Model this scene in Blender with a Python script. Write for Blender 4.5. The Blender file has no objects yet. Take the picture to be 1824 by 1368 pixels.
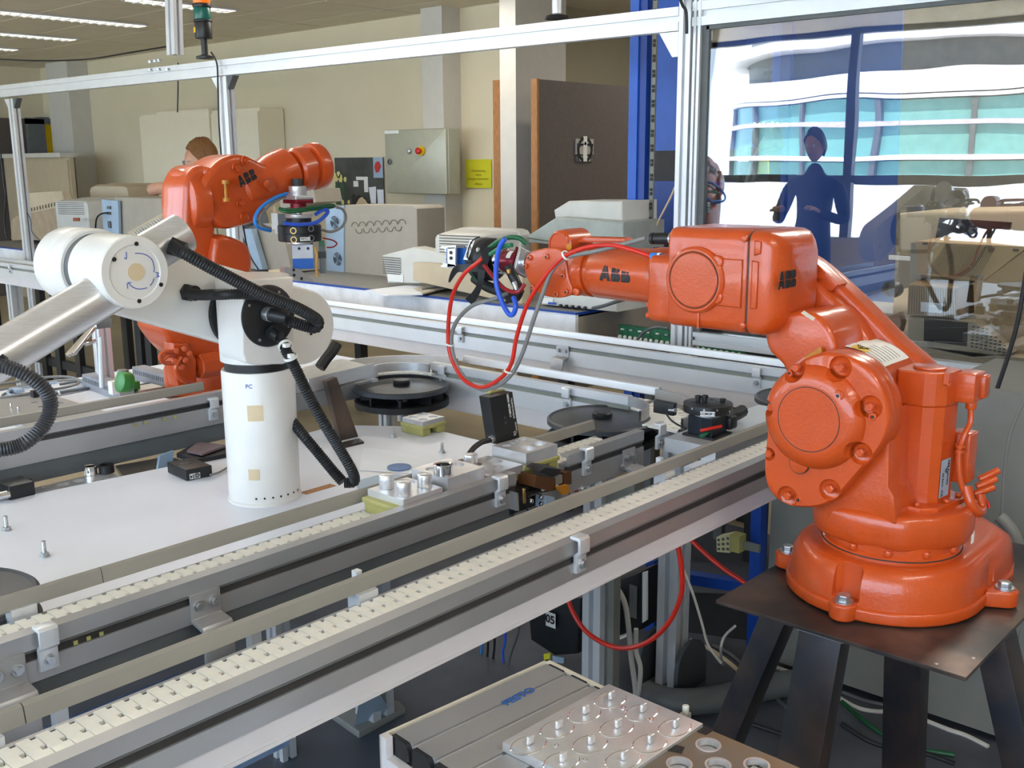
import bpy, bmesh, math, random
from math import sin, cos, pi, radians, sqrt
from mathutils import Vector, Matrix
random.seed(7)
SC = bpy.context.scene
COL = SC.collection
V = Vector
# ---------------- camera ----------------
cd = bpy.data.cameras.new('camera'); cam = bpy.data.objects.new('camera', cd); COL.objects.link(cam)
cam.matrix_world = Matrix(((0.6682, 0.1587, -0.7269, 0), (-0.7440, 0.1348, -0.6545, 0), (-0.0059, 0.9781, 0.2082, 1.6), (0, 0, 0, 1)))
cd.sensor_width = 36.0; cd.lens = 36.513; cd.clip_start = 0.05; cd.clip_end = 300
SC.camera = cam
# ---------------- light and exposure ----------------
SC.view_settings.view_transform = 'Standard'; SC.view_settings.look = 'None'
SC.view_settings.gamma = 1.0; SC.view_settings.use_curve_mapping = False
SC.view_settings.exposure = 1.36
w = bpy.data.worlds.new('sky'); SC.world = w; w.use_nodes = True
wn = w.node_tree.nodes; wl = w.node_tree.links
bg = wn['Background']; bg.inputs[1].default_value = 3.0
tc = wn.new('ShaderNodeTexCoord'); sx = wn.new('ShaderNodeSeparateXYZ'); cr = wn.new('ShaderNodeValToRGB')
wl.new(tc.outputs['Generated'], sx.inputs[0]); wl.new(sx.outputs['Z'], cr.inputs[0]); wl.new(cr.outputs[0], bg.inputs[0])
cr.color_ramp.elements[0].position = 0.0; cr.color_ramp.elements[0].color = (0.63, 0.80, 1.0, 1)
cr.color_ramp.elements[1].position = 1.0; cr.color_ramp.elements[1].color = (0.60, 0.78, 1.0, 1)
sl = bpy.data.lights.new('sun', 'SUN'); so = bpy.data.objects.new('sun', sl); COL.objects.link(so)
sl.energy = 12.0; sl.angle = 0.03; sl.color = (1.0, 0.95, 0.88)
so.rotation_euler = V((-0.48, 0.1, -0.87)).to_track_quat('-Z', 'Y').to_euler()
def area(name, loc, size, energy, col, rot):
    l = bpy.data.lights.new(name, 'AREA'); l.shape = 'RECTANGLE'; l.size, l.size_y = size; l.energy = energy; l.color = col
    o = bpy.data.objects.new(name, l); COL.objects.link(o); o.location = loc; o.rotation_euler = rot
# weak warm area lights added under the ceiling as fill, without visible fittings
for i, (lx, ly) in enumerate(((1.2, -0.9), (3.9, 1.0), (2.0, 4.2), (4.6, 5.2), (5.1, 1.3), (7.2, 3.6))):
    area('ceiling_fill', (lx, ly, 2.74), (1.5, 0.3), 10, (1.0, 0.94, 0.84), (0, 0, 0))
# ---------------- materials ----------------
def S(r, g, b):
    f = lambda c: (c / 255) / 12.92 if c <= 10 else ((c / 255 + 0.055) / 1.055) ** 2.4
    return (f(r), f(g), f(b), 1)
MATS = {}
def mat(name, col, rough=0.5, metal=0.0, var=0.08, scale=12, bump=0.0, coat=0.0, emit=0.0, col2=None, stretch=None, bscale=60, spec=0.5):
    m = bpy.data.materials.new(name); m.use_nodes = True
    n = m.node_tree.nodes; l = m.node_tree.links; b = n['Principled BSDF']
    b.inputs['Roughness'].default_value = rough; b.inputs['Metallic'].default_value = metal
    b.inputs['Specular IOR Level'].default_value = spec
    if coat: b.inputs['Coat Weight'].default_value = coat; b.inputs['Coat Roughness'].default_value = 0.08
    t = n.new('ShaderNodeTexCoord'); mp = n.new('ShaderNodeMapping'); nz = n.new('ShaderNodeTexNoise')
    l.new(t.outputs['Object'], mp.inputs[0]); l.new(mp.outputs[0], nz.inputs['Vector'])
    if stretch: mp.inputs['Scale'].default_value = stretch
    nz.inputs['Scale'].default_value = scale; nz.inputs['Detail'].default_value = 4
    r = n.new('ShaderNodeValToRGB'); l.new(nz.outputs['Fac'], r.inputs[0]); l.new(r.outputs[0], b.inputs['Base Color'])
    c2 = col2 or tuple(min(1, c * (1 - 2 * var)) for c in col[:3]) + (1,)
    r.color_ramp.elements[0].position = 0.35; r.color_ramp.elements[0].color = c2
    r.color_ramp.elements[1].position = 0.62; r.color_ramp.elements[1].color = col
    if bump:
        bn = n.new('ShaderNodeTexNoise'); bn.inputs['Scale'].default_value = bscale; bn.inputs['Detail'].default_value = 3
        l.new(t.outputs['Object'], bn.inputs['Vector'])
        bu = n.new('ShaderNodeBump'); bu.inputs['Strength'].default_value = bump; bu.inputs['Distance'].default_value = 0.002
        l.new(bn.outputs['Fac'], bu.inputs['Height']); l.new(bu.outputs[0], b.inputs['Normal'])
    if emit:
        l.new(r.outputs[0], b.inputs['Emission Color']); b.inputs['Emission Strength'].default_value = emit
    MATS[name] = m
    return m
ORANGE = mat('orange_paint', (0.57, 0.074, 0.009, 1), 0.30, var=0.04, coat=0.35, bump=0.25, bscale=160)
ALU = mat('anodised_aluminium', (0.43, 0.43, 0.44, 1), 0.42, 0.55, 0.03, 8)
ALUL = mat('bright_aluminium', (0.72, 0.74, 0.77, 1), 0.38, 0.45, 0.03, 8)
MACH = mat('machined_aluminium', (0.74, 0.74, 0.76, 1), 0.34, 0.7, 0.06, 20, bump=0.05)
BRUSH = mat('brushed_aluminium', (0.74, 0.74, 0.76, 1), 0.30, 0.7, 0.06, 30, stretch=(1, 1, 12))
CHROME = mat('chrome', (0.85, 0.85, 0.88, 1), 0.10, 1.0, 0.02)
STEEL = mat('zinc_steel', (0.55, 0.57, 0.60, 1), 0.30, 0.85, 0.08, 60)
WHITEP = mat('white_plastic_belt', S(244, 242, 234), 0.45, var=0.03, scale=30)
SKIRT = mat('white_panel', S(214, 210, 212), 0.45, var=0.02)
TABLE = mat('white_tabletop', S(228, 232, 244), 0.35, var=0.03, scale=3, bump=0.03)
RAIL = mat('grey_plastic_rail', S(150, 146, 138), 0.45, var=0.05, scale=6)
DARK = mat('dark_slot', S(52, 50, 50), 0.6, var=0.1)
DKGREY = mat('dark_grey_panel', S(92, 96, 98), 0.5, var=0.06)
BLACKP = mat('black_plastic', S(30, 31, 34), 0.42, var=0.15, scale=20)
RUBBER = mat('black_rubber', S(28, 28, 30), 0.55, var=0.2, scale=30)
DISC = mat('dark_wheel_plastic', S(70, 74, 80), 0.42, 0.1, 0.18, 9, bump=0.05)
WROBOT = mat('white_robot_paint', S(228, 226, 222), 0.30, var=0.02, coat=0.2)
RAWST = mat('raw_steel', S(66, 62, 62), 0.36, 0.6, 0.2, 7, col2=S(112, 94, 84), bump=0.1)
RAWLEG = mat('blued_steel_leg', S(42, 44, 52), 0.42, 0.4, 0.2, 9, col2=S(72, 60, 56), bump=0.1)
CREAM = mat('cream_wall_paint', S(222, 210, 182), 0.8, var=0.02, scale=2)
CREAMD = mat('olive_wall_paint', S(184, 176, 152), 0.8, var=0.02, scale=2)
PILLAR = mat('white_pillar_paint', S(206, 202, 194), 0.7, var=0.02)
CEIL = mat('ceiling_panel', S(228, 218, 198), 0.85, var=0.03, scale=4)
FLOORT = mat('tan_floor', S(176, 160, 132), 0.45, var=0.08, scale=3)
FLOORM = mat('shaded_floor', S(84, 88, 98), 0.5, var=0.14, scale=5, bump=0.05)
BROWNP = mat('dark_brown_panel', S(98, 90, 86), 0.6, var=0.05, scale=30)
WOOD = mat('wood_edge', S(176, 122, 74), 0.6, var=0.15, scale=20, stretch=(6, 6, 1))
BLUE = mat('blue_rack_paint', S(20, 92, 200), 0.4, var=0.05)
BLUED = mat('deep_blue_panel', S(12, 64, 156), 0.45, var=0.05)
RACKG = mat('grey_rack_metal', S(128, 130, 122), 0.5, 0.2, 0.05)
BEIGE = mat('beige_computer_plastic', S(196, 180, 152), 0.5, var=0.03)
BEIGED = mat('tan_computer_plastic', S(178, 148, 108), 0.5, var=0.03)
PCGREY = mat('grey_beige_computer', S(164, 156, 142), 0.5, var=0.03)
PCWHITE = mat('pale_grey_computer', S(206, 206, 200), 0.45, var=0.03)
PCBLUE = mat('pale_blue_grey_metal', S(162, 184, 206), 0.45, 0.2, 0.04)
CABG = mat('grey_cabinet_paint', S(128, 128, 124), 0.55, var=0.03)
CTRL = mat('control_cabinet_grey', S(178, 178, 160), 0.38, 0.2, var=0.03)
SCREEN = mat('dark_screen', S(44, 40, 42), 0.15, var=0.1)
GREEN = mat('green_circuit_board', S(20, 112, 72), 0.4, var=0.2, scale=60)
GREENC = mat('green_cable', S(16, 92, 52), 0.4, var=0.1)
REDC = mat('red_hose', S(212, 40, 22), 0.3, var=0.05)
BLUEC = mat('blue_hose', S(44, 92, 214), 0.35, var=0.05)
BLUEL = mat('light_blue_hose', S(36, 128, 214), 0.35, var=0.05)
GREYC = mat('grey_cable', S(128, 128, 126), 0.5, var=0.05)
WHITEC = mat('white_cable', S(206, 204, 198), 0.5, var=0.05)
MAROON = mat('maroon_anodised', S(132, 28, 44), 0.3, 0.4, 0.06)
BLUEG = mat('blue_anodised', S(30, 92, 176), 0.35, 0.3, 0.06)
YEL = mat('yellow_paper', S(212, 208, 40), 0.7, var=0.03)
YELD = mat('yellow_door', S(226, 186, 10), 0.5, var=0.03)
YELP = mat('olive_yellow_plastic', S(172, 166, 100), 0.5, var=0.06, scale=30)
PAPER = mat('paper', S(236, 241, 250), 0.8, var=0.02)
LABELW = mat('white_label', S(236, 236, 232), 0.6, var=0.01)
INK = mat('black_ink', S(24, 24, 28), 0.5, var=0.02)
BLUEINK = mat('blue_ink', S(52, 84, 176), 0.5, var=0.02)
SKIN = mat('skin', S(214, 160, 132), 0.5, var=0.05, scale=20)
HAIR = mat('brown_hair', S(142, 96, 52), 0.6, var=0.3, scale=80, stretch=(1, 1, 5))
CLOTH = mat('dark_blue_cloth', S(34, 42, 62), 0.85, var=0.1, scale=30)
RED = mat('red_plastic', S(196, 30, 26), 0.35, var=0.04)
YLAMP = mat('amber_lamp', S(232, 110, 20), 0.3, var=0.05, emit=0.25)
GLAMP = mat('green_lamp', S(14, 104, 92), 0.3, var=0.05)
BRASS = mat('brass', S(176, 140, 80), 0.3, 0.8, 0.08)
AMBER = mat('amber_plastic', S(196, 128, 24), 0.3, var=0.08)
BROWNB = mat('brown_bakelite', S(92, 58, 34), 0.35, var=0.12)
TUBE = mat('lamp_louvre', S(240, 236, 226), 0.4, var=0.03, emit=0.5)
TAN = mat('tan_tape', S(216, 196, 160), 0.7, var=0.04)
BLDW = mat('white_facade', S(214, 214, 220), 0.6, var=0.02)
TEAL = mat('teal_glass', S(112, 168, 162), 0.3, var=0.05, scale=1)
LEAF = mat('leaf', S(70, 110, 50), 0.7, var=0.2)
GROUNDM = mat('street_paving', S(205, 200, 190), 0.9, var=0.1, scale=1)
# clear safety pane: transparent with a mirror share that grows at grazing angles
PANE = bpy.data.materials.new('clear_pane'); PANE.use_nodes = True
_n = PANE.node_tree.nodes; _l = PANE.node_tree.links; _n.clear()
_o = _n.new('ShaderNodeOutputMaterial'); _m = _n.new('ShaderNodeMixShader'); _t = _n.new('ShaderNodeBsdfTransparent'); _g = _n.new('ShaderNodeBsdfGlossy')
_f = _n.new('ShaderNodeFresnel'); _f.inputs['IOR'].default_value = 1.9
_g.inputs['Roughness'].default_value = 0.0; _t.inputs['Color'].default_value = (0.93, 0.95, 0.96, 1)
_tc = _n.new('ShaderNodeTexCoord'); _nz = _n.new('ShaderNodeTexNoise'); _nz.inputs['Scale'].default_value = 2.2; _nz.inputs['Detail'].default_value = 1
_b = _n.new('ShaderNodeBump'); _b.inputs['Strength'].default_value = 0.06; _b.inputs['Distance'].default_value = 0.02
_l.new(_tc.outputs['Object'], _nz.inputs['Vector']); _l.new(_nz.outputs['Fac'], _b.inputs['Height']); _l.new(_b.outputs[0], _g.inputs['Normal'])
_mu = _n.new('ShaderNodeMath'); _mu.operation = 'MULTIPLY'; _mu.inputs[1].default_value = 1.35; _mu.use_clamp = True
_l.new(_f.outputs[0], _mu.inputs[0]); _l.new(_mu.outputs[0], _m.inputs[0]); _l.new(_t.outputs[0], _m.inputs[1]); _l.new(_g.outputs[0], _m.inputs[2]); _l.new(_m.outputs[0], _o.inputs[0])
# ---------------- geometry helpers ----------------
def spline(pts, k=4, closed=False):
    pts = [V(p) for p in pts]; n = len(pts)
    if n < 3: return pts
    out = []
    for i in range(n if closed else n - 1):
        g = (lambda j: pts[j % n]) if closed else (lambda j: pts[max(0, min(n - 1, j))])
        a, b, c, d = g(i - 1), g(i), g(i + 1), g(i + 2)
        for q in range(k):
            t = q / k
            out.append(0.5 * ((2 * b) + (c - a) * t + (2 * a - 5 * b + 4 * c - d) * t * t + (3 * b - a - 3 * c + d) * t ** 3))
    if not closed: out.append(pts[-1])
    return out
class MB:
    def __init__(s): s.v = []; s.f = []
    def add(s, vs, fs):
        o = len(s.v); s.v += [tuple(v) for v in vs]; s.f += [tuple(i + o for i in f) for f in fs]; return s
    def box(s, a, b, M=None):
        vs = [V((x, y, z)) for x in (a[0], b[0]) for y in (a[1], b[1]) for z in (a[2], b[2])]
        if M: vs = [M @ v for v in vs]
        return s.add(vs, [(0, 1, 3, 2), (4, 6, 7, 5), (0, 4, 5, 1), (2, 3, 7, 6), (0, 2, 6, 4), (1, 5, 7, 3)])
    def cbox(s, c, size, M=None):
        h = V(size) / 2; c = V(c)
        if M is None: return s.box(c - h, c + h)
        return s.box(-h, h, Matrix.Translation(c) @ M.to_4x4())
    def rings(s, R, closed=True, caps=True):
        n = len(R[0]); vs = [p for r in R for p in r]; fs = []
        for i in range(len(R) - 1):
            for j in range(n if closed else n - 1):
                k = (j + 1) % n; fs.append((i * n + j, i * n + k, (i + 1) * n + k, (i + 1) * n + j))
        if caps: fs += [tuple(range(n))[::-1], tuple((len(R) - 1) * n + j for j in range(n))]
        return s.add(vs, fs)
    def prism(s, pts, vec):
        pts = [V(p) for p in pts]; vec = V(vec); return s.rings([pts, [p + vec for p in pts]])
    def rprism(s, pts, vec, r=0.004, k=3, both=True):
        pts = [V(p) for p in pts]; vec = V(vec); d = vec.normalized(); n = len(pts)
        A = sum(((pts[i].cross(pts[(i + 1) % n])) for i in range(n)), V((0, 0, 0))).dot(d)
        nr = []
        for i in range(n):
            e1 = (pts[i] - pts[i - 1]).normalized(); e2 = (pts[(i + 1) % n] - pts[i]).normalized()
            m1 = e1.cross(d); m2 = e2.cross(d); m = (m1 + m2); m = m / max(0.3, m.length_squared / 2) if m.length > 1e-6 else m1
            nr.append(m if A > 0 else -m)
        L = vec.length; R = []
        for i in range(k + 1):
            t = i / k * pi / 2; o = r * (1 - sin(t)); h = r * (1 - cos(t)); R.append([p - m * o + d * h for p, m in zip(pts, nr)])
        if both:
            for i in range(k + 1):
                t = (1 - i / k) * pi / 2; o = r * (1 - sin(t)); h = L - r * (1 - cos(t)); R.append([p - m * o + d * h for p, m in zip(pts, nr)])
        else: R.append([p + vec for p in pts])
        return s.rings(R)
    def rbox(s, a, b, r=0.004, ax=2, rc=None):
        rc = rc or r; i, j = [q for q in range(3) if q != ax]; pts = []
        lo = [min(a[q], b[q]) for q in range(3)]; hi = [max(a[q], b[q]) for q in range(3)]
        for (cu, cv, a0) in ((hi[i] - rc, hi[j] - rc, 0), (lo[i] + rc, hi[j] - rc, 90), (lo[i] + rc, lo[j] + rc, 180), (hi[i] - rc, lo[j] + rc, 270)):
            for t in (0, 30, 60, 90):
                p = [0, 0, 0]; p[i] = cu + rc * cos(radians(a0 + t)); p[j] = cv + rc * sin(radians(a0 + t)); p[ax] = lo[ax]; pts.append(V(p))
        vec = [0, 0, 0]; vec[ax] = hi[ax] - lo[ax]
        return s.rprism(pts, vec, r)
    def lathe(s, prof, o, ax=(0, 0, 1), n=32, closed=False, sweep=2 * pi, start=None):
        o = V(o); ax = V(ax).normalized(); u = V(start) if start else ax.orthogonal(); u = (u - ax * u.dot(ax)).normalized(); w_ = ax.cross(u); R = []
        full = abs(sweep - 2 * pi) < 1e-6
        m = n if full else n + 1
        for (r, h) in prof: R.append([o + ax * h + (u * cos(sweep * i / n) + w_ * sin(sweep * i / n)) * max(r, 1e-5) for i in range(m)])
        if closed: R.append(R[0])
        return s.rings(R, closed=full, caps=(not closed and full))
    def cyl(s, a, b, r, r2=None, n=24):
        a = V(a); b = V(b); r2 = r if r2 is None else r2; L = (b - a).length
        return s.lathe([(r, 0), (r2, L)], a, b - a, n)
    def bcyl(s, a, b, r, bev=0.003, n=32):
        a = V(a); b = V(b); L = (b - a).length; q = bev * 0.3
        return s.lathe([(r - bev, 0), (r - q, q), (r, bev), (r, L - bev), (r - q, L - q), (r - bev, L)], a, b - a, n)
    def tube(s, pts, r, n=8, k=5, rib=0, caps=True):
        P = spline(pts, k) if k > 1 else [V(p) for p in pts]
        if rib:
            Q = [P[0]]; acc = 0
            for a, b in zip(P, P[1:]):
                L = (b - a).length; q = 0
                while acc + (L - q) >= rib:
                    q += rib - acc; acc = 0; Q.append(a + (b - a) * (q / L))
                acc += L - q
            P = Q
        R = []; t0 = (P[1] - P[0]).normalized(); u = t0.orthogonal().normalized()
        for i, p in enumerate(P):
            t = (P[min(i + 1, len(P) - 1)] - P[max(i - 1, 0)]).normalized()
            u = (u - t * u.dot(t)); u = u.normalized() if u.length > 1e-6 else t.orthogonal().normalized(); w_ = t.cross(u)
            rr = r * (0.85 if (rib and i % 2) else 1.0)
            R.append([p + (u * cos(2 * pi * j / n) + w_ * sin(2 * pi * j / n)) * rr for j in range(n)])
        return s.rings(R, caps=caps)
    def hexa(s, c, ax, r, h, n=6): return s.cyl(V(c), V(c) + V(ax).normalized() * h, r, n=n)
    def ball(s, c, r, sc=(1, 1, 1), n=16, m=10):
        R = []
        for i in range(1, m):
            t = pi * i / m; R.append([V(c) + V((r * sc[0] * sin(t) * cos(2 * pi * j / n), r * sc[1] * sin(t) * sin(2 * pi * j / n), r * sc[2] * cos(t))) for j in range(n)])
        return s.rings(R)
def link(o, parent=None):
    COL.objects.link(o)
    if parent is not None:
        o.parent = parent
        wl_ = V((0, 0, 0)); p = parent; W = Matrix.Identity(4); ch = []
        while p is not None: ch.append(p); p = p.parent
        for p in reversed(ch): W = W @ p.matrix_basis
        o.matrix_basis = W.inverted() @ o.matrix_basis
    return o
def obj(name, mb, m, parent=None, label=None, sharp=35, bevel=0):
    me = bpy.data.meshes.new(name); me.from_pydata(mb.v, [], mb.f); me.validate()
    bm = bmesh.new(); bm.from_mesh(me); bmesh.ops.recalc_face_normals(bm, faces=bm.faces)
    if bevel: bmesh.ops.bevel(bm, geom=[e for e in bm.edges if len(e.link_faces) == 2 and e.calc_face_angle(0) > 0.6], offset=bevel, segments=2, profile=0.6, affect='EDGES')
    bm.to_mesh(me); bm.free()
    me.polygons.foreach_set('use_smooth', [True] * len(me.polygons)); me.set_sharp_from_angle(angle=radians(sharp)); me.materials.append(m)
    o = bpy.data.objects.new(name, me)
    if label: o['label'] = label
    return link(o, parent)
def tag(o, label, cat, group=None, kind=None):
    o['label'] = label; o['category'] = cat
    if group: o['group'] = group
    if kind: o['kind'] = kind
    return o
def thing(name, label, cat, loc=(0, 0, 0), group=None):
    o = bpy.data.objects.new(name, None); COL.objects.link(o); o.location = loc; o.empty_display_size = 0.05
    return tag(o, label, cat, group)
def struct(name, mb, m, parent=None, **k):
    o = obj(name, mb, m, parent, **k)
    if parent is None: o['kind'] = 'structure'
    return o
def inst(name, src, parent, M):
    o = bpy.data.objects.new(name, src.data); o.matrix_basis = M; return link(o, parent)
def copy_thing(root, M, label=None, group=None):
    def rec(o, p):
        c = o.copy(); COL.objects.link(c)
        if p is not None: c.parent = p; c.matrix_parent_inverse = o.matrix_parent_inverse.copy()
        for ch in list(o.children): rec(ch, c)
        return c
    r = rec(root, None); r.matrix_basis = M
    if label: r['label'] = label
    if group: r['group'] = group
    return r
def frame(o, x, y):
    x = V(x).normalized(); z = x.cross(V(y)).normalized(); y = z.cross(x); M = Matrix((x, y, z)).transposed().to_4x4(); M.translation = V(o); return M
def text(s, o, x, y, size, m, parent, name='lettering', bold=0.0, wide=1.0, center=True, label=None, sub=None):
    c = bpy.data.curves.new('t', 'FONT'); c.body = s; c.size = size; c.extrude = 0.00025; c.offset = bold
    if center: c.align_x = 'CENTER'; c.align_y = 'CENTER'
    t = bpy.data.objects.new('t', c); COL.objects.link(t); bpy.context.view_layer.update()
    me = bpy.data.meshes.new_from_object(t.evaluated_get(bpy.context.evaluated_depsgraph_get())); COL.objects.unlink(t); bpy.data.objects.remove(t)
    me.materials.clear(); me.materials.append(m)
    ob = bpy.data.objects.new(name, me); ob.matrix_basis = frame(o, x, y) @ Matrix.Diagonal((wide, 1, 1, 1))
    if label: ob['label'] = label
    return link(ob, parent)
def abb(o, x, y, h, parent, th=0.0012, wide=1.0, curve=None):
    # three block letters, each cut by a thin cross
    g = 0.035; mb = MB(); w_ = 0.72
    def P(pts): return [(p[0] * h * wide, p[1] * h, 0) for p in pts]
    L = []
    m_ = 0.39
    L += [[(0, 0), (0.2, 0), (0.235, 0.14), (m_ - g / 2, 0.14), (m_ - g / 2, 0.47), (0.14, 0.47)], [(2 * m_, 0), (2 * m_ - 0.2, 0), (2 * m_ - 0.235, 0.14), (m_ + g / 2, 0.14), (m_ + g / 2, 0.47), (2 * m_ - 0.14, 0.47)],
          [(0.15, 0.51), (m_ - g / 2, 0.51), (m_ - g / 2, 1), (0.29, 1)], [(2 * m_ - 0.15, 0.51), (m_ + g / 2, 0.51), (m_ + g / 2, 1), (2 * m_ - 0.29, 1)]]
    for x0 in (0.86, 1.6):
        L += [[(x0, 0), (x0 + 0.31, 0), (x0 + 0.31, 0.47), (x0, 0.47)], [(x0, 0.51), (x0 + 0.31, 0.51), (x0 + 0.31, 1), (x0, 1)],
              [(x0 + 0.35, 0), (x0 + 0.53, 0), (x0 + 0.64, 0.1), (x0 + 0.66, 0.24), (x0 + 0.62, 0.4), (x0 + 0.53, 0.47), (x0 + 0.35, 0.47)],
              [(x0 + 0.35, 0.51), (x0 + 0.5, 0.51), (x0 + 0.6, 0.62), (x0 + 0.62, 0.76), (x0 + 0.57, 0.92), (x0 + 0.48, 1), (x0 + 0.35, 1)]]
    for q in L: mb.prism(P(q), (0, 0, th))
    if curve:
        bm = bmesh.new(); tmp = bpy.data.meshes.new('t'); tmp.from_pydata(mb.v, [], mb.f); bm.from_mesh(tmp)
        for yy in [i * h / 14 for i in range(1, 14)]: bmesh.ops.bisect_plane(bm, geom=bm.verts[:] + bm.edges[:] + bm.faces[:], plane_co=(0, yy, 0), plane_no=(0, 1, 0))
        for v in bm.verts:
            a = (v.co.y - curve[1]) / curve[0]; R_ = curve[0] + v.co.z
            v.co = V((v.co.x, R_ * sin(a), R_ * cos(a) - curve[0]))
        bm.verts.ensure_lookup_table(); mb = MB(); mb.v = [tuple(v.co) for v in bm.verts]; mb.f = [tuple(v.index for v in f.verts) for f in bm.faces]; bm.free()
    M = frame(o, x, y); mb.v = [tuple(M @ V(v)) for v in mb.v]
    return obj('lettering', mb, INK, parent)
def screw(parent, c, ax, r=0.006, h=0.005, m=None, name='screw', washer=True):
    mb = MB(); c = V(c); ax = V(ax).normalized()
    if washer: mb.cyl(c, c + ax * h * 0.3, r * 1.5, n=14)
    mb.hexa(c + ax * h * 0.25, ax, r, h)
    return obj(name, mb, m or STEEL, parent)
def rect(o, x, y, w_, h, t=0.001):
    x = V(x).normalized(); y = V(y).normalized(); o = V(o); z = x.cross(y)
    return MB().prism([o, o + x * w_, o + x * w_ + y * h, o + y * h], z * t)
def lerp(a, b, t): return V(a) + (V(b) - V(a)) * t
# ================= the room =================
XB, YL, ZC = 6.2, 13.6, 2.82
struct('floor', MB().box((-3.1, -4, -0.1), (9, YL, 0)), FLOORT)
struct('floor_shade', MB().box((-1.5, -1.5, 0.0), (3.95, 4.1, 0.004)), FLOORM)  # thin dark slab, shade under the conveyor cell put into its colour
struct('wall_back', MB().box((XB, 5.52, 0), (XB + 0.15, YL, ZC)), CREAM)
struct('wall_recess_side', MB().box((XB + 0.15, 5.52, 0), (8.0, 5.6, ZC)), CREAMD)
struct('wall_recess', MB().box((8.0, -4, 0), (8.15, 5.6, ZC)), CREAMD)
lw = struct('wall_left', MB().box((-3.1, YL, 0), (XB, YL + 0.15, ZC)), CREAM)
struct('wall_behind_camera', MB().box((-3.1, -4.15, 0), (8.15, -4, ZC)), CREAM)
ceil = struct('ceiling', MB().box((-3.1, -4, ZC), (8.15, YL, ZC + 0.15)), CEIL)
# hanging ceiling panels with open joints
pan = MB().box((0, 0, 0), (0.585, 1.185, 0.012))
first = None
for i in range(8):
    for j in range(9):
        x = 1.62 + i * 0.6; y = 3.0 + j * 1.2
        if x > 6.1 or y > 13: continue
        if first is None: first = obj('ceiling_panel', pan, CEIL, ceil); first.matrix_basis = Matrix.Translation((x, y, ZC - 0.014))
        else: inst('ceiling_panel', first, ceil, Matrix.Translation((x, y, ZC - 0.014)))
# recessed louvred lamps
def lamp(a, b, lab):
    t = thing('ceiling_light', lab, 'light', (a[0], a[1], ZC - 0.02), 'strip lights in the ceiling')
    obj('frame', MB().box((a[0], a[1] - 0.09, ZC - 0.03), (b[0], a[1] + 0.09, ZC - 0.016)), ALUL, t)
    obj('louvre', MB().box((a[0] + 0.02, a[1] - 0.07, ZC - 0.034), (b[0] - 0.02, a[1] + 0.07, ZC - 0.029)), TUBE, t)
    n = int((b[0] - a[0]) / 0.08)
    for k in range(1, n): obj('louvre_fin', MB().box((a[0] + k * 0.08, a[1] - 0.07, ZC - 0.044), (a[0] + k * 0.08 + 0.006, a[1] + 0.07, ZC - 0.034)), ALUL, t)
lamp((3.55, 8.81), (4.98, 8.81), 'long louvred strip light nearest the aluminium pole, ending left of it')
lamp((3.65, 10.22), (5.03, 10.22), 'louvred strip light second from the top left corner')
lamp((3.65, 11.52), (5.03, 11.52), 'small farthest strip light at the left picture edge')
lamp((4.1, 7.47), (5.0, 7.47), 'strip light behind the stack light at the top edge')
# pillars
struct('trim_1', MB().box((XB - 0.2, 6.12, 0), (XB, 6.36, ZC)), PILLAR)
struct('trim_2', MB().box((XB - 0.6, 4.99, 0), (XB - 0.05, 5.14, ZC)), PILLAR)
struct('trim_3', MB().box((XB - 0.25, 12.35, 0), (XB, 12.9, ZC)), PILLAR)
struct('trim_4', MB().box((7.7, 3.62, 0), (8.0, 3.85, ZC)), PILLAR)
# window side (left of the camera): sill, posts and rails, open daylight beyond
struct('wall_window_side', MB().box((-3.1, -4, 0), (-3.0, YL, 0.85)), CREAM)
wf = struct('window_1', MB().box((-3.08, -4, 2.77), (-2.98, YL, ZC)), DKGREY)
for k in range(7):
    y = 4.42 + (k - 3) * 2.35
    obj('window_post', MB().box((-3.07, y, 0.85), (-2.99, y + 0.09, 2.8)), DKGREY, wf)
obj('window_rail', MB().box((-3.06, -4, 1.40), (-3.0, YL, 1.47)), DKGREY, wf)
# left wall dressing: dark door frame with yellow door, dark panel
dr = struct('door_1', MB().box((6.07, 13.45, 0), (6.19, 13.6, 2.2)), DKGREY)
obj('door_leaf', MB().box((6.19, 13.5, 0), (7.0, 13.56, 2.1)), YELD, dr)
dh = struct('door_2', MB().box((5.0, 13.5, 0), (6.06, 13.598, 2.18)), BROWNP)
d2 = thing('door', 'open yellow door with a dark frame at the far left of the room', 'door', (5.95, 12.95, 0))
a = (5.809, 12.95, 2.135); b = (6.092, 12.95, 1.771)
obj('frame', MB().box((a[0] - 0.13, 12.93, 0), (a[0] + 0.08, 13.0, a[2] + 0.02)).box((a[0] - 0.13, 12.93, a[2] - 0.04), (b[0] + 0.05, 13.0, a[2] + 0.03)), DKGREY, d2)
obj('leaf', MB().box((a[0] + 0.06, 12.96, 0), (b[0] + 0.1, 12.99, a[2] - 0.04)), YELD, d2, 'plain yellow leaf')
pt = thing('partition', 'beige half height partition with a flat ledge below the yellow door', 'partition', (5, 10.5, 0))
a = (5.6, 11.66, 1.742)
obj('board', MB().box((5.55, a[1], 0), (5.6, 13.4, a[2] - 0.05)), BEIGE, pt)
obj('ledge', MB().box((5.45, a[1], a[2] - 0.05), (5.65, 13.4, a[2])), PILLAR, pt)
obj('post', MB().box((5.53, a[1] + 0.02, 0), (5.55, a[1] + 0.12, a[2] - 0.08)), BEIGE, pt)
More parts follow.
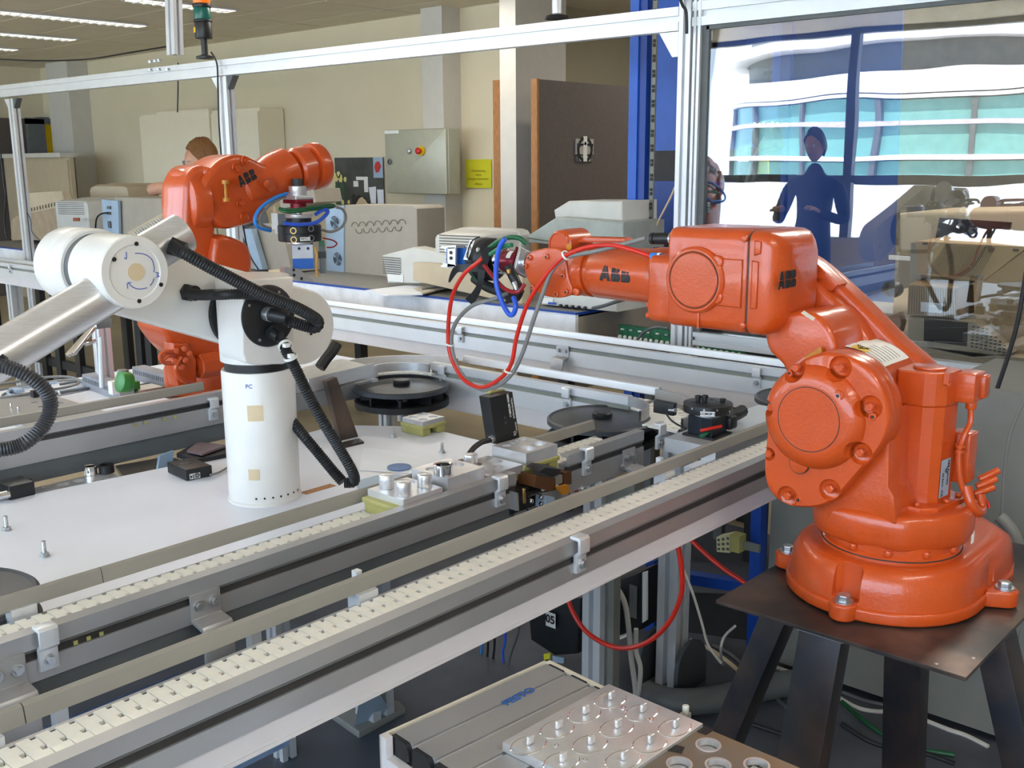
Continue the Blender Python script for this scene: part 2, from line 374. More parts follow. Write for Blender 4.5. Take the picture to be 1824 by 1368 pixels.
# tall cupboards against the back wall
cb = thing('cupboard', 'tall cream cupboard against the wall behind the rear orange robot', 'cupboard', (5.8, 10, 0))
a = (5.9, 10.29, 2.143); b = (5.9, 9.3, 2.129); c = (5.9, 8.505, 2.09); e = (5.9, 10.68, 2.127)
obj('body', MB().box((5.92, c[1], 0), (6.19, e[1], a[2] - 0.02)), mat('cream_laminate', S(236, 226, 202), 0.6, var=0.01), cb)
obj('door', MB().box((5.88, b[1] + 0.005, 0.08), (5.92, a[1], a[2])), MATS['cream_laminate'], cb)
obj('door', MB().box((5.895, a[1] + 0.005, 0.08), (5.92, e[1], e[2] - 0.02)), MATS['cream_laminate'], cb)
obj('door', MB().box((5.895, c[1], 0.08), (5.92, b[1] - 0.005, c[2])), MATS['cream_laminate'], cb)
# control cabinet on the wall
c0 = (5.85, 6.663, 1.87); c1 = (5.85, 5.94, 1.357)
cc = thing('control_cabinet', 'grey wall mounted control cabinet with a red emergency stop', 'cabinet', (5.95, c1[1], c1[2]))
obj('body', MB().rbox((5.87, c1[1], c1[2]), (6.0, c0[1], c0[2]), 0.01, 0), CTRL, cc)
obj('door', MB().rbox((5.845, c1[1] + 0.004, c1[2] + 0.004), (5.872, c0[1] - 0.004, c0[2] - 0.004), 0.006, 0), CTRL, cc)
p = (5.84, 6.214, 1.698)
es = obj('emergency_stop_plate', MB().cyl(p, V(p) + V((-0.012, 0, 0)), 0.038), YELD, cc)
obj('button', MB().lathe([(0.014, 0), (0.014, 0.02), (0.026, 0.024), (0.026, 0.036), (0.01, 0.042)], V(p) + V((-0.012, 0, 0)), (-1, 0, 0)), RED, es)
p = (5.84, 6.353, 1.699); obj('knob', MB().bcyl(p, V(p) + V((-0.02, 0, 0)), 0.02), STEEL, cc)
p = (5.84, 6.601, 1.616); obj('lock', MB().lathe([(0.024, 0), (0.024, 0.006), (0.012, 0.012), (0.012, 0.006)], p, (-1, 0, 0)), DKGREY, cc)
obj('lug', MB().box((5.86, c0[1] - 0.18, c0[2] - 0.03), (5.84, c0[1] - 0.01, c0[2] - 0.005)), LABELW, cc)
# a ladder-less rear column below the cabinet, yellow sheet and poster
a = (6.19, 6.063, 1.63); b = (6.19, 5.779, 1.404)
ys = thing('notice_sheet', 'bright yellow notice sheet on the wall right of the control cabinet', 'notice', (6.19, a[1], b[2]))
obj('sheet', MB().box((6.185, b[1], b[2]), (6.188, a[1], a[2])), YEL, ys)
for k, (s_, z_) in enumerate((('Waarschuwing', 0.60), ('robots', 0.46), ('bewegen automatisch', 0.32), ('afblijven', 0.14))):
    text(s_, (6.183, (a[1] + b[1]) / 2, b[2] + (a[2] - b[2]) * z_), (0, -1, 0), (0, 0, 1), 0.026, mat('faded_ink', S(150, 130, 30), 0.7) if k == 0 else MATS['faded_ink'], ys)
a = (6.19, 7.746, 1.656); b = (6.19, 7.074, 1.233)
ps = thing('poster', 'dark photo collage poster with yellow flowers left of the control cabinet', 'poster', (6.19, a[1], b[2]))
obj('board', MB().box((6.18, b[1], b[2]), (6.188, a[1], a[2])), mat('poster_dark', S(74, 76, 72), 0.6, var=0.2, scale=6), ps)
W_, H_ = a[1] - b[1], a[2] - b[2]
def pp(u, v, d=0.002): return V((6.18 - d, a[1] - u * W_, a[2] - v * H_))
def patch(pts, m, name, d=0.002): return obj(name, MB().prism([pp(u, v, d) for u, v in pts], (-0.0008, 0, 0)), m, ps)
patch([(0.81, 0), (1, 0), (1, 0.42), (0.81, 0.42)], PCBLUE, 'photo'); patch([(0.83, 0.2), (0.86, 0.1), (0.93, 0.08), (0.97, 0.18), (0.92, 0.3), (0.86, 0.32)], RED, 'print', 0.003)
patch([(0.45, 0.4), (0.69, 0.4), (0.69, 0.72), (0.61, 0.72), (0.61, 0.47), (0.45, 0.47)], LABELW, 'print'); patch([(0.39, 0.49), (0.49, 0.49), (0.49, 0.61), (0.39, 0.61)], LABELW, 'print')
for k, (u, v, q) in enumerate(((0.02, 0.42, 0.1), (0.12, 0.44, 0.09), (0.08, 0.36, 0.08), (0.22, 0.46, 0.06), (0.15, 0.95, 0.06), (0.28, 0.94, 0.05))):
    patch([(u + q * 0.5 * cos(t * 1.047) * (1 + 0.3 * (t % 2)), v + q * sin(t * 1.047)) for t in range(6)], mat('petal', S(226, 214, 140), 0.6) if k == 0 else MATS['petal'], 'flower', 0.003)
patch([(0.14, 0.55), (0.17, 0.5), (0.2, 0.7), (0.17, 0.98), (0.13, 0.98), (0.16, 0.75)], GREENC, 'stem'); patch([(0.0, 0.6), (0.05, 0.55), (0.1, 0.98), (0.0, 0.98)], GREENC, 'stem')
patch([(0.36, 1), (0.34, 0.8), (0.4, 0.76), (0.45, 0.82), (0.5, 0.78), (0.62, 0.84), (0.72, 1)], INK, 'print', 0.004); patch([(0.42, 1), (0.5, 0.86), (0.56, 0.82), (0.63, 0.88), (0.7, 1)], TAN, 'print', 0.005)
patch([(0.7, 0.62), (0.85, 0.6), (0.84, 0.95), (0.74, 0.95)], PAPER, 'photo'); patch([(0.87, 0.66), (1, 0.66), (1, 0.98), (0.88, 0.98)], PAPER, 'photo', 0.003)
# the pillar's lower duct and the round dispenser below the cabinet
# tall boards standing edge-on
def board(x0, x1, y0, y1, z1, lab):
    t = thing('door_panel', lab, 'panel', (x0, y0, 0))
    obj('face_board', MB().box((x0 + 0.02, y0, 0), (x1, y1, z1)), BROWNP, t)
    obj('wood_edge', MB().box((x0, y0 - 0.002, 0), (x0 + 0.02, y1 + 0.002, z1 + 0.003)), WOOD, t, 'light wooden edge strip')
    return t
a = (5.3, 4.589, 2.135); b = (5.3, 4.541, 2.132)
b2 = board(5.3, 7.6, b[1], a[1], 2.13, 'large dark grey board with a wooden edge right of the white pillar')
p = V((6.15, b[1], 0))
def onb(x, y): return V(onb_[(x, y)])
q0 = (5.698, 4.54, 1.759); q1 = (5.893, 4.54, 1.655)
sg = thing('picture_plate', 'small square metal picture plate on the dark board', 'plate', (q0[0], b[1] - 0.005, q1[2]))
obj('plate', MB().box((q0[0], b[1] - 0.012, q1[2]), (q1[0], b[1] - 0.002, q0[2])), BRUSH, sg)
cx_, cz_ = (q0[0] + q1[0]) / 2, (q0[2] + q1[2]) / 2
obj('emblem', MB().lathe([(0.085, 0), (0.085, 0.003), (0.065, 0.003), (0.065, 0)], (cx_, b[1] - 0.012, cz_ - 0.02), (0, -1, 0), closed=True), INK, sg)
obj('emblem', MB().box((cx_ - 0.02, b[1] - 0.016, cz_ - 0.1), (cx_ + 0.02, b[1] - 0.011, cz_ + 0.07)), LABELW, sg)
for k in range(5): obj('emblem', MB().cyl((cx_ - 0.07 + 0.035 * k, b[1] - 0.012, cz_ + 0.02 - 0.01 * abs(k - 2)), (cx_ - 0.07 + 0.035 * k, b[1] - 0.016, cz_ + 0.02), 0.012, n=10), INK, sg)
q0 = (5.705, 4.54, 1.644); q1 = (5.888, 4.54, 1.605)
sg = thing('name_plate', 'small dark name plate under the square picture plate', 'plate', (q0[0], b[1] - 0.005, q1[2]))
obj('plate', MB().box((q0[0], b[1] - 0.01, q1[2]), (q1[0], b[1] - 0.002, q0[2])), DKGREY, sg)
text('C 106', ((q0[0] + q1[0]) / 2, b[1] - 0.012, (q0[2] + q1[2]) / 2), (1, 0, 0), (0, 0, 1), 0.05, LABELW, sg)
a = (5.9, 5.486, 2.201); b = (5.9, 5.406, 2.196)
board(5.9, 6.18, b[1], a[1], a[2], 'narrow dark board with a wooden edge left of the white pillar')
# ================= outside: curved building across the street =================
bx, by, R0 = -21.5, 9.0, 6.5
bl = thing('office_building', 'curved white office building with teal windows, mirrored in the pane', 'building', (bx, by, 0))
def arc(r, z0, z1, m, name, th=0.25, a0=-85, a1=85):
    prof = [(r, z0), (r, z1), (r - th, z1), (r - th, z0)]
    return obj(name, MB().lathe(prof, (bx, by, 0), (0, 0, 1), n=56, closed=True, sweep=radians(a1 - a0), start=(cos(radians(a0)), sin(radians(a0)), 0)), m, bl)
arc(R0 - 0.4, -3, 4.6, DKGREY, 'core', 0.3); 
arc(R0 + 0.25, 4.0, 4.22, BLDW, 'parapet', 0.6)
arc(R0 + 0.05, 2.98, 3.42, BLDW, 'facade_band'); arc(R0 + 0.12, 2.88, 2.95, BLDW, 'ledge')
arc(R0 - 0.02, 1.62, 2.86, TEAL, 'window_strip', 0.05); arc(R0 + 0.1, 2.34, 2.44, mat('mauve_band', S(196, 186, 214), 0.5), 'ledge'); arc(R0 + 0.14, 1.62, 1.72, BLDW, 'ledge')
arc(R0 - 0.02, 1.2, 1.6, TEAL, 'window_strip', 0.05); arc(R0 + 0.1, -0.2, 1.12, BLDW, 'facade_band'); arc(R0 - 0.02, -1.5, -0.2, TEAL, 'window_strip', 0.05); arc(R0 + 0.1, -3, -1.5, BLDW, 'facade_band')
for k in range(-4, 5):
    t = radians(k * 17 + 3); c_, s_ = cos(t), sin(t)
    M = Matrix.Translation((bx + (R0 + 0.03) * c_, by + (R0 + 0.03) * s_, 2.0)) @ Matrix.Rotation(t, 4, 'Z')
    obj('mullion', MB().box((-0.06, -0.05, -0.8), (0.06, 0.05, 0.86), M), DKGREY, bl)
struct('street', MB().box((-60, -40, -3.2), (-3.2, 60, -3.0)), GROUNDM)
tr = thing('tree', 'small leafy tree beside the curved building, mirrored in the pane', 'tree', (-14, 15.5, -3))
obj('trunk', MB().cyl((-15, 14.6, -3), (-15, 14.6, 3.2), 0.14, 0.07, 10), RAWLEG, tr)
lf = MB()
for k in range(420):
    t = random.uniform(0, 2 * pi); h = random.uniform(-1, 1); r_ = random.random() ** 0.5
    c_ = V((-15 + 0.9 * r_ * cos(t), 14.6 + 0.9 * r_ * sin(t), 3.4 + 0.85 * h)); q = V((random.uniform(-1, 1), random.uniform(-1, 1), random.uniform(-1, 1))).normalized(); u = q.orthogonal().normalized()
    lf.prism([c_, c_ + u * 0.07 + q * 0.05, c_ + q * 0.16, c_ - u * 0.07 + q * 0.05], u.cross(q) * 0.004)
o = obj('foliage', lf, LEAF, tr); o['kind'] = 'stuff'
# ================= safety cage =================
XC = 3.45
cg = thing('safety_cage', 'aluminium profile safety cage frame along the back of the cell', 'cage', (XC, 4, 0.9))
def prof_bar(name, a, b, w_=0.04, h=0.045, ax='y', par=None, m=None, groove=True):
    mb = MB(); a = V(a); b = V(b); d = (b - a).normalized()
    if ax == 'y': u, v = V((1, 0, 0)), V((0, 0, 1))
    elif ax == 'z': u, v = V((1, 0, 0)), V((0, 1, 0))
    else: u, v = V((0, 1, 0)), V((0, 0, 1))
    P = []
    g = 0.13; dp = 0.32
    def seg(c, s_): return (c, s_)
    outline = [(-.5, -.5), (-g, -.5), (-g, -.5 + dp), (g, -.5 + dp), (g, -.5), (.5, -.5), (.5, -g), (.5 - dp, -g), (.5 - dp, g), (.5, g), (.5, .5), (g, .5), (g, .5 - dp), (-g, .5 - dp), (-g, .5), (-.5, .5), (-.5, g), (-.5 + dp, g), (-.5 + dp, -g), (-.5, -g)]
    if not groove: outline = [(-.5, -.5), (.5, -.5), (.5, .5), (-.5, .5)]
    mb.prism([a + u * p[0] * w_ + v * p[1] * h for p in outline], b - a)
    return obj(name, mb, m or ALUL, par)
zt = 2.125
prof_bar('top_beam', (XC, 2.245, zt - 0.005), (XC, 10.5, zt + 0.03), 0.045, 0.085, 'y', cg)
prof_bar('top_beam', (XC, -0.5, zt + 0.0), (XC, 2.185, zt + 0.005), 0.045, 0.085, 'y', cg)
for (y, z0) in ((8.05, 0.0), (5.27, 0.0)):
    prof_bar('post', (XC, y, z0), (XC, y, zt - 0.04), 0.05, 0.09, 'z', cg)
prof_bar('post', (XC, 2.215, 0), (XC, 2.215, 2.5), 0.05, 0.052, 'z', cg)
prof_bar('post', (XC, 2.162, 0), (XC, 2.162, 2.5), 0.05, 0.03, 'z', cg)
prof_bar('bottom_rail', (XC, -0.5, 0.93), (XC, 2.14, 0.93), 0.05, 0.05, 'y', cg)
prof_bar('bottom_rail', (XC, -0.5, 0.885), (XC, 1.25, 0.885), 0.05, 0.035, 'y', cg)
prof_bar('pole', (3.45, 5.777, 2.238), (3.45, 5.74, 2.728), 0.06, 0.09, 'z', cg)
# corner plates
for y, s_ in ((8.0, -1), (5.22, -1), (8.1, 1), (5.32, 1)):
    obj('corner_bracket', MB().prism([(XC - 0.02, y, zt - 0.04), (XC - 0.02, y + s_ * 0.06, zt - 0.04), (XC - 0.02, y, zt - 0.11)], (0.04, 0, 0)), DKGREY if s_ < 0 else ALUL, cg)
obj('corner_bracket', MB().prism([(XC - 0.02, 2.245, zt - 0.05), (XC - 0.02, 2.33, zt - 0.05), (XC - 0.02, 2.27, zt - 0.14), (XC - 0.02, 2.245, zt - 0.14)], (0.04, 0, 0)), ALUL, cg)
for px_ in (3.42, 6.012, 2.206), (3.42, 5.953, 2.206), (3.42, 5.908, 2.206), (3.42, 6.019, 2.158), (3.42, 5.922, 2.155), (3.42, 5.82, 2.149):
    screw(cg, px_, (0, 0, 1), 0.012, 0.012, STEEL, 'bolt')
# the clear pane with its dark gasket
pn = cg
obj('pane', MB().box((XC - 0.004, -0.5, 0.955), (XC, 2.125, 2.085)), PANE, pn, 'large clear plastic pane mirroring the curved building')
obj('gasket', MB().box((XC - 0.012, 2.118, 0.955), (XC + 0.012, 2.147, 2.085)).box((XC - 0.012, -0.5, 2.073), (XC + 0.012, 2.13, 2.087)), DKGREY, pn)
# stack light
b = V((3.45, 5.459, 2.219))
sk = thing('stack_light', 'signal tower with black base, green and amber lamps on the top beam', 'lamp', b)
b = V((XC, b.y, zt + 0.07))
obj('base', MB().lathe([(0.05, 0), (0.05, 0.012), (0.02, 0.022)], b, n=24), BLACKP, sk)
obj('stem', MB().cyl(b, b + V((0, 0, 0.11)), 0.018), BLACKP, sk)
z = 0.11
for nm, h, r_, m_ in (('socket', 0.09, 0.048, BLACKP), ('ring', 0.012, 0.052, BLACKP), ('green_lamp', 0.065, 0.047, GLAMP), ('ring', 0.022, 0.052, BLACKP), ('amber_lamp', 0.075, 0.047, YLAMP), ('ring', 0.02, 0.052, BLACKP)):
    obj(nm, MB().bcyl(b + V((0, 0, z)), b + V((0, 0, z + h)), r_, 0.003), m_, sk); z += h
obj('sticker', rect(b + V((-0.0485, 0.022, 0.14)), (0, -1, 0), (0, 0, 1), 0.018, 0.03, 0.001), YELD, sk)
b = V((3.45, 2.847, 2.223)); b = V((XC, b.y, zt + 0.05))
s2 = thing('signal_pole', 'short grey pole on a black foot on the top beam before the olive wall', 'pole', b)
obj('foot', MB().lathe([(0.05, 0), (0.045, 0.012), (0.022, 0.02)], b, n=24), BLACKP, s2); obj('stem', MB().cyl(b + V((0, 0, 0.015)), b + V((0, 0, 0.2)), 0.02), ALUL, s2)
# cables on the cage
def cable(lab, pts, r, m, k=6, cat='cable', name='cable', group=None, n=8):
    o = obj(name, MB().tube(pts, r, n, k), m); return tag(o, lab, cat, group)
cable('thin black cable sagging along the ceiling to the aluminium pole', [(4.2, 10.23, 2.568), (4.2, 9.314, 2.488), (4.2, 8.405, 2.437), (4.2, 7.684, 2.438), (4.2, 7.1, 2.443)], 0.006, INK)
cable('thin black wire hanging straight down behind the top beam left of the stack light', [(3.47, 5.786, 2.195), (3.49, 5.84, 2.044), (3.49, 5.864, 1.913)], 0.004, INK)
cable('black cable running down the cage post beside the person', [(3.41, 5.332, 2.219), (3.41, 5.282, 2.158), (3.41, 5.284, 2.043), (3.41, 5.298, 1.829), (3.41, 5.294, 1.611)], 0.005, INK)
cable('second black cable right of the cage post behind the rear robot', [(3.5, 5.31, 2.049), (3.5, 5.316, 1.894), (3.5, 5.311, 1.674), (3.5, 5.278, 1.451), (3.5, 5.226, 1.129), (3.5, 5.126, 1.005)], 0.005, INK)
cable('black cable looping beside the post at the far left edge', [(3.4, 8.246, 1.707), (3.4, 8.249, 1.499), (3.4, 8.241, 1.373), (3.4, 8.31, 1.18), (3.4, 8.301, 1.052)], 0.006, INK)
cable('thin dark cable from the left post down to the bench top', [(3.45, 8.14, 1.457), (3.45, 8.062, 1.291), (3.45, 7.965, 1.21), (3.45, 7.951, 1.106), (3.45, 7.758, 1.043), (3.45, 7.459, 1.053)], 0.004, DKGREY)
cable('black cable over the joint of the right cage post', [(3.4, 2.223, 2.188), (3.4, 2.21, 2.16), (3.4, 2.194, 2.135), (3.4, 2.189, 2.06)], 0.006, INK)
cable('black cable hanging in front of the right part of the pane', [(2.9, 0.8104, 1.336), (2.9, 0.819, 1.203), (2.9, 0.8318, 1.112), (2.9, 0.8621, 0.9703), (2.9, 0.8896, 0.8638), (2.9, 0.9204, 0.8216)], 0.006, INK)
cable('grey cable hanging at the right picture edge over the grey cabinet', [(2.7, 0.7258, 1.039), (2.7, 0.7556, 0.9344), (2.7, 0.7611, 0.8458), (2.7, 0.7588, 0.7424), (2.7, 0.7577, 0.6524)], 0.004, GREYC)
# ================= blue rack behind the cage =================
XR = 4.3
rk = thing('blue_rack', 'tall blue steel rack with dark shelves behind the cage', 'rack', (XR + 0.3, 2.6, 0))
def upr(a, b, z0, z1, m, d=0.05, name='upright'): return obj(name, MB().box((a[0], b[1], z0), (a[0] + d, a[1], z1)), m, rk)
upr((4.3, 3.091, 1.57), (4.3, 3.04, 1.57), 0.1, 2.75, BLUE); upr((4.31, 3.044, 1.57), (4.31, 2.997, 1.57), 0.1, 2.75, BLUED)
upr((4.35, 3.028, 1.57), (4.35, 2.994, 1.57), 0.1, 2.75, RACKG, 0.01, 'perforated_post'); upr((4.33, 2.981, 1.57), (4.33, 2.957, 1.57), 0.1, 2.75, RACKG, 0.01, 'perforated_post')
ya = (4.325, 2.974, 1.57)[1]; yb = (4.325, 2.961, 1.57)[1]
hole = MB().box((4.324, yb, 0), (4.3305, ya, 0.016)).box((4.324, yb, 0.02), (4.3305, ya, 0.034)); h0 = None
for k in range(23):
    M = Matrix.Translation((0, 0, 0.95 + k * 0.07))
    if h0 is None: h0 = obj('post_hole', hole, DARK, rk); h0.matrix_basis = h0.matrix_basis @ M
    else: inst('post_hole', h0, rk, M)
yr = (4.8, 3.278, 1.566)[1]
obj('back_panel', MB().box((4.8, 2.56, 1.66), (4.82, yr, 2.75)), BLUE, rk)
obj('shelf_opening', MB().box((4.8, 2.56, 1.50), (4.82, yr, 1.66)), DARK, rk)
obj('lower_panel', MB().box((4.75, 2.56, 1.22), (4.8, yr, 1.50)), BLUED, rk)
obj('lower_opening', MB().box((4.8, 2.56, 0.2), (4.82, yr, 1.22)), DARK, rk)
a = (4.35, 2.35, 1.815); b = (4.35, 2.3, 1.814); c = (4.35, 2.251, 1.812)
obj('front_post', MB().box((4.35, b[1], 0.3), (4.40, a[1], 2.75)), BLUE, rk); obj('front_post', MB().box((4.33, c[1], 0.3), (4.36, b[1], 2.75)), BLUED, rk)
# grey unit and its flap inside the rack
a = (4.5, 2.772, 2.127); b = (4.5, 2.424, 2.022)
gu = thing('grey_unit', 'grey box with a small paper label high inside the blue rack', 'box', (4.5, b[1], b[2]))
obj('body', MB().rbox((4.45, b[1], b[2]), (4.75, a[1], a[2]), 0.008, 0), RACKG, gu); p = (4.44, 2.611, 2.098); obj('paper_label', rect(p, (0, -1, 0), (0, 0, -1), 0.05, 0.036, -0.001), LABELW, gu)
a = (4.5, 2.756, 2.04); b = (4.5, 2.426, 1.968)
gu = thing('drawer_unit', 'flat grey drawer with two black latches under the labelled grey box', 'box', (4.5, b[1], b[2]))
obj('body', MB().rbox((4.46, b[1], b[2]), (4.75, a[1], a[2] - 0.004), 0.006, 0), CABG, gu)
for q in ((4.45, 2.691, 2.005), (4.45, 2.424, 1.995)): obj('latch', MB().cbox(q, (0.012, 0.04, 0.014)), BLACKP, gu)
# blue-tinted sheet hanging right of the rack, with its own straight edge
bp = thing('blue_partition', 'big translucent looking blue panel standing behind the pane', 'panel', (4.6, 1.6, 0.5))
a = (4.6, 2.493, 2.333); b = (4.6, 1.895, 2.272); c = (4.6, 1.841, 0.8185)
obj('sheet', MB().prism([(4.6, b[1], 2.7), (4.6, a[1], 2.7), (4.6, a[1] - 0.02, 0.6), (4.6, c[1] - 0.02, 0.6)], (0.01, 0, 0)), mat('muted_blue', S(42, 78, 152), 0.5, var=0.05), bp)
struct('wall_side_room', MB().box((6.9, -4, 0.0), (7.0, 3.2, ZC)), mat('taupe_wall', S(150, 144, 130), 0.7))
# ================= conveyors =================
ZB = 0.905
def link_mesh(wd, p=0.025):
    # one belt link: a plate with interlocking notches on the leading edge
    e = 0.0012
    pts = [(0, 0), (p - e, 0), (p - e, wd * 0.16), (p - 0.0085, wd * 0.16), (p - 0.0085, wd * 0.25), (p - e, wd * 0.25), (p - e, wd * 0.40), (p - 0.0085, wd * 0.40), (p - 0.0085, wd * 0.49), (p - e, wd * 0.49),
           (p - e, wd * 0.64), (p - 0.0085, wd * 0.64), (p - 0.0085, wd * 0.73), (p - e, wd * 0.73), (p - e, wd - 0.008), (p - 0.009, wd - 0.008), (p - 0.009, wd), (0, wd)]
    return MB().prism([(x, y, -0.006) for x, y in pts], (0, 0, 0.006))
def brk(c, o_, par):       # a rail bracket: hook over the rail, plate and bolt (c = point on the beam face, o_ = outward unit vector)
    c = V(c); o_ = V(o_); t = V((0, 0, 1)).cross(o_); z = V((0, 0, 1))
    mb = MB()
    def P(pts, w_=0.028): mb.prism([c + o_ * a_ + z * b_ - t * w_ / 2 for a_, b_ in pts], t * w_)
    P([(-0.008, 0.044), (0.012, 0.044), (0.016, 0.040), (0.016, 0.014), (0.008, 0.008), (0.008, -0.024), (0.0, -0.024), (0.0, 0.010), (0.010, 0.018), (0.010, 0.037), (-0.008, 0.039)])
    b = obj('bracket', mb, ALUL, par, bevel=0.001)
    obj('bolt', MB().cyl(c + o_ * 0.008 - z * 0.008, c + o_ * 0.011 - z * 0.008, 0.009, n=16).hexa(c + o_ * 0.010 - z * 0.008, o_, 0.0065, 0.006), STEEL, b)
    return b
def plate_brk(c, o_, par, w_=0.055, drop=0.10):
    c = V(c); o_ = V(o_); t = V((0, 0, 1)).cross(o_); z = V((0, 0, 1)); mb = MB()
    mb.prism([c + o_ * a_ + z * b_ - t * w_ / 2 for a_, b_ in [(0.0, 0.024), (0.005, 0.024), (0.005, -0.018), (0.035, -0.022), (0.04, -0.03), (0.04, -drop), (0.034, -drop), (0.034, -0.032), (0.0, -0.024)]], t * w_)
    b = obj('support_bracket', mb, ALU, par, bevel=0.0012)
    for s_ in (-1, 1):
        q = c + o_ * 0.005 + t * s_ * w_ * 0.27 + z * 0.004
        obj('bolt', MB().cyl(q, q + o_ * 0.003, 0.009, n=16).hexa(q + o_ * 0.002, o_, 0.0065, 0.007), STEEL, b)
    return b
def straight(root, ax, a0, a1, f0, side, wb=0.112, skirt=None, skirt_m=None, belt=None, mrail=ALU, mback=RAIL, backrail=True, zlow=0.869, skz=0.828, rail_join=(), slot_m=None):
    """one straight run along ax ('x' or 'y') between a0 and a1; f0 = outer face of the near guide, side = +1/-1 direction from near to far"""
    def Q(l, c, z): return V((l, f0 + side * c, z)) if ax == 'x' else V((f0 + side * c, l, z))
    d = Q(a1, 0, 0) - Q(a0, 0, 0)
    def bar(pr): return [Q(a0, c, z) for c, z in pr], d
    P, dd = bar([(0, 0.941), (0.024, 0.941), (0.024, 0.936), (0.006, 0.934), (0.006, 0.922), (0.014, 0.918), (0.014, 0.912), (0.0, 0.916)])
    obj('guide_rail', MB().prism(P, dd), mrail, root)
    P, dd = bar([(0.01, 0.914), (0.01, 0.9165), (0.03, 0.9165), (0.03, zlow), (0.0, zlow), (0.0, 0.899), (0.012, 0.899), (0.012, 0.9125), (0.0, 0.9125)])
    obj('beam', MB().prism(P, dd), mrail, root)
    P, dd = bar([(0.004, 0.899), (0.0115, 0.899), (0.0115, 0.9125), (0.007, 0.9125)])
    obj('slot_strip', MB().prism(P, dd), slot_m or DARK, root)
    P, dd = bar([(0.03, 0.888), (wb + 0.034, 0.888), (wb + 0.034, 0.876), (0.03, 0.876)])
    obj('belt_bed', MB().prism(P, dd), DARK, root)
    P, dd = bar([(wb + 0.034, 0.9), (wb + 0.044, 0.9), (wb + 0.044, zlow), (wb + 0.034, zlow)])
    obj('beam', MB().prism(P, dd), mrail, root)
    if skirt_m:
        P, dd = bar([(0.006, zlow), (0.02, zlow), (0.02, skz), (0.006, skz)])
        obj('cover_strip', MB().prism(P, dd), skirt_m, root)
        P, dd = bar([(0.006, skz + 0.006), (0.004, skz + 0.006), (0.004, skz), (0.006, skz)]); obj('cover_lip', MB().prism(P, dd), skirt_m, root)
    if backrail:
        js = [a0] + list(rail_join) + [a1]
        for i in range(len(js) - 1):
            j0, j1 = js[i], js[i + 1] - (0.0015 if i < len(js) - 2 else 0)
            prf = [(wb + 0.042, 0.918), (wb + 0.046, 0.940), (wb + 0.052, 0.9425), (wb + 0.060, 0.940), (wb + 0.060, 0.916), (wb + 0.05, 0.914)]
            obj('guide_rail', MB().prism([Q(j0, c, z) for c, z in prf], Q(j1, 0, 0) - Q(j0, 0, 0)), mback, root)
    if belt:
        src = None; lm = link_mesh(wb); n = int(abs(belt[1] - belt[0]) / 0.025)
        for k in range(n):
            l = belt[0] + 0.025 * k
            if ax == 'x': M = Matrix.Translation((l, f0 + side * 0.030, ZB)) @ (Matrix.Diagonal((1, side, 1, 1)))
            else: M = Matrix(((0, side, 0, f0 + side * 0.030), (1, 0, 0, l), (0, 0, 1, ZB), (0, 0, 0, 1)))
            if src is None: src = obj('chain_link', lm, WHITEP, root, 'white plastic belt link'); src.matrix_basis = src.matrix_basis @ M
            else: inst('chain_link', src, root, M)
F1, F2, F3 = 1.09, 1.445, 2.66
XA, XI = 3.03, 2.385
# conveyor 1: front
c1 = thing('conveyor', 'nearest long conveyor with white perforated belt running past the front orange robot', 'conveyor', (1.6, 1.17, 0.8))
straight(c1, 'x', -0.4, 2.85, F1, 1, skirt_m=SKIRT, belt=(-0.1, 2.83), rail_join=((0.4713, 1.248, 0.94)[0],))
for q in (((1.385, 1.09, 0.9097)[0], 1.09, 0.905),): brk(q, (0, -1, 0), c1)
for q in ((0.42, 1.262, 0.905), (1.02, 1.262, 0.905), (1.9, 1.262, 0.905)): 
    obj('rail_support', MB().box((q[0] - 0.02, 1.235, 0.86), (q[0] + 0.02, 1.265, 0.918)).box((q[0] - 0.006, 1.258, 0.9), (q[0] + 0.006, 1.27, 0.948)), ALUL, c1)
# conveyor 2: middle
c2 = thing('conveyor', 'middle conveyor beside the white table, second one from the picture bottom', 'conveyor', (1.2, 1.5, 0.8))
xg0, xg1 = (1.617, 1.445, 0.8927)[0], (1.797, 1.445, 0.8891)[0]
straight(c2, 'x', -0.2, xg0, F2, 1, skirt_m=DKGREY, belt=(0.35, xg0 - 0.02), zlow=0.866, skz=0.835, rail_join=((0.7535, 1.601, 0.94)[0],))
straight(c2, 'x', xg1, 2.1, F2, 1, skirt_m=None, belt=(xg1 - 0.02, 2.08), zlow=0.85)
for q in ((0.5858, 1.445, 0.9291), (1.56, 1.445, 0.9132), (1.86, 1.445, 0.8992), (2.163, 1.445, 0.9012)): brk((q[0], q[1], 0.905), (0, -1, 0), c2)
for q in ((0.8461, 1.445, 0.8847), (0.5263, 1.445, 0.8948)): plate_brk((q[0], q[1], 0.893), (0, -1, 0), c2)
plate_brk(((2.032, 1.445, 0.8633)[0], 1.445, 0.885), (0, -1, 0), c2, 0.05, 0.035)
for q in (0.62, 1.52): obj('rail_support', MB().box((q - 0.02, 1.595, 0.86), (q + 0.02, 1.62, 0.92)), ALUL, c2)
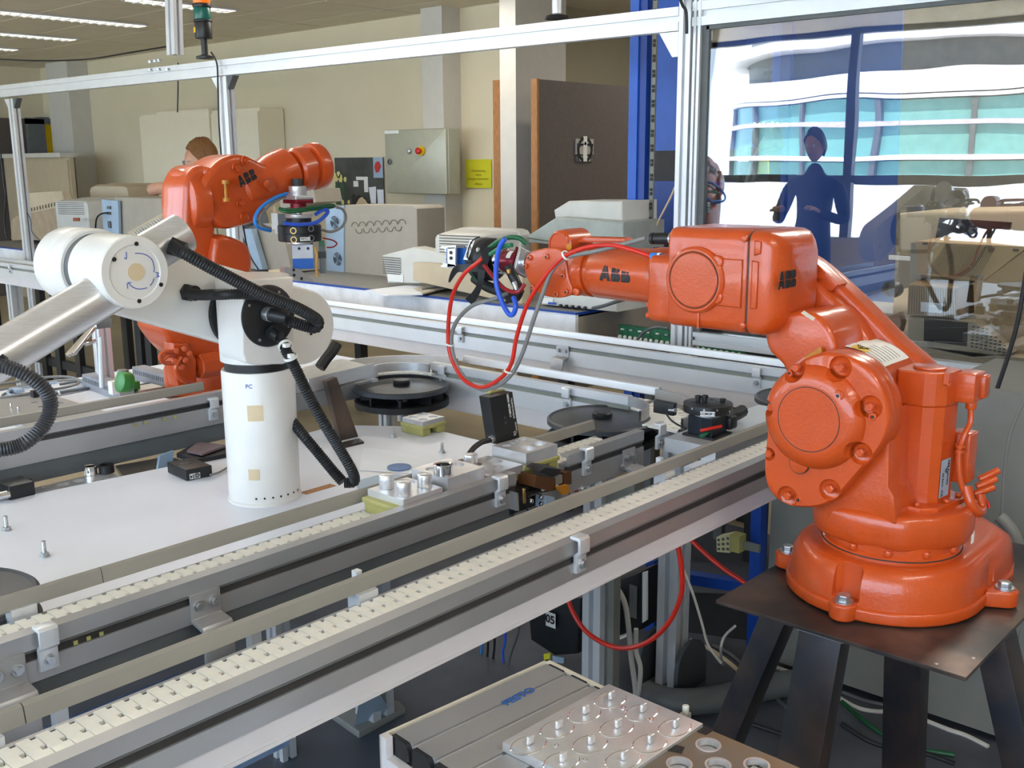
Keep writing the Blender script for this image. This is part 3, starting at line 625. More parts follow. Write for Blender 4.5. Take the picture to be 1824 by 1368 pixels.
# conveyor 3: behind the white table
c3 = thing('conveyor', 'conveyor with dark grey lower cover ending behind the white robot column', 'conveyor', (1.2, 2.75, 0.8))
straight(c3, 'x', 0.2, 1.70, F3, 1, skirt_m=DKGREY, belt=(0.9, 1.68), wb=0.112, zlow=0.845, skz=0.793, rail_join=())
for q in ((1.629, 2.66, 0.8944),): brk((q[0], q[1], 0.885), (0, -1, 0), c3)
for k in range(4):
    q = (1.38, 2.655, 0.8936) if k == 0 else ((1.412, 2.655, 0.8939) if k == 1 else ((1.469, 2.655, 0.8929) if k == 2 else (1.503, 2.655, 0.8932)))
    screw(c3, q, (0, -1, 0), 0.005, 0.003, YELP, 'slot_nut', False)
obj('end_block', MB().rbox((1.70, 2.66, 0.845), (1.78, 2.84, 0.905), 0.004), ALU, c3)
obj('end_block', MB().rbox((1.69, 2.68, 0.80), (1.76, 2.82, 0.85), 0.004), BLACKP, c3)
# inner cross conveyor + outer back conveyor
ci = thing('conveyor', 'inner cross conveyor between the two dark wheels, in front of the back conveyor', 'conveyor', (2.45, 2.1, 0.8))
straight(ci, 'y', 1.70, 2.52, XI, 1, belt=(1.72, 2.50), mback=ALUL, mrail=ALUL, zlow=0.85, skz=0.79, skirt_m=SKIRT, slot_m=RACKG)
for q in ((2.385, 1.92, 0.8825), (2.385, 2.456, 0.9206)): brk((q[0], q[1], 0.895), (-1, 0, 0), ci)
co = thing('conveyor', 'long back conveyor in front of the computer bench', 'conveyor', (3.1, 4, 0.8))
straight(co, 'y', 1.40, 8.6, XA, 1, belt=(1.42, 8.5), mback=ALUL, mrail=ALUL, zlow=0.845, skz=0.79, skirt_m=SKIRT, slot_m=RACKG)
for q in ((3.03, 3.009, 0.9059), (3.03, 1.639, 0.9183), (3.03, 6.609, 0.8765), (3.03, 7.378, 0.9005)): brk((q[0], q[1], 0.895), (-1, 0, 0), co)
q = (3.03, 2.465, 0.8651); plate_brk((q[0], q[1], 0.895), (-1, 0, 0), co, 0.06, 0.07)
# curved ends
def curve(root, c, r, a0, a1, m_rail, z=0, outer=True, links=True, mi=None):
    c = V((c[0], c[1], 0)); n = 24; sw = radians(a1 - a0); st = (cos(radians(a0)), sin(radians(a0)), 0)
    def L(pr, m, nm, k=n): return obj(nm, MB().lathe(pr, c, (0, 0, 1), n=k, closed=True, sweep=sw, start=st), m, root)
    if outer: L([(r + 0.075, 0.912), (r + 0.075, 0.941), (r + 0.067, 0.941), (r + 0.067, 0.912)], m_rail, 'curved_guide'); L([(r + 0.06, 0.85), (r + 0.06, 0.91), (r + 0.072, 0.91), (r + 0.072, 0.85)], m_rail, 'curved_beam')
    L([(r - 0.066, 0.912), (r - 0.066, 0.941), (r - 0.060, 0.941), (r - 0.060, 0.912)], mi or m_rail, 'curved_guide')
    if links:
        wd = 0.112; m = int(abs(sw) * r / 0.0245); src = None
        for k in range(m):
            a = radians(a0) + sw * k / m; M = Matrix.Translation((c.x, c.y, ZB)) @ Matrix.Rotation(a, 4, 'Z') @ Matrix(((0, -1, 0, r + wd / 2), (1, 0, 0, 0), (0, 0, 1, 0), (0, 0, 0, 1)))
            if src is None: src = obj('chain_link', link_mesh(wd), WHITEP, root, 'white plastic belt link'); src.matrix_basis = src.matrix_basis @ M
            else: inst('chain_link', src, root, M)
def wheel(c, z, lab, r=0.155, double=True):
    t = thing('guide_wheel', lab, 'wheel', (c[0], c[1], z - 0.05), 'dark turning wheels at the conveyor corners' if False else None)
    obj('disc', MB().lathe([(0.0, 0.0), (0.09, 0.001), (r - 0.012, -0.002), (r - 0.006, 0.002), (r, -0.002), (r, -0.014), (r - 0.02, -0.02), (r - 0.04, -0.02)], (c[0], c[1], z), n=64), DISC, t)
    obj('hub_cap', MB().lathe([(0.026, 0), (0.028, 0.004), (0.028, 0.014), (0.024, 0.018), (0.0, 0.018)], (c[0], c[1], z), n=28), BLACKP, t)
    if double:
        obj('lower_disc', MB().lathe([(0.05, -0.055), (r - 0.02, -0.05), (r - 0.006, -0.044), (r, -0.046), (r, -0.064), (r - 0.012, -0.068), (0.05, -0.074)], (c[0], c[1], z), n=64), RUBBER, t)
        sp = MB()
        for k in range(8):
            a = k * pi / 4; sp.box((0.03, -0.004, -0.05), (r - 0.02, 0.004, -0.024), Matrix.Translation((c[0], c[1], z)) @ Matrix.Rotation(a, 4, 'Z'))
        obj('spokes', sp, RUBBER, t); obj('axle', MB().cyl((c[0], c[1], z - 0.12), (c[0], c[1], z - 0.01), 0.018), STEEL, t)
    return t
W1, W2, W3 = (2.235, 2.50), (2.265, 1.70), (2.87, 1.385)
wheel(W1, 0.890, 'double dark wheel under the curved steel guide left of the hanging cables')
wheel(W2, 0.902, 'dark wheel with a black hub beside the black tool changer')
wheel(W3, 0.902, 'dark wheel half hidden behind the shoulder cover of the front robot')
curve(ci, W2, 0.19, -90, 0, ALU, links=True); curve(ci, W1, 0.19, 0, 90, BRUSH, links=True); curve(co, W3, 0.20, -90, 0, ALU)
# short joining run of the inner loop towards the white column
cj = thing('conveyor', 'short steel guide run between the white robot and the left dark wheel', 'conveyor', (2.0, 2.72, 0.85))
obj('guide_rail', MB().box((1.86, 2.617, 0.900), (2.235, 2.625, 0.941)), BRUSH, cj); obj('guide_rail', MB().box((1.80, 2.752, 0.900), (2.235, 2.760, 0.941)), BRUSH, cj)
obj('beam', MB().box((1.86, 2.61, 0.845), (2.20, 2.63, 0.895)), ALU, cj); obj('belt_bed', MB().box((1.86, 2.63, 0.875), (2.235, 2.745, 0.888)), DARK, cj)
obj('end_plate', MB().box((2.20, 2.60, 0.83), (2.22, 2.64, 0.90)), ALUL, cj)
obj('rail_cover', MB().prism([(1.834, 2.518, 0.945), (2.187, 2.574, 0.945), (2.213, 2.775, 0.945), (2.034, 2.755, 0.945)], (0, 0, 0.002)), BRUSH, cj)
# wide silver tongue: near guide strip in front of wheel 1
obj('guide_strip', MB().prism([(1.789, 2.4, 0.9938), (2.037, 2.4, 1.004), (2.036, 2.4, 0.967), (1.787, 2.4, 0.9527)], (0, 0.004, 0)), BRUSH, cj)
# ================= tables =================
tb = thing('work_table', 'white table top carrying the white robot, with loose parts on it', 'table', (1.2, 2.0, 0.76))
obj('table_top', MB().prism([(-0.3, 1.60, 0.776), (2.13, 1.60, 0.776), (2.14, 2.30, 0.776), (1.98, 2.52, 0.776), (1.55, 2.49, 0.776), (1.16, 2.53, 0.776), (0.5, 2.60, 0.776), (-0.3, 2.6, 0.776)], (0, 0, 0.024)), TABLE, tb)
for q in ((0.3, 2.2), (1.5, 2.2), (1.95, 2.40), (0.3, 2.45)): prof_bar('leg', (q[0], q[1], 0), (q[0], q[1], 0.776), 0.045, 0.045, 'z', tb)
t2 = thing('work_table', 'white table top behind the left conveyor carrying the rear orange robot', 'table', (1.9, 3.3, 0.76))
obj('table_top', MB().box((0.6, 2.86, 0.776), (2.75, 3.87, 0.80)), TABLE, t2)
for q in ((0.8, 3.0), (2.6, 3.0), (2.6, 3.75), (0.8, 3.75)): prof_bar('leg', (q[0], q[1], 0), (q[0], q[1], 0.776), 0.045, 0.045, 'z', t2)
# computer bench along the cage
bn = thing('computer_bench', 'long white bench with a thin blue edge carrying the computers', 'bench', (3.9, 5, 0))
zb = 0.96; ye = (3.52, 2.795, 0.9362)[1]
obj('front_board', MB().box((3.52, ye, 0.70), (3.54, 9.4, zb - 0.008)), mat('bench_white', S(240, 242, 248), 0.4), bn); obj('edge_strip', MB().box((3.515, ye - 0.004, zb - 0.008), (3.54, 9.4, zb)), BLUED, bn)
obj('edge_strip', MB().box((3.54, ye - 0.004, zb - 0.012), (4.3, ye, zb)), BLUED, bn); obj('side_board', MB().box((3.54, ye, 0.70), (4.3, ye + 0.02, zb - 0.012)), PCGREY, bn)
obj('bench_top', MB().box((3.54, ye, zb - 0.02), (4.28, 3.3, zb)).box((3.54, 3.3, zb - 0.02), (4.66, 9.4, zb)), CABG, bn, 'grey bench surface')
for y in (2.9, 5.2, 7.3, 9.2): obj('leg', MB().box((3.6, y, 0), (3.65, y + 0.06, 0.70)), BLACKP, bn); obj('leg', MB().box((4.3, y, 0), (4.36, y + 0.06, 0.70)), BLACKP, bn)
# black legs and dark bars under the bench, seen beneath the white arm
ul = thing('bench_frame', 'row of black uprights under the back conveyor below the white arm', 'frame', (3.2, 5, 0))
for a in ((3.25, 7.515, 0.5508), (3.25, 7.288, 0.5716), (3.25, 6.985, 0.5994), (3.25, 6.698, 0.6256), (3.25, 6.288, 0.5171), (3.25, 6.121, 0.5349), (3.25, 6.001, 0.5476)): obj('upright', MB().box((3.25, a[1] - 0.035, 0), (3.29, a[1] + 0.035, 0.79)), BLACKP, ul)
for a in ((3.12, 7.583, 0.5589), (3.12, 6.344, 0.5278)): prof_bar('upright', (3.12, a[1], 0), (3.12, a[1], 0.79), 0.08, 0.08, 'z', ul)
obj('crossbar', MB().box((3.26, 5.2, 0.18), (3.3, 8.6, 0.24)), BLACKP, ul)
# ================= grey cabinet beside the robot =================
gc = thing('controller_cabinet', 'large grey steel cabinet standing behind the robot stand', 'cabinet', (3.0, 0.5, 0))
obj('front_panel', MB().box((2.85, -0.8, 0.03), (2.87, 1.02, 1.005)), CABG, gc); obj('front_panel', MB().box((2.85, 1.03, 0.03), (2.87, 1.475, 0.82)), CABG, gc)
obj('body', MB().box((2.87, -0.8, 0.03), (3.35, 1.0, 1.0)).box((2.87, 1.02, 0.03), (3.3, 1.46, 0.80)), CABG, gc)
obj('plinth', MB().box((2.92, -0.8, 0), (3.3, 1.40, 0.03)), BLACKP, gc)

obj('lower_tray', MB().box((0.30, 1.48, 0.545), (1.02, 1.86, 0.56)), mat('blue_grey_tray', S(120, 146, 184), 0.5), c2, 'blue grey tray under the conveyor'); obj('tray_hanger', MB().box((0.98, 1.52, 0.56), (1.0, 1.54, 0.87)), ALUL, c2); obj('tray_hanger', MB().box((0.62, 1.52, 0.56), (0.64, 1.54, 0.87)), ALUL, c2)
# ================= steel stand =================
st = thing('robot_stand', 'welded raw steel stand with four splayed legs under the front orange robot', 'stand', (1.97, 0.75, 0))
obj('top_plate', MB().box((1.70, 0.508, 0.742), (2.42, 0.99, 0.75)), RAWST, st, bevel=0.0008)
def leg(a, b, wx, wy):
    a = V(a); b = V(b); t = 0.006; mb = MB(); o_ = [(-wx, -wy), (wx, -wy), (wx, wy), (-wx, wy)]
    mb.rings([[b + V((p[0], p[1], 0)) for p in o_], [a + V((p[0], p[1], 0)) for p in o_]])
    l = obj('leg', mb, RAWLEG, st, bevel=0.004)
    wd = [a + V((p[0] * 1.04, p[1] * 1.04, -0.004)) for p in o_]
    obj('weld', MB().tube(wd + [wd[0]], 0.0035, 6, 1), STEEL, l)
leg((1.737, 0.775, 0.742), (1.60, 0.80, 0), 0.024, 0.042); leg((1.93, 0.935, 0.742), (1.86, 1.16, 0), 0.036, 0.03)
leg((2.10, 0.76, 0.742), (2.24, 0.78, 0), 0.03, 0.04); leg((1.98, 0.555, 0.742), (2.0, 0.34, 0), 0.036, 0.03)
for q in ((1.717, 0.5636, 0.75), (1.78, 0.5229, 0.75)): obj('rivet', MB().ball(q, 0.004, (1, 1, 0.4), 10, 6), STEEL, st)
# ================= front orange robot =================
ra = thing('industrial_robot', 'large glossy orange robot arm on the steel stand at the right', 'robot', (1.972, 0.75, 0.75))
AX, AY = 1.968, 0.755
def circ(cx, cy, r, n=40, a0=0, a1=360): return [(cx + r * cos(radians(a0 + (a1 - a0) * i / n)), cy + r * sin(radians(a0 + (a1 - a0) * i / n))) for i in range(n)]
def footing(r, e):      # round front, wide tail towards +x
    P = [(AX + r * cos(radians(t)), AY + 0.01 + r * sin(radians(t))) for t in range(76, 267, 10)]
    return P + [(2.05, AY + 0.01 - r), (2.16, AY + 0.008 - r), (2.22 + e, 0.59), (2.275 + e, 0.645), (2.33 + e, 0.72), (2.34 + e, 0.79), (2.30 + e, 0.88), (2.15, 0.945)]
fl = obj('base_flange', MB().rprism([(x, y, 0.753) for x, y in footing(0.190, 0.006)], (0, 0, 0.026), 0.006), ORANGE, ra)
def ring_of(P, z, k):
    cx_ = AX; cy_ = AY; return [V((cx_ + (x - cx_) * k, cy_ + (y - cy_) * k, z)) for x, y in P]
FP = footing(0.184, 0.0)
obj('base', MB().rings([ring_of(FP, z, k) for z, k in ((0.778, 1.0), (0.805, 0.985), (0.828, 0.965), (0.842, 0.93), (0.850, 0.89), (0.854, 0.84), (0.855, 0.76))]), ORANGE, ra)
EARS = ((1.782, 0.764), (2.046, 0.556), (1.95, 0.965))
for i, (bx_, by_) in enumerate(EARS):
    c_ = V((bx_, by_, 0.753)); d = (V((AX, AY, 0.753)) - c_); d.z = 0; d.normalize(); t = V((-d.y, d.x, 0))
    P = [c_ + d * 0.035 + t * 0.03] + [c_ - d * 0.026 * sin(a) + t * 0.026 * cos(a) for a in [pi * k / 8 for k in range(9)]] + [c_ + d * 0.035 - t * 0.03]
    e = obj('mounting_ear', MB().rprism(P, (0, 0, 0.032), 0.004), ORANGE, ra)
    obj('washer', MB().cyl(c_ + V((0, 0, 0.032)), c_ + V((0, 0, 0.036)), 0.018), STEEL, e)
    obj('bolt', MB().hexa(c_ + V((0, 0, 0.035)), (0, 0, 1), 0.0125, 0.011), STEEL, e, bevel=0.001)
ct = MB()
for bx_, by_ in EARS:
    c_ = V((bx_, by_, 0.7855)); d = (V((AX, AY, 0.7855)) - c_).normalized(); t = V((-d.y, d.x, 0))
    ct.rprism([c_ - d * 0.03 + t * 0.027, c_ - d * 0.03 - t * 0.027, c_ + d * 0.020 - t * 0.027, c_ + d * 0.030 - t * 0.018, c_ + d * 0.030 + t * 0.018, c_ + d * 0.020 + t * 0.027], (0, 0, 0.2), 0.006)
cu = obj('cutter', ct, ORANGE, None); bpy.context.view_layer.update()
for ob_ in [o for o in ra.children if o.name.split('.')[0] == 'base']:
    md = ob_.modifiers.new('cut', 'BOOLEAN'); md.operation = 'DIFFERENCE'; md.object = cu; md.solver = 'EXACT'; bpy.context.view_layer.update()
    me_ = bpy.data.meshes.new_from_object(ob_.evaluated_get(bpy.context.evaluated_depsgraph_get())); ob_.modifiers.clear(); ob_.data = me_; me_.set_sharp_from_angle(angle=radians(40))
bpy.data.objects.remove(cu)
obj('turntable_ring', MB().lathe([(0.132, 0.85), (0.132, 0.866), (0.126, 0.870), (0.126, 0.885), (0.12, 0.89)], (AX, AY, 0), n=64), ORANGE, ra)
o = obj('joint_gap', MB().lathe([(0.1335, 0.8605), (0.1335, 0.8625), (0.12, 0.8625), (0.12, 0.8605)], (AX, AY, 0), n=64, closed=True), DARK, ra)
# turret
T = [(1.835, 0.79), (1.838, 0.74), (1.85, 0.69), (1.885, 0.655), (1.91, 0.635), (1.955, 0.612), (2.01, 0.61), (2.06, 0.635), (2.10, 0.68), (2.115, 0.75), (2.11, 0.82), (2.06, 0.875), (1.99, 0.90), (1.91, 0.895), (1.86, 0.86)]
TS = [(p.x, p.y) for p in spline([(x, y, 0) for x, y in T], 4, True)]
tu = obj('turret', MB().rings([ring_of(TS, z, k) for z, k in ((0.876, 0.86), (0.879, 0.93), (0.886, 0.975), (0.90, 1.0), (0.925, 1.0), (0.938, 0.985), (0.945, 0.95), (0.948, 0.90))]), ORANGE, ra)
obj('turret_skirt', MB().lathe([(0.10, 0.868), (0.118, 0.868), (0.124, 0.873), (0.124, 0.886)], (AX, AY, 0), n=56), ORANGE, ra)
for k, a in enumerate((170, 200, 232, 262, 290)):
    q = V((AX + 0.128 * cos(radians(a)), AY + 0.128 * sin(radians(a)), 0.869)); obj('bolt', MB().bcyl(q, q + V((0, 0, 0.012)), 0.007, 0.002, 12), ORANGE, tu)
q = (1.9, 0.6084, 0.9235)
q = (2.005, 0.608, 0.885); obj('tag', rect((1.992, 0.6085, 0.878), (1, 0, 0), (0, 0, 1), 0.014, 0.024, -0.001), LABELW, tu)
# shoulder: side casting and its bolted cover, facing the window side
def YZ(x, pts): return [V((x, p[1] * x / p[0], 1.6 + (p[2] - 1.6) * x / p[0])) for p in pts]
OUT = [(1.8, 0.8044, 1.25), (1.8, 0.8461, 1.249), (1.8, 0.8814, 1.234), (1.8, 0.9146, 1.206), (1.8, 0.9386, 1.166), (1.8, 0.9504, 1.114), (1.8, 0.9549, 1.056), (1.8, 0.9563, 1.01), (1.8, 0.9508, 0.9741), (1.8, 0.9311, 0.9481), (1.8, 0.9002, 0.9375), (1.8, 0.8648, 0.9408), (1.8, 0.8285, 0.9535), (1.8, 0.8027, 0.9759), (1.8, 0.7782, 1.01), (1.8, 0.7485, 1.053), (1.8, 0.7236, 1.091), (1.8, 0.7128, 1.129), (1.8, 0.7165, 1.167), (1.8, 0.7347, 1.206), (1.8, 0.7628, 1.235)]
OS = [tuple(p) for p in spline(OUT, 3, True)]
CY, CZ = 0.856, 1.124
sh = obj('shoulder_casting', MB().rprism([V((1.835, p[1], p[2])) for p in OS], (0.04, 0, 0), 0.006), ORANGE, ra)
co_ = MB()
def shr(x, k, cy=0.845, cz=1.09): return [V((x, cy + (p[1] - cy) * k, cz + (p[2] - cz) * k)) for p in OS]
co_.rings([shr(1.836, 1.0), shr(1.816, 1.0), shr(1.811, 0.988), shr(1.808, 0.965)])
cv = obj('shoulder_cover', co_, ORANGE, ra)
dm = obj('cover_dome', MB().lathe([(0.101, -0.006), (0.101, 0.002), (0.098, 0.010), (0.088, 0.020), (0.078, 0.025), (0.066, 0.0265), (0.06, 0.0265)], (1.810, CY, CZ), (-1, 0, 0), n=96), ORANGE, cv)
BOLTS = ((1.8, 0.8975, 1.214), (1.8, 0.8105, 1.225), (1.8, 0.7493, 1.16), (1.8, 0.7615, 1.071), (1.8, 0.8159, 0.9898), (1.8, 0.9025, 0.9577), (1.8, 0.9453, 1.036), (1.8, 0.9451, 1.13))
ct = MB()
for q in BOLTS:
    q = V(q); q.x = 1.818; d = (V((1.818, CY, CZ)) - q).normalized() if q.z > 1.02 else V((0, 0, 1))
    k_ = 0.62 if q.y > 0.935 else 1.0
    ct.lathe([(r_ * k_, h_) for r_, h_ in [(0.0, 0), (0.015, 0.0005), (0.020, 0.004), (0.025, 0.02), (0.030, 0.05)]], q - d * 0.002, (-1, 0, 0), n=24)
co2 = obj('cutter', ct, ORANGE, None)
for ob_ in (cv, dm):
    md = ob_.modifiers.new('cut', 'BOOLEAN'); md.operation = 'DIFFERENCE'; md.object = co2; md.solver = 'EXACT'
bpy.context.view_layer.update(); dg_ = bpy.context.evaluated_depsgraph_get()
for ob_ in (cv, dm):
    me_ = bpy.data.meshes.new_from_object(ob_.evaluated_get(dg_)); ob_.modifiers.clear(); ob_.data = me_; me_.set_sharp_from_angle(angle=radians(40))
bpy.data.objects.remove(co2)
obj('cover_disc', MB().lathe([(0.0, 0.0275), (0.0605, 0.0275), (0.0615, 0.026)], (1.810, CY, CZ), (-1, 0, 0), n=64), ORANGE, cv)
obj('disc_joint', MB().lathe([(0.0615, 0.024), (0.0615, 0.0268), (0.063, 0.0268), (0.063, 0.024)], (1.810, CY, CZ), (-1, 0, 0), n=64, closed=True), DARK, cv)
q = V((1.8, 0.8803, 1.028)); q.x = 1.810; obj('small_cover', MB().bcyl(q, q - V((0.008, 0, 0)), 0.019, 0.002, 40), ORANGE, cv); obj('disc_joint', MB().lathe([(0.019, 0), (0.0205, 0), (0.0205, 0.0055), (0.019, 0.0055)], q, (-1, 0, 0), n=40, closed=True), DARK, cv)
for q in BOLTS:
    q = V(q); q.x = 1.818
    obj('cover_bolt', MB().lathe([(0.0088, 0), (0.0088, 0.013), (0.0068, 0.0155), (0, 0.0155)], q, (-1, 0, 0), n=6), ORANGE, cv, sharp=20)
for q, r_ in (((1.8, 0.9109, 1.202), 0.0045), ((1.8, 0.7429, 1.143), 0.005), ((1.8, 0.8797, 0.9546), 0.0045), ((1.8, 0.802, 1.177), 0.0075)):
    q = V(q); q.x = 1.808 if r_ < 0.007 else 1.787
    e = obj('plug', MB().lathe([(r_ * 1.5, -0.014), (r_ * 1.5, 0.001), (r_ * 1.3, 0.0022), (r_ * 0.8, 0.0022), (r_ * 0.7, 0)], q, (-1, 0, 0), n=24), ORANGE, cv)
    obj('socket_hole', MB().cyl(q, q - V((0.0026, 0, 0)), r_ * 0.5, n=6), DARK, e)
# yoke between turret and shoulder
WB = [(1.845, 0.8497, 0.9464), (1.845, 0.8084, 0.986), (1.845, 0.7628, 1.054), (1.845, 0.7412, 1.101), (1.845, 0.7315, 1.146), (1.845, 0.7232, 1.088), (1.845, 0.7194, 1.005), (1.845, 0.7076, 0.9885), (1.845, 0.6996, 0.9355), (1.845, 0.8267, 0.9113)]
obj('shoulder_web', MB().rprism([V((1.845, q[1], q[2])) for q in WB], (0.10, 0, 0), 0.004, 2), ORANGE, ra)
obj('yoke', MB().rprism([V((1.90, y, z)) for y, z in [(0.74, 0.93), (0.90, 0.93), (0.93, 1.0), (0.93, 1.08), (0.90, 1.18), (0.85, 1.22), (0.80, 1.20), (0.765, 1.1), (0.755, 1.0)]], (0.11, 0, 0), 0.006), ORANGE, ra)
# hub along the shoulder axis with the data labels
hb = obj('axis_two_hub', MB().lathe([(0.10, 0), (0.116, 0.004), (0.122, 0.10), (0.122, 0.172), (0.10, 0.176)], (1.875, CY, CZ), (1, 0, 0), n=64), ORANGE, ra)
def hublabel(x0, x1, a0, a1, m, nm, r=0.1225):
    n = 12; A = [radians(a0 + (a1 - a0) * i / n) for i in range(n + 1)]
    R = [[V((x, CY + (r + dr) * cos(a), CZ + (r + dr) * sin(a))) for a in A] for x, dr in ((x0, 0), (x1, 0), (x1, -0.002), (x0, -0.002))]
    return obj(nm, MB().rings(R + [R[0]], closed=False, caps=False), m, hb)
hublabel(1.925, 2.045, 66, 132, LABELW, 'data_label'); 
for k in range(7): hublabel(1.93 + 0.014 * k, 1.9315 + 0.014 * k, 104 if k < 5 else 110, 128, INK, 'print_line', 0.1228)
for k in range(5): hublabel(1.94 + 0.016 * k, 1.9412 + 0.016 * k, 74, 92 - 3 * (k % 2), INK, 'print_line', 0.1228)
hublabel(1.924, 1.950, 96, 111, YELD, 'warning_label', 0.1234)
a_ = radians(103.5); c0_ = V((1.937, CY + 0.1240 * cos(a_), CZ + 0.1240 * sin(a_))); tg = V((0, -sin(a_), cos(a_))); xx = V((1, 0, 0))
P3 = [c0_ + xx * -0.011 - tg * 0.0, c0_ + xx * 0.009 + tg * 0.012, c0_ + xx * 0.009 - tg * 0.012]
obj('warning_triangle', MB().tube([P3[0], P3[1], P3[2], P3[0]], 0.0008, 5, 1), INK, hb); obj('warning_triangle', MB().tube([c0_ + xx * 0.006, c0_ + tg * 0.002, c0_ - tg * 0.003, c0_ - xx * 0.006], 0.0007, 5, 1), INK, hb)
# lower arm: lobe with saddle and the long outer link
LB = [(1.885, 1.008, 1.247), (1.885, 1.008, 1.267), (1.885, 0.9904, 1.292), (1.885, 0.9521, 1.308), (1.885, 0.9094, 1.311), (1.885, 0.8853, 1.297), (1.885, 0.8679, 1.276), (1.885, 0.8543, 1.242), (1.885, 0.8506, 1.181), (1.885, 0.8838, 1.154), (1.885, 0.9378, 1.158), (1.885, 0.9683, 1.2), (1.885, 0.9968, 1.222)]
obj('arm_lobe', MB().rprism([V((1.885, p.y, p.z)) for p in spline([(0, q[1], q[2]) for q in LB], 3, True)], (0.17, 0, 0), 0.012, 4), ORANGE, ra)
LK = [(2.05, 1.091, 1.383), (2.05, 1.055, 1.407), (2.05, 1.014, 1.404), (2.05, 0.964, 1.374), (2.05, 0.9125, 1.336), (2.05, 0.8594, 1.292), (2.05, 0.8002, 1.242), (2.05, 0.7406, 1.198), (2.05, 0.7117, 1.137), (2.05, 0.7298, 1.056), (2.05, 0.8066, 1.007), (2.05, 0.905, 1.026), (2.05, 0.9713, 1.114), (2.05, 1.025, 1.205), (2.05, 1.072, 1.274), (2.05, 1.102, 1.333)]
lk = obj('lower_arm', MB().rprism([V((2.05, p.y, p.z)) for p in spline([(0, q[1], q[2]) for q in LK], 3, True)], (0.07, 0, 0), 0.014, 4), ORANGE, ra)
LC = [(2.03, 1.043, 1.375), (2.03, 1.012, 1.389), (2.03, 0.9398, 1.336), (2.03, 0.8636, 1.273), (2.03, 0.8356, 1.207), (2.03, 0.9038, 1.151), (2.03, 0.9686, 1.19), (2.03, 1.025, 1.281)]
obj('arm_web', MB().rprism([V((2.01, p.y, p.z)) for p in spline([(0, q[1], q[2]) for q in LC], 3, True)], (0.06, 0, 0), 0.012, 4), ORANGE, ra)
FC = [(2.04, 1.024, 1.402), (2.04, 1.007, 1.41), (2.04, 0.9702, 1.391), (2.04, 0.9235, 1.352), (2.04, 0.9373, 1.337), (2.04, 0.9627, 1.349), (2.04, 0.9972, 1.38)]
ff = obj('arm_flange', MB().rprism([V((2.025, q[1], q[2])) for q in FC], (0.05, 0, 0), 0.002), ORANGE, ra)
q = V((2.02, 0.9593, 1.37)); obj('stop_block', MB().cbox(q, (0.01, 0.014, 0.012)), ORANGE, ff)
q = V((1.88, 0.9195, 1.304)); obj('tag', MB().prism([(1.774, 0.8769, 1.325), (1.805, 0.8866, 1.325), (1.731, 0.8283, 1.325), (1.698, 0.8161, 1.325)], (0, 0, 0.001)), LABELW, ra)
q = V((1.88, 0.8957, 1.238)); obj('amber_plug', MB().prism([(1.87, 0.9135, 1.224), (1.87, 0.8798, 1.249), (1.87, 0.8738, 1.225), (1.87, 0.8974, 1.211)], (0.006, 0, 0)), AMBER, ra)
# axis-one motor
mt = obj('motor', MB().rprism([V((x, y, 0.955)) for x, y in [(1.935, 0.700), (1.945, 0.682), (1.962, 0.668), (2.012, 0.662), (2.024, 0.672), (2.026, 0.745), (2.018, 0.756), (1.944, 0.756), (1.935, 0.748)]], (0, 0, 0.19), 0.001, 1), ORANGE, ra, sharp=20)
obj('motor_cap', MB().rprism([V((x, y, 1.145)) for x, y in [(1.933, 0.700), (1.943, 0.681), (1.961, 0.666), (2.013, 0.660), (2.026, 0.671), (2.028, 0.746), (2.019, 0.758), (1.943, 0.758), (1.933, 0.749)]], (0, 0, 0.066), 0.003, 2), ORANGE, mt, sharp=20)
obj('cap_disc', MB().bcyl((1.985, 0.71, 1.211), (1.985, 0.71, 1.215), 0.03, 0.001), ORANGE, mt)
q = V((1.962, 0.672, 1.19)); obj('cap_notch', MB().box(q - V((0.01, 0.01, 0)), q + V((0.004, 0.0, 0.022))), ORANGE, mt); obj('cap_screw', MB().bcyl(q - V((0.004, 0.008, 0.004)), q + V((-0.004, -0.008, 0.002)), 0.005, 0.001, 10), ORANGE, mt)
obj('plug_box', MB().rbox((1.995, 0.628, 1.150), (2.05, 0.668, 1.207), 0.003), ORANGE, mt); obj('plug_box', MB().rbox((2.03, 0.62, 1.155), (2.06, 0.65, 1.20), 0.004), ORANGE, mt)
obj('cable_gland', MB().bcyl((2.02, 0.640, 1.135), (2.02, 0.640, 1.152), 0.010, 0.002, 12), ORANGE, mt)
obj('motor_cable', MB().tube([(2.02, 0.640, 1.138), (2.018, 0.638, 1.11), (2.005, 0.643, 1.085), (2.0, 0.648, 1.05), (2.0, 0.642, 1.0), (2.01, 0.63, 0.965), (2.03, 0.62, 0.95)], 0.0055, 10, 6), ORANGE, mt)
for z_ in (1.062, 1.052): obj('cable_clip', MB().lathe([(0.006, 0), (0.009, 0), (0.009, 0.006), (0.006, 0.006)], (2.0, 0.647, z_), n=14, closed=True), ORANGE, mt)
obj('junction_box', MB().rbox((2.02, 0.635, 0.985), (2.065, 0.675, 1.085), 0.004), ORANGE, mt)
for k in range(3): obj('connector', MB().bcyl((2.05 + 0.012 * k, 0.63, 0.96 + 0.012 * k), (2.075 + 0.01 * k, 0.60, 0.975 + 0.015 * k), 0.007, 0.002, 12), ORANGE, mt)
obj('hose_loop', MB().tube([(2.01, 0.632, 0.985), (2.005, 0.62, 0.955), (2.02, 0.61, 0.935), (2.045, 0.612, 0.935), (2.055, 0.62, 0.96)], 0.010, 12, 6), ORANGE, mt)
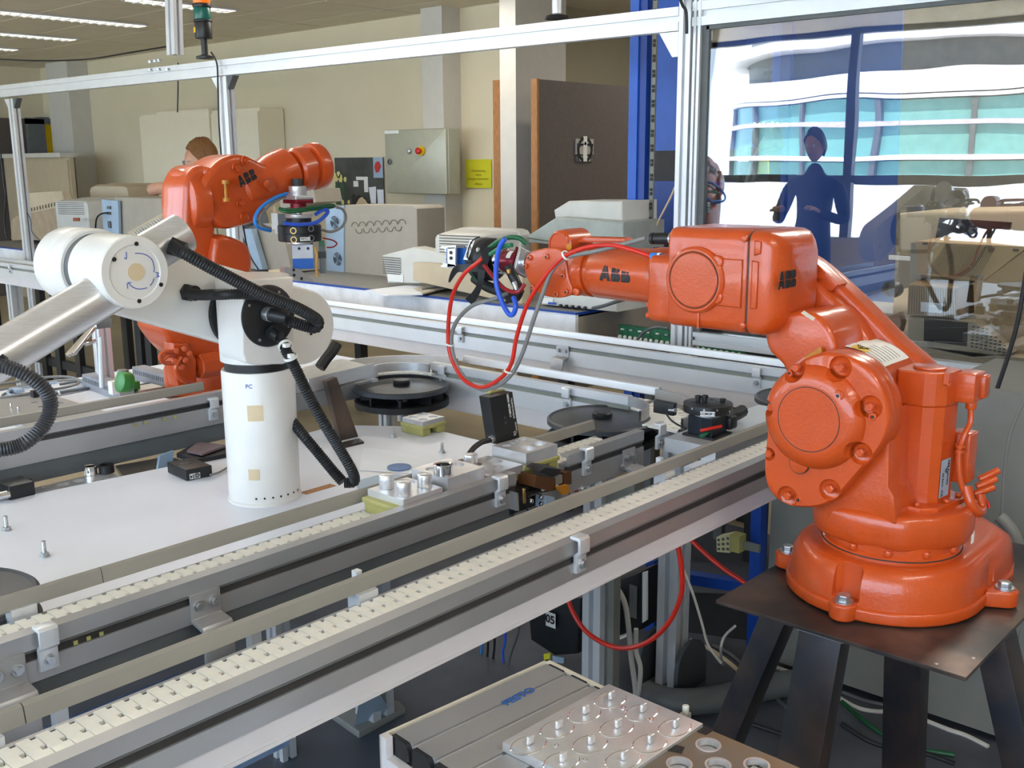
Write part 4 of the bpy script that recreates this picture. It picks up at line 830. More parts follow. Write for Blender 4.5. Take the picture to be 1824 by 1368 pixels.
obj('motor_flange', MB().rprism([V((x, y, 0.942)) for x, y in [(1.905, 0.68), (1.93, 0.655), (2.03, 0.64), (2.045, 0.65), (2.05, 0.77), (1.92, 0.775), (1.905, 0.76)]], (0, 0, 0.014), 0.003), ORANGE, mt)
for q in ((1.918, 0.69, 0.956), (2.03, 0.652, 0.956), (1.975, 0.655, 0.956)): obj('flange_bolt', MB().bcyl(q, V(q) + V((0, 0, 0.007)), 0.006, 0.0015, 12), ORANGE, mt)
ml = obj('motor_label', rect((1.963, 0.6665, 0.965), (1, -0.11, 0), (0, 0, 1), 0.036, 0.075, 0.0008), PCBLUE, mt, 'silver blue rating plate')
mo = V((1.970, 0.6638, 0.985)); 
text('ABB Robotics', (1.991, 0.6625, 1.012), (0, 0, -1), (1, -0.11, 0), 0.009, INK, ml, bold=0.0002); text('AC Servo', (1.972, 0.6645, 1.000), (0, 0, -1), (1, -0.11, 0), 0.007, INK, ml, bold=0.0002); text('CE', (1.972, 0.6645, 0.973), (0, 0, -1), (1, -0.11, 0), 0.011, INK, ml)
for k in range(3): text(('MOD AF2', 'N 3000', 'IP 65')[k], (1.984 - 0.0035 * k, 0.662 + 0.0004 * k, 1.018), (0, 0, -1), (1, -0.12, 0), 0.0035, INK, ml)
# upper arm housing
HX = 1.83
hs = obj('upper_arm_housing', MB().rbox((HX, 1.022, 1.262), (2.02, 1.212, 1.468), 0.010, 1, 0.022), ORANGE, ra)
HP = [(1.0, 1.276), (1.0, 1.455)]
cap = MB(); 
def hr(y, x0, x1, z0, z1, rc):
    P = []
    for cu, cv_, a0 in ((x1 - rc, z1 - rc, 0), (x0 + rc, z1 - rc, 90), (x0 + rc, z0 + rc, 180), (x1 - rc, z0 + rc, 270)):
        for t in (0, 22, 45, 68, 90): P.append(V((cu + rc * cos(radians(a0 + t)), y, cv_ + rc * sin(radians(a0 + t)))))
    return P
cap.rings([hr(1.020, HX, 2.02, 1.262, 1.468, 0.022), hr(0.992, HX, 2.02, 1.262, 1.467, 0.022), hr(0.978, HX + 0.005, 2.018, 1.268, 1.462, 0.026), hr(0.966, HX + 0.016, 2.01, 1.28, 1.452, 0.03), hr(0.958, HX + 0.036, 2.0, 1.29, 1.44, 0.03), hr(0.9555, HX + 0.045, 1.995, 1.31, 1.425, 0.02)])
cp = obj('rear_cap', cap, ORANGE, ra, sharp=50)
obj('cap_seam', MB().rings([hr(1.0195, HX - 0.0003, 2.0203, 1.2617, 1.4683, 0.022), hr(1.0222, HX - 0.0003, 2.0203, 1.2617, 1.4683, 0.022)]), DARK, cp)
HC = V((1.83, 1.139, 1.364)); 
h2 = obj('side_boss', MB().rprism([V((HX + 0.002, p[0], p[1])) for p in [(HC.y + 0.063 * cos(radians(t)), HC.z + 0.063 * sin(radians(t))) for t in range(-140, 141, 10)][::-1] ] if False else [V((HX + 0.002, HC.y + 0.068 * cos(radians(t)), HC.z + 0.068 * sin(radians(t)))) for t in range(35, 326, 10)], (-0.010, 0, 0), 0.003), ORANGE, hs)
def onf(y, z, x=HX): return V((x, y, z))
obj('side_boss', MB().lathe([(0.0685, 0), (0.068, 0.007), (0.063, 0.012), (0.0595, 0.012), (0.0575, 0.010)], onf(HC.y, HC.z), (-1, 0, 0), n=64), ORANGE, hs)
obj('round_cover', MB().lathe([(0.0, 0.0125), (0.054, 0.0125), (0.056, 0.011), (0.056, 0.0)], onf(HC.y, HC.z), (-1, 0, 0), n=64), ORANGE, hs)
obj('disc_joint', MB().lathe([(0.0560, 0.008), (0.0560, 0.0117), (0.0573, 0.0117), (0.0573, 0.008)], onf(HC.y, HC.z), (-1, 0, 0), n=64, closed=True), DARK, hs)
for q in ((1.83, 1.089, 1.403), (1.83, 1.087, 1.333)):
    q = V(q); d = V((0, HC.y - q.y, HC.z - q.z)).normalized(); t = V((0, -d.z, d.y))
    e = obj('boss_ear', MB().rprism([q + d * 0.02 + t * 0.016] + [q - d * 0.014 * sin(a) + t * 0.014 * cos(a) for a in [pi * k / 8 for k in range(9)]] + [q + d * 0.02 - t * 0.016], (-0.009, 0, 0), 0.003), ORANGE, hs)
    obj('screw_hole', MB().cyl(q - V((0.0088, 0, 0)), q - V((0.0095, 0, 0)), 0.0035, n=12), DARK, e)
def face_panel(pts, h=0.004, nm='raised_panel'): return obj(nm, MB().rprism([V(p) for p in pts], (-h, 0, 0), 0.003), ORANGE, hs)
z1_, z2_ = 1.411, 1.315
face_panel([(HX, 1.033, z1_), (HX, 1.033, z2_), (HX, 1.10, z2_ + 0.001), (HX, 1.11, z2_ + 0.01), (HX, 1.11, z1_ - 0.01), (HX, 1.10, z1_)]); 
face_panel([(HX, 0.998, z1_ - 0.002), (HX, 0.998, z2_ + 0.002), (HX, 1.012, z2_), (HX, 1.012, z1_)]); face_panel([(HX, 0.994, 1.448), (HX, 0.994, 1.425), (HX, 1.008, 1.42), (HX, 1.008, 1.45)])
for q in ((1.83, 1.03, 1.452), (1.83, 1.026, 1.281)): obj('cap_screw', MB().bcyl(V(q) + V((0.004, 0, 0)), V(q) - V((0.007, 0, 0)), 0.0065, 0.002, 14), ORANGE, hs)
obj('lower_rib', MB().rprism([V((HX, 1.128, 1.264)), V((HX, 1.128, 1.30)), V((HX, 1.133, 1.30)), V((HX, 1.133, 1.264))], (-0.003, 0, 0), 0.001), ORANGE, hs)
obj('left_block', MB().rbox((HX + 0.001, 1.19, 1.266), (1.99, 1.262, 1.408), 0.010, 1, 0.018), ORANGE, hs)
for z_ in (1.30, 1.278): obj('side_bolt', MB().bcyl((1.845, 1.26, z_), (1.845, 1.268, z_), 0.007, 0.002, 12), ORANGE, hs)
q = V((1.826, 0.955, 1.358)); abb((q.x, 0.9535, q.z), (1, 0.0, 0), (0, 0.0, 1), 0.034, cp, 0.0012, 0.95)
# forearm
FX, FZ = 1.925, 1.352
FA = V((FX, 0, FZ))
fa = obj('forearm', MB().lathe([(0.058, 1.25), (0.0655, 1.262), (0.0655, 1.29), (0.0615, 1.31), (0.0600, 1.452), (0.0585, 1.455), (0.0585, 1.458)], FA, (0, 1, 0), n=56), ORANGE, ra)
obj('seam_ring', MB().lathe([(0.050, 1.455), (0.0530, 1.455), (0.0530, 1.472), (0.050, 1.472)], FA, (0, 1, 0), n=56, closed=True), ORANGE, fa)
obj('forearm_tube', MB().lathe([(0.050, 1.470), (0.0590, 1.471), (0.0590, 1.495), (0.057, 1.50)], FA, (0, 1, 0), n=56), ORANGE, fa)
abb((FX - 0.0612, 1.412, FZ - 0.004), (0, -1, 0), (0, 0, 1), 0.038, fa, 0.0009, 0.98, (0.0612, 0.007))
obj('top_ridge', MB().rprism([(1.925, 1.377, 1.423), (1.925, 1.39, 1.433), (1.925, 1.505, 1.431), (1.925, 1.539, 1.416)], (0.03, 0, 0), 0.003), ORANGE, fa)
wb = obj('wrist_block', MB().rbox((FX - 0.050, 1.492, FZ - 0.056), (FX + 0.05, 1.60, FZ + 0.050), 0.006, 1, 0.02), ORANGE, ra)
for y0_ in (1.505, 1.535): pass
obj('block_groove', MB().box((FX - 0.0512, 1.50, FZ - 0.030), (FX - 0.049, 1.575, FZ - 0.022)), ORANGE, wb)
obj('lower_recess', MB().box((FX - 0.0508, 1.503, FZ - 0.048), (FX - 0.049, 1.54, FZ - 0.038)), DARK, wb)
WX = FX - 0.056
WO = [(1.869, 1.643, 1.36), (1.869, 1.637, 1.378), (1.869, 1.623, 1.392), (1.869, 1.595, 1.401), (1.869, 1.552, 1.407), (1.869, 1.523, 1.399), (1.869, 1.513, 1.372), (1.869, 1.506, 1.34), (1.869, 1.493, 1.308), (1.869, 1.518, 1.294), (1.869, 1.552, 1.29), (1.869, 1.592, 1.295), (1.869, 1.621, 1.314), (1.869, 1.637, 1.337)]
wc = obj('wrist_cover', MB().rprism([V((WX, p.y, p.z)) for p in spline([(0, q[1], q[2]) for q in WO], 3, True)], (0.012, 0, 0), 0.004), ORANGE, ra)
obj('wrist_body', MB().rprism([V((WX + 0.012, 1.655 + (p.y - 1.655) * 0.95, FZ + (p.z - FZ) * 0.95)) for p in spline([(0, q[1], q[2]) for q in WO], 3, True)], (0.085, 0, 0), 0.004), ORANGE, ra)
for q in ((1.869, 1.623, 1.38), (1.869, 1.636, 1.359), (1.869, 1.569, 1.385), (1.869, 1.52, 1.343), (1.869, 1.51, 1.307), (1.869, 1.54, 1.299), (1.869, 1.614, 1.31)):
    q = V(q); q.x = WX + 0.001; e = obj('cover_bolt', MB().bcyl(q, q - V((0.006, 0, 0)), 0.0068, 0.0015, 16), ORANGE, wc); obj('socket_hole', MB().cyl(q - V((0.0058, 0, 0)), q - V((0.0066, 0, 0)), 0.0032, n=6), DARK, e)
q = V((1.87, 1.482, 1.309)); obj('bolt_lug', MB().bcyl(q + V((0.01, 0, 0)), q - V((0.004, 0, 0)), 0.009, 0.002, 16), ORANGE, wc)
q = V((1.91, 1.557, 1.411)); obj('wrist_motor_dome', MB().lathe([(0.0, -0.034), (0.026, -0.034), (0.034, -0.028), (0.036, 0.0), (0.036, 0.05)], (1.93, q.y, q.z), (1, 0, 0), n=40), ORANGE, ra)
obj('dome_ring', MB().lathe([(0.030, -0.036), (0.027, -0.036), (0.027, -0.033), (0.030, -0.033)], (1.93, q.y, q.z), (1, 0, 0), n=40, closed=True), ORANGE, ra)
q = V((1.89, 1.521, 1.409)); obj('warning_spot', MB().cyl(q, q + V((-0.001, 0, 0.0)), 0.008, n=12), AMBER, ra)
# black plug on the housing and blue fitting
PH = V((1.86, 1.207, 1.443)); PT = V((1.86, 1.284, 1.44)); dd = (PT - PH)
pl = obj('cable_plug', MB().lathe([(0.0125, 0.0), (0.0125, 0.016), (0.0105, 0.017)], PH, dd, n=20), STEEL, ra, 'steel threaded plug collar')
obj('plug_body', MB().lathe([(0.0115, 0.016), (0.0125, 0.02), (0.0125, 0.050), (0.010, 0.052), (0.010, 0.056), (0.0125, 0.057), (0.0125, 0.064), (0.010, 0.066)], PH, dd, n=16), BLACKP, pl)
q = V((1.855, 1.242, 1.403)); q2 = V((1.855, 1.268, 1.403))
ft = obj('hose_fitting', MB().bcyl((1.855, 1.225, 1.404), q, 0.005, 0.001, 8), ORANGE, ra); obj('blue_collar', MB().bcyl(q, q2, 0.0085, 0.002, 16), BLUEL, ft); obj('white_ring', MB().bcyl(lerp(q, q2, 0.05), lerp(q, q2, 0.3), 0.0092, 0.001, 16), LABELW, ft)
# ---------- gripper tool on the front robot ----------
A0 = V((1.925, 1.69, 1.36)); A1 = V((1.925, 1.953, 1.364)); TD = (A1 - A0).normalized(); 
gt = thing('gripper_tool', 'two finger gripper with black changer body on the front orange robot wrist', 'gripper', A0)
def ta(px_): return A0 + TD * ((934 - px_) / 134.0 * (A1 - A0).length)
up = V((0, 0, 1)); up = (up - TD * up.dot(TD)).normalized(); sd = TD.cross(up)
def rot(a): return up * cos(radians(a)) + sd * sin(radians(a))
def sq(c, s_, a, th, m, nm, par=gt, r=0.003):
    u, v_ = rot(a), rot(a + 90); return obj(nm, MB().rprism([c + u * s_ + v_ * s_, c - u * s_ + v_ * s_, c - u * s_ - v_ * s_, c + u * s_ - v_ * s_], TD * th, r), m, par)
obj('flange', MB().bcyl(ta(945), ta(932), 0.028), STEEL, gt)
sq(ta(936), 0.031, 22, 0.009, BRUSH, 'grey_plate'); sq(ta(929), 0.031, 22, 0.004, MAROON, 'maroon_plate')
mr = obj('maroon_coupling', MB().bcyl(ta(927), ta(903), 0.029, 0.004, 40), MAROON, gt)
obj('white_label', MB().lathe([(0.0297, 0.006), (0.0297, 0.02)], ta(925), TD, n=6, sweep=0.8, start=tuple(-sd * 1.0 + up * 0.4)), LABELW, gt)
obj('chrome_ring', MB().bcyl(ta(904), ta(890), 0.034, 0.004, 48), CHROME, gt)
obj('neck', MB().bcyl(ta(892), ta(880), 0.024), BLACKP, gt)
bb = obj('changer_body', MB().lathe([(0.040, 0), (0.052, 0.004), (0.054, 0.010), (0.054, 0.030), (0.0525, 0.031), (0.0525, 0.033), (0.054, 0.034), (0.054, 0.056), (0.050, 0.062), (0.04, 0.062)], ta(886), TD, n=56), BLACKP, gt)
for a in (20, 45, -60): 
    for l in (0.018, 0.046): obj('port', MB().bcyl(ta(886) + TD * l + rot(a) * 0.052, ta(886) + TD * l + rot(a) * 0.0565, 0.006, 0.001, 14), STEEL, bb)
q = ta(886) + TD * 0.048
nm = -V((0.70, 0.62, -0.35)).normalized(); nm = (nm - TD * nm.dot(TD)).normalized(); tv = nm.cross(TD).normalized()
if tv.z < 0: tv = -tv
lb = obj('name_label', MB().prism([q + nm * 0.0545 + TD * a_ * 0.008 + tv * b_ * 0.027 for a_, b_ in ((-1, -1), (1, -1), (1, 1), (-1, 1))], nm * 0.001), LABELW, bb)
text('FESTO  2', q + nm * 0.0558, tv, -TD, 0.011, INK, lb, bold=0.0003)
g1 = obj('gripper_block', MB().rprism([ta(842) + up * a_ + sd * b_ for a_, b_ in ((0.024, 0.022), (0.024, -0.022), (-0.026, -0.022), (-0.026, 0.022))], TD * (ta(822) - ta(842)).length, 0.002), BLUEG, gt)
g2 = obj('gripper_body', MB().rprism([ta(823) + up * a_ + sd * b_ for a_, b_ in ((0.022, 0.026), (0.022, -0.026), (-0.028, -0.026), (-0.028, 0.026))], TD * 0.030, 0.002), mat('slate_blue_metal', S(70, 100, 150), 0.35, 0.4), gt)
for a_ in (1, -1):
    c_ = ta(808) + up * (0.013 * a_ - 0.003)
    f_ = obj('finger', MB().prism([c_ + up * p[0] * a_ + TD * p[1] - sd * 0.018 for p in ((-0.012, 0), (0.014, 0), (0.014, 0.028), (0.010, 0.028), (0.008, 0.014), (0.0, 0.012), (0.0, 0.006), (-0.012, 0.004))], sd * 0.036), MACH, gt)
    q = c_ - sd * 0.0182; q = c_ + TD * 0.004; nn = nm
    obj('finger_hole', MB().cyl(c_ - TD * -0.004 + nm * 0.015, c_ + TD * 0.004 + nm * 0.0195, 0.005, n=16), INK, f_)
fp_ = obj('finger_plate', MB().prism([(1.885, 1.918, 1.388), (1.885, 1.889, 1.39), (1.885, 1.89, 1.341), (1.885, 1.919, 1.339)], (0.006, 0, 0)), MACH, gt)
for q_ in ((1.884, 1.905, 1.376), (1.884, 1.905, 1.362)): obj('finger_hole', MB().cyl(q_, V(q_) - V((0.001, 0, 0)), 0.0045, n=14), INK, fp_)
for Q_ in ([(1.885, 1.936, 1.39), (1.885, 1.887, 1.395), (1.885, 1.887, 1.388), (1.885, 1.918, 1.385)], [(1.885, 1.937, 1.348), (1.885, 1.917, 1.347), (1.885, 1.888, 1.345), (1.885, 1.888, 1.338), (1.885, 1.936, 1.34)]): obj('prong', MB().prism(Q_, (0.03, 0, 0)), MACH, gt)
for a_ in (0.008, -0.004): obj('top_screw', MB().bcyl(ta(826) + up * 0.022 + TD * a_, ta(826) + up * 0.030 + TD * a_, 0.0045, 0.001, 12), CHROME, g2)
# black underside clutter of the tool
q = V((1.9, 1.698, 1.331)); obj('valve', MB().cyl((1.88, 1.703, 1.353), (1.88, 1.667, 1.301), 0.012, n=14), BLACKP, gt)
obj('brass_fitting', MB().bcyl((1.86, 1.685, 1.349), (1.86, 1.682, 1.338), 0.006, 0.001, 10), BRASS, gt)
obj('clear_fitting', MB().bcyl((1.86, 1.667, 1.32), (1.86, 1.658, 1.299), 0.006, 0.001, 10), STEEL, gt)
obj('cable_sleeve', MB().tube([(1.9, 1.837, 1.315), (1.9, 1.793, 1.296), (1.9, 1.741, 1.286), (1.9, 1.703, 1.275), (1.9, 1.685, 1.297)], 0.014, 10), RUBBER, gt)
def strap(pts, w_, lab):
    P = spline(pts, 5); mb = MB(); R = []
    for i, p in enumerate(P):
        t = (P[min(i + 1, len(P) - 1)] - P[max(0, i - 1)]).normalized(); v = V((-0.72, -0.67, 0.1)); s_ = t.cross(v).normalized()
        ww = w_(i / (len(P) - 1)); R.append([p + s_ * ww, p - s_ * ww, p - s_ * ww + v * 0.001, p + s_ * ww + v * 0.001])
    return obj('tape_strap', MB().rings(R), BLACKP, gt, lab)
strap([(1.86, 1.773, 1.35), (1.86, 1.824, 1.343), (1.86, 1.863, 1.337), (1.86, 1.889, 1.303)], lambda t: 0.011 - 0.009 * t ** 3, 'black tape end reaching left')
strap([(1.85, 1.764, 1.347), (1.85, 1.77, 1.309), (1.85, 1.788, 1.28), (1.85, 1.81, 1.26)], lambda t: 0.007 + 0.008 * abs(t - 0.35), 'black tape end hanging down')
strap([(1.85, 1.74, 1.4), (1.85, 1.752, 1.37), (1.85, 1.764, 1.344)], lambda t: 0.010, 'black tape wrapped round the hoses')
strap([(1.87, 1.676, 1.297), (1.87, 1.682, 1.28), (1.87, 1.704, 1.264)], lambda t: 0.016 - 0.013 * t, 'black tape flap under the tool')
# hoses of the front robot
cable('long red hose looping down from the front gripper to the blue fitting', [(1.855, 1.268, 1.403), (1.85, 1.316, 1.415), (1.845, 1.372, 1.423), (1.84, 1.439, 1.413), (1.835, 1.499, 1.386), (1.83, 1.553, 1.333), (1.83, 1.6, 1.27), (1.83, 1.632, 1.193), (1.83, 1.651, 1.123), (1.83, 1.696, 1.078), (1.83, 1.755, 1.053), (1.83, 1.814, 1.066), (1.83, 1.857, 1.119), (1.83, 1.865, 1.183), (1.83, 1.849, 1.27), (1.83, 1.808, 1.329), (1.84, 1.769, 1.361), (1.86, 1.754, 1.383)], 0.0052, REDC, cat='hose', name='pneumatic_hose', n=12)
cable('grey cable following the red hose loop to the black plug', [(1.86, 1.287, 1.441), (1.85, 1.353, 1.422), (1.845, 1.411, 1.407), (1.84, 1.483, 1.391), (1.835, 1.524, 1.361), (1.835, 1.552, 1.307), (1.835, 1.583, 1.238), (1.835, 1.619, 1.153), (1.835, 1.659, 1.093), (1.835, 1.722, 1.052), (1.835, 1.78, 1.051), (1.835, 1.838, 1.091), (1.835, 1.859, 1.154), (1.835, 1.842, 1.206), (1.84, 1.79, 1.253), (1.86, 1.733, 1.273), (1.88, 1.704, 1.288)], 0.0052, GREYC, name='grey_cable', n=12)
for q, l_ in (((1.835, 1.486, 1.395), 'white cable tie on the hoses at the orange wrist'), ((1.832, 1.862, 1.15), 'white cable tie at the left side of the hose loop'), ((1.832, 1.66, 1.106), 'white cable tie at the right side of the hose loop')):
    tag(obj('cable_tie', MB().lathe([(0.0095, -0.002), (0.012, -0.002), (0.012, 0.002), (0.0095, 0.002)], q, (0.0, -0.3, 0.95) if q[1] > 1.62 else (0, -0.8, 0.5), n=16, closed=True), LABELW), l_, 'cable tie')
cable('blue spiral wrapped hose hanging under the front gripper', [(1.84, 1.676, 1.424), (1.84, 1.694, 1.403), (1.84, 1.705, 1.362), (1.84, 1.706, 1.315), (1.84, 1.69, 1.275), (1.84, 1.668, 1.246), (1.84, 1.652, 1.245), (1.84, 1.643, 1.266), (1.85, 1.659, 1.284)], 0.0062, BLUEC, cat='hose', name='spiral_hose', n=12)
sp_ = spline([(1.84, 1.705, 1.362), (1.84, 1.706, 1.315), (1.84, 1.69, 1.275), (1.84, 1.668, 1.246)], 5)
cable('dark green hose over the front gripper body', [(1.86, 1.757, 1.391), (1.86, 1.721, 1.412), (1.86, 1.685, 1.425), (1.86, 1.649, 1.425), (1.87, 1.634, 1.412)], 0.006, GREENC, cat='hose', name='green_hose', n=12)
cable('second green hose end beside the black gripper body', [(1.85, 1.735, 1.383), (1.85, 1.694, 1.403), (1.85, 1.663, 1.409)], 0.0055, mat('mid_green', S(40, 120, 80), 0.4), cat='hose', name='green_hose', n=12)
cable('thin black wire curving over the gripper blocks', [(1.86, 1.778, 1.423), (1.85, 1.793, 1.414), (1.85, 1.809, 1.39), (1.85, 1.809, 1.367), (1.86, 1.796, 1.361)], 0.0018, INK)
cable('short dark red tube under the front gripper', [(1.85, 1.756, 1.356), (1.85, 1.723, 1.327), (1.85, 1.686, 1.302), (1.85, 1.646, 1.298), (1.86, 1.631, 1.318)], 0.005, mat('dark_red', S(150, 20, 30), 0.3), cat='hose', name='red_tube', n=10)
cable('thin green wire behind the tape under the gripper', [(1.87, 1.822, 1.334), (1.87, 1.808, 1.319), (1.87, 1.795, 1.309)], 0.002, GREENC)
# ================= white robot =================
CXW, CYW = 1.41, 2.09
wr = thing('industrial_robot', 'white column robot arm with black corrugated hoses standing on the white table', 'robot', (CXW, CYW, 0.8))
def wl_(prof, m, nm, par=wr, n=64, **k): return obj(nm, MB().lathe(prof, (CXW, CYW, 0), (0, 0, 1), n=n, **k), m, par)
col = wl_([(0.0885, 0.80), (0.0885, 0.806), (0.086, 0.808), (0.0865, 1.118), (0.0845, 1.124), (0.08, 1.124)], WROBOT, 'column')
wl_([(0.078, 1.112), (0.078, 1.150)], BLACKP, 'turning_ring')
hsg = wl_([(0.080, 1.143), (0.0865, 1.146), (0.0865, 1.340), (0.083, 1.345)], WROBOT, 'housing')
for a, b_, c_, d_ in ((405, 435, 713, 732), (410, 428, 838, 857)):
    q0 = (1.276, 2.02, 1.065) if a == 405 else (1.268, 2.02, 0.8991)
    t0 = radians(200 if a == 405 else 196)
    R_ = []
    for x_ in range(9):
        t = radians((-144 if a == 405 else -148) + x_ * (3.0 if a == 405 else 2.2)); z0_, z1_ = (1.012, 1.050) if a == 405 else (0.868, 0.895)
        R_.append((t, z0_, z1_))
    mb = MB(); mb.rings([[V((CXW + r_ * cos(t), CYW + r_ * sin(t), z)) for r_, z in ((0.0868, z0), (0.0874, z0), (0.0874, z1), (0.0868, z1))] for t, z0, z1 in R_]); obj('tape_patch', mb, TAN, col, 'beige tape patch')
for k in range(7):
    t = radians(-138 + k * 13); q = V((CXW + 0.0866 * cos(t), CYW + 0.0866 * sin(t), 0.822 + 0.0 * (k % 2))); obj('base_screw', MB().cyl(q, q + V((cos(t), sin(t), 0)) * 0.001, 0.0025, n=8), INK, col)
t = radians(-139); text('PC', (CXW + 0.0872 * cos(t), CYW + 0.0872 * sin(t), 1.095), (-sin(t), cos(t), 0), (0, 0, 1), 0.014, BLUEINK, col)
FP_ = [(1.323, 2, 1.346), (1.461, 2, 1.342), (1.45, 2, 1.149), (1.42, 2, 1.141), (1.343, 2, 1.151), (1.321, 2, 1.161), (1.312, 2, 1.181)]
obj('flat_front', MB().rprism([V((p[0], 2.0, p[2])) for p in FP_], (0, 0.10, 0), 0.004), WROBOT, hsg)
BD = V((1.384, 1.995, 1.26)); bd = obj('joint_cover', MB().lathe([(0.0, 0.006), (0.068, 0.006), (0.0715, 0.004), (0.0715, 0)], (BD.x, 2.0, BD.z), (0, -1, 0), n=64), BLACKP, hsg, 'black round joint cover')
for a in (60, 150, 240, 330): 
    q = V((BD.x + 0.06 * cos(radians(a)), 1.994, BD.z + 0.06 * sin(radians(a)))); obj('cover_screw', MB().bcyl(q, q - V((0, 0.002, 0)), 0.0035, 0.0005, 10), STEEL, bd)
# shoulder plate + upper arm
SH = V((1.623, 2.19, 1.186)); EL = V((1.055, 2.15, 1.388)); SH.y = 2.15
r1, r2 = 0.098, 0.082
d = (EL - SH); d.y = 0; L_ = d.length; d.normalize(); n_ = V((-d.z, 0, d.x))
P = []
for k in range(25):
    a = -90 + 180 * k / 24; P.append(V((SH.x, 2.185, SH.z)) - d * r1 * cos(radians(a)) + n_ * r1 * sin(radians(a)) * -1)
for k in range(25):
    a = 90 - 180 * k / 24; P.append(V((EL.x, 2.185, EL.z)) + d * r2 * cos(radians(a)) - n_ * r2 * sin(radians(a)))
ua = obj('upper_arm', MB().rprism(P, (0, 0.075, 0), 0.006), WROBOT, wr)
obj('joint_disc', MB().bcyl((1.432, 2.172, 1.245), (1.432, 2.186, 1.245), 0.088, 0.002, 48), RUBBER, ua)
obj('shoulder_drum', MB().bcyl((CXW + 0.01, 2.09, 1.245), (CXW + 0.01, 2.19, 1.245), 0.058, 0.003, 48), WROBOT, ua)
for q in ((1.642, 2.184, 1.167),): obj('screw_hole', MB().cyl(q, V(q) - V((0, 0.0015, 0)), 0.0042, n=14), INK, ua)
# elbow drums along y
ed = obj('elbow_drum', MB().lathe([(0.078, 0), (0.082, 0.004), (0.082, 0.05), (0.078, 0.054)], (EL.x, 2.19, EL.z), (0, -1, 0), n=64), WROBOT, wr)
obj('elbow_ring', MB().lathe([(0.072, 0), (0.072, 0.03)], (EL.x, 2.14, EL.z), (0, -1, 0), n=56), DKGREY, ed)
ef = obj('elbow_head', MB().lathe([(0.074, 0), (0.0745, 0.003), (0.0745, 0.135), (0.072, 0.138), (0.056, 0.138), (0.054, 0.135), (0.0, 0.135)], (EL.x, 2.112, EL.z), (0, -1, 0), n=64), WROBOT, wr)
yf = 1.974
obj('cork_spot', MB().cyl((EL.x + 0.003, yf + 0.003, EL.z), (EL.x + 0.003, yf + 0.0015, EL.z), 0.018, n=32), TAN, ef, 'round beige sticker')
for q in ((1.062, 1.974, 1.445), (1.012, 1.974, 1.417), (1.109, 1.974, 1.358), (1.058, 1.974, 1.329)): obj('screw_hole', MB().cyl(V(q) + V((0, 0.001, 0)), V(q) - V((0, 0.001, 0)), 0.0045, n=14), INK, ef)
def pen(pts): obj('pen_mark', MB().tube([V((p[0], yf + 0.0025, p[2])) for p in pts], 0.0009, 5, 5), BLUEINK, ef)
pen([(1.059, 1.976, 1.426), (1.078, 1.976, 1.423), (1.094, 1.976, 1.411), (1.098, 1.976, 1.392), (1.096, 1.976, 1.385)]); pen([(1.04, 1.976, 1.43), (1.039, 1.976, 1.416), (1.035, 1.976, 1.419)]); pen([(1.096, 1.976, 1.372), (1.092, 1.976, 1.364), (1.086, 1.976, 1.358)])
pen([(1.1, 1.976, 1.384), (1.107, 1.976, 1.382), (1.103, 1.976, 1.378), (1.108, 1.976, 1.375), (1.1, 1.976, 1.374)]); pen([(1.079, 1.976, 1.354), (1.061, 1.976, 1.353), (1.047, 1.976, 1.359), (1.039, 1.976, 1.368)]); pen([(1.037, 1.976, 1.356), (1.037, 1.976, 1.367), (1.045, 1.976, 1.368)])
# forearm tube
F0 = V((0.7352, 2.04, 1.217)); F1_ = V((1.037, 2.04, 1.353)); F2_ = V((1.171, 2.04, 1.438)); 
dF = (F1_ - F0).normalized()
fa_ = obj('forearm', MB().cyl(F0, F1_ + dF * 0.03, 0.046, n=48), BRUSH, wr, 'bare aluminium forearm tube')
obj('forearm_tail', MB().cyl(V((EL.x, 2.04, EL.z)) + dF * 0.02, V((EL.x, 2.04, EL.z)) + dF * 0.165, 0.044, n=48), BRUSH, wr, 'bare aluminium tube end')
def hose(lab, pts, r, rib, m=RUBBER): return tag(obj('corrugated_hose', MB().tube(pts, r, 14, 10, rib), m, None, sharp=60), lab, 'hose')
def gland(p, d, r=0.017, par=wr): 
    p = V(p); d = V(d).normalized(); return obj('hose_gland', MB().cyl(p, p + d * 0.010, r * 1.25, n=6).cyl(p + d * 0.010, p + d * 0.03, r * 1.05, n=20), BLACKP, par)
gland((1.147, 1.99, 1.435), (0.5, -0.6, -0.3)); gland((1.291, 2.185, 1.308), (0.2, -1, 0))
hose('thick black corrugated hose from the white arm tube end sweeping to the joint cover', [(1.141, 1.975, 1.436), (1.168, 1.95, 1.413), (1.233, 1.93, 1.371), (1.315, 1.91, 1.322), (1.38, 1.9, 1.292), (1.428, 1.9, 1.266), (1.457, 1.91, 1.247), (1.457, 1.92, 1.232), (1.438, 1.94, 1.237), (1.399, 1.96, 1.255)], 0.0145, 0.003)
hose('black corrugated hose from the upper arm passing behind the thick one', [(1.279, 2.16, 1.31), (1.272, 2.1, 1.311), (1.262, 2.03, 1.318), (1.269, 1.98, 1.322), (1.316, 1.965, 1.319), (1.367, 1.965, 1.307), (1.397, 1.965, 1.296)], 0.0125, 0.003)
c_ = V((1.372, 1.975, 1.267)); c2_ = V((1.384, 1.95, 1.26)); pc = obj('plug_collar', MB().bcyl(V((1.373, 1.99, 1.267)), c_ + (c2_ - c_) * 0.2, 0.0165, 0.002, 24), STEEL, bd); obj('plug_body', MB().bcyl(c_, (1.395, 1.94, 1.259), 0.0155, 0.002, 20), BLACKP, pc)
g2_ = gland((1.383, 1.99, 1.225), (0.15, -1, -0.4), 0.013, bd)
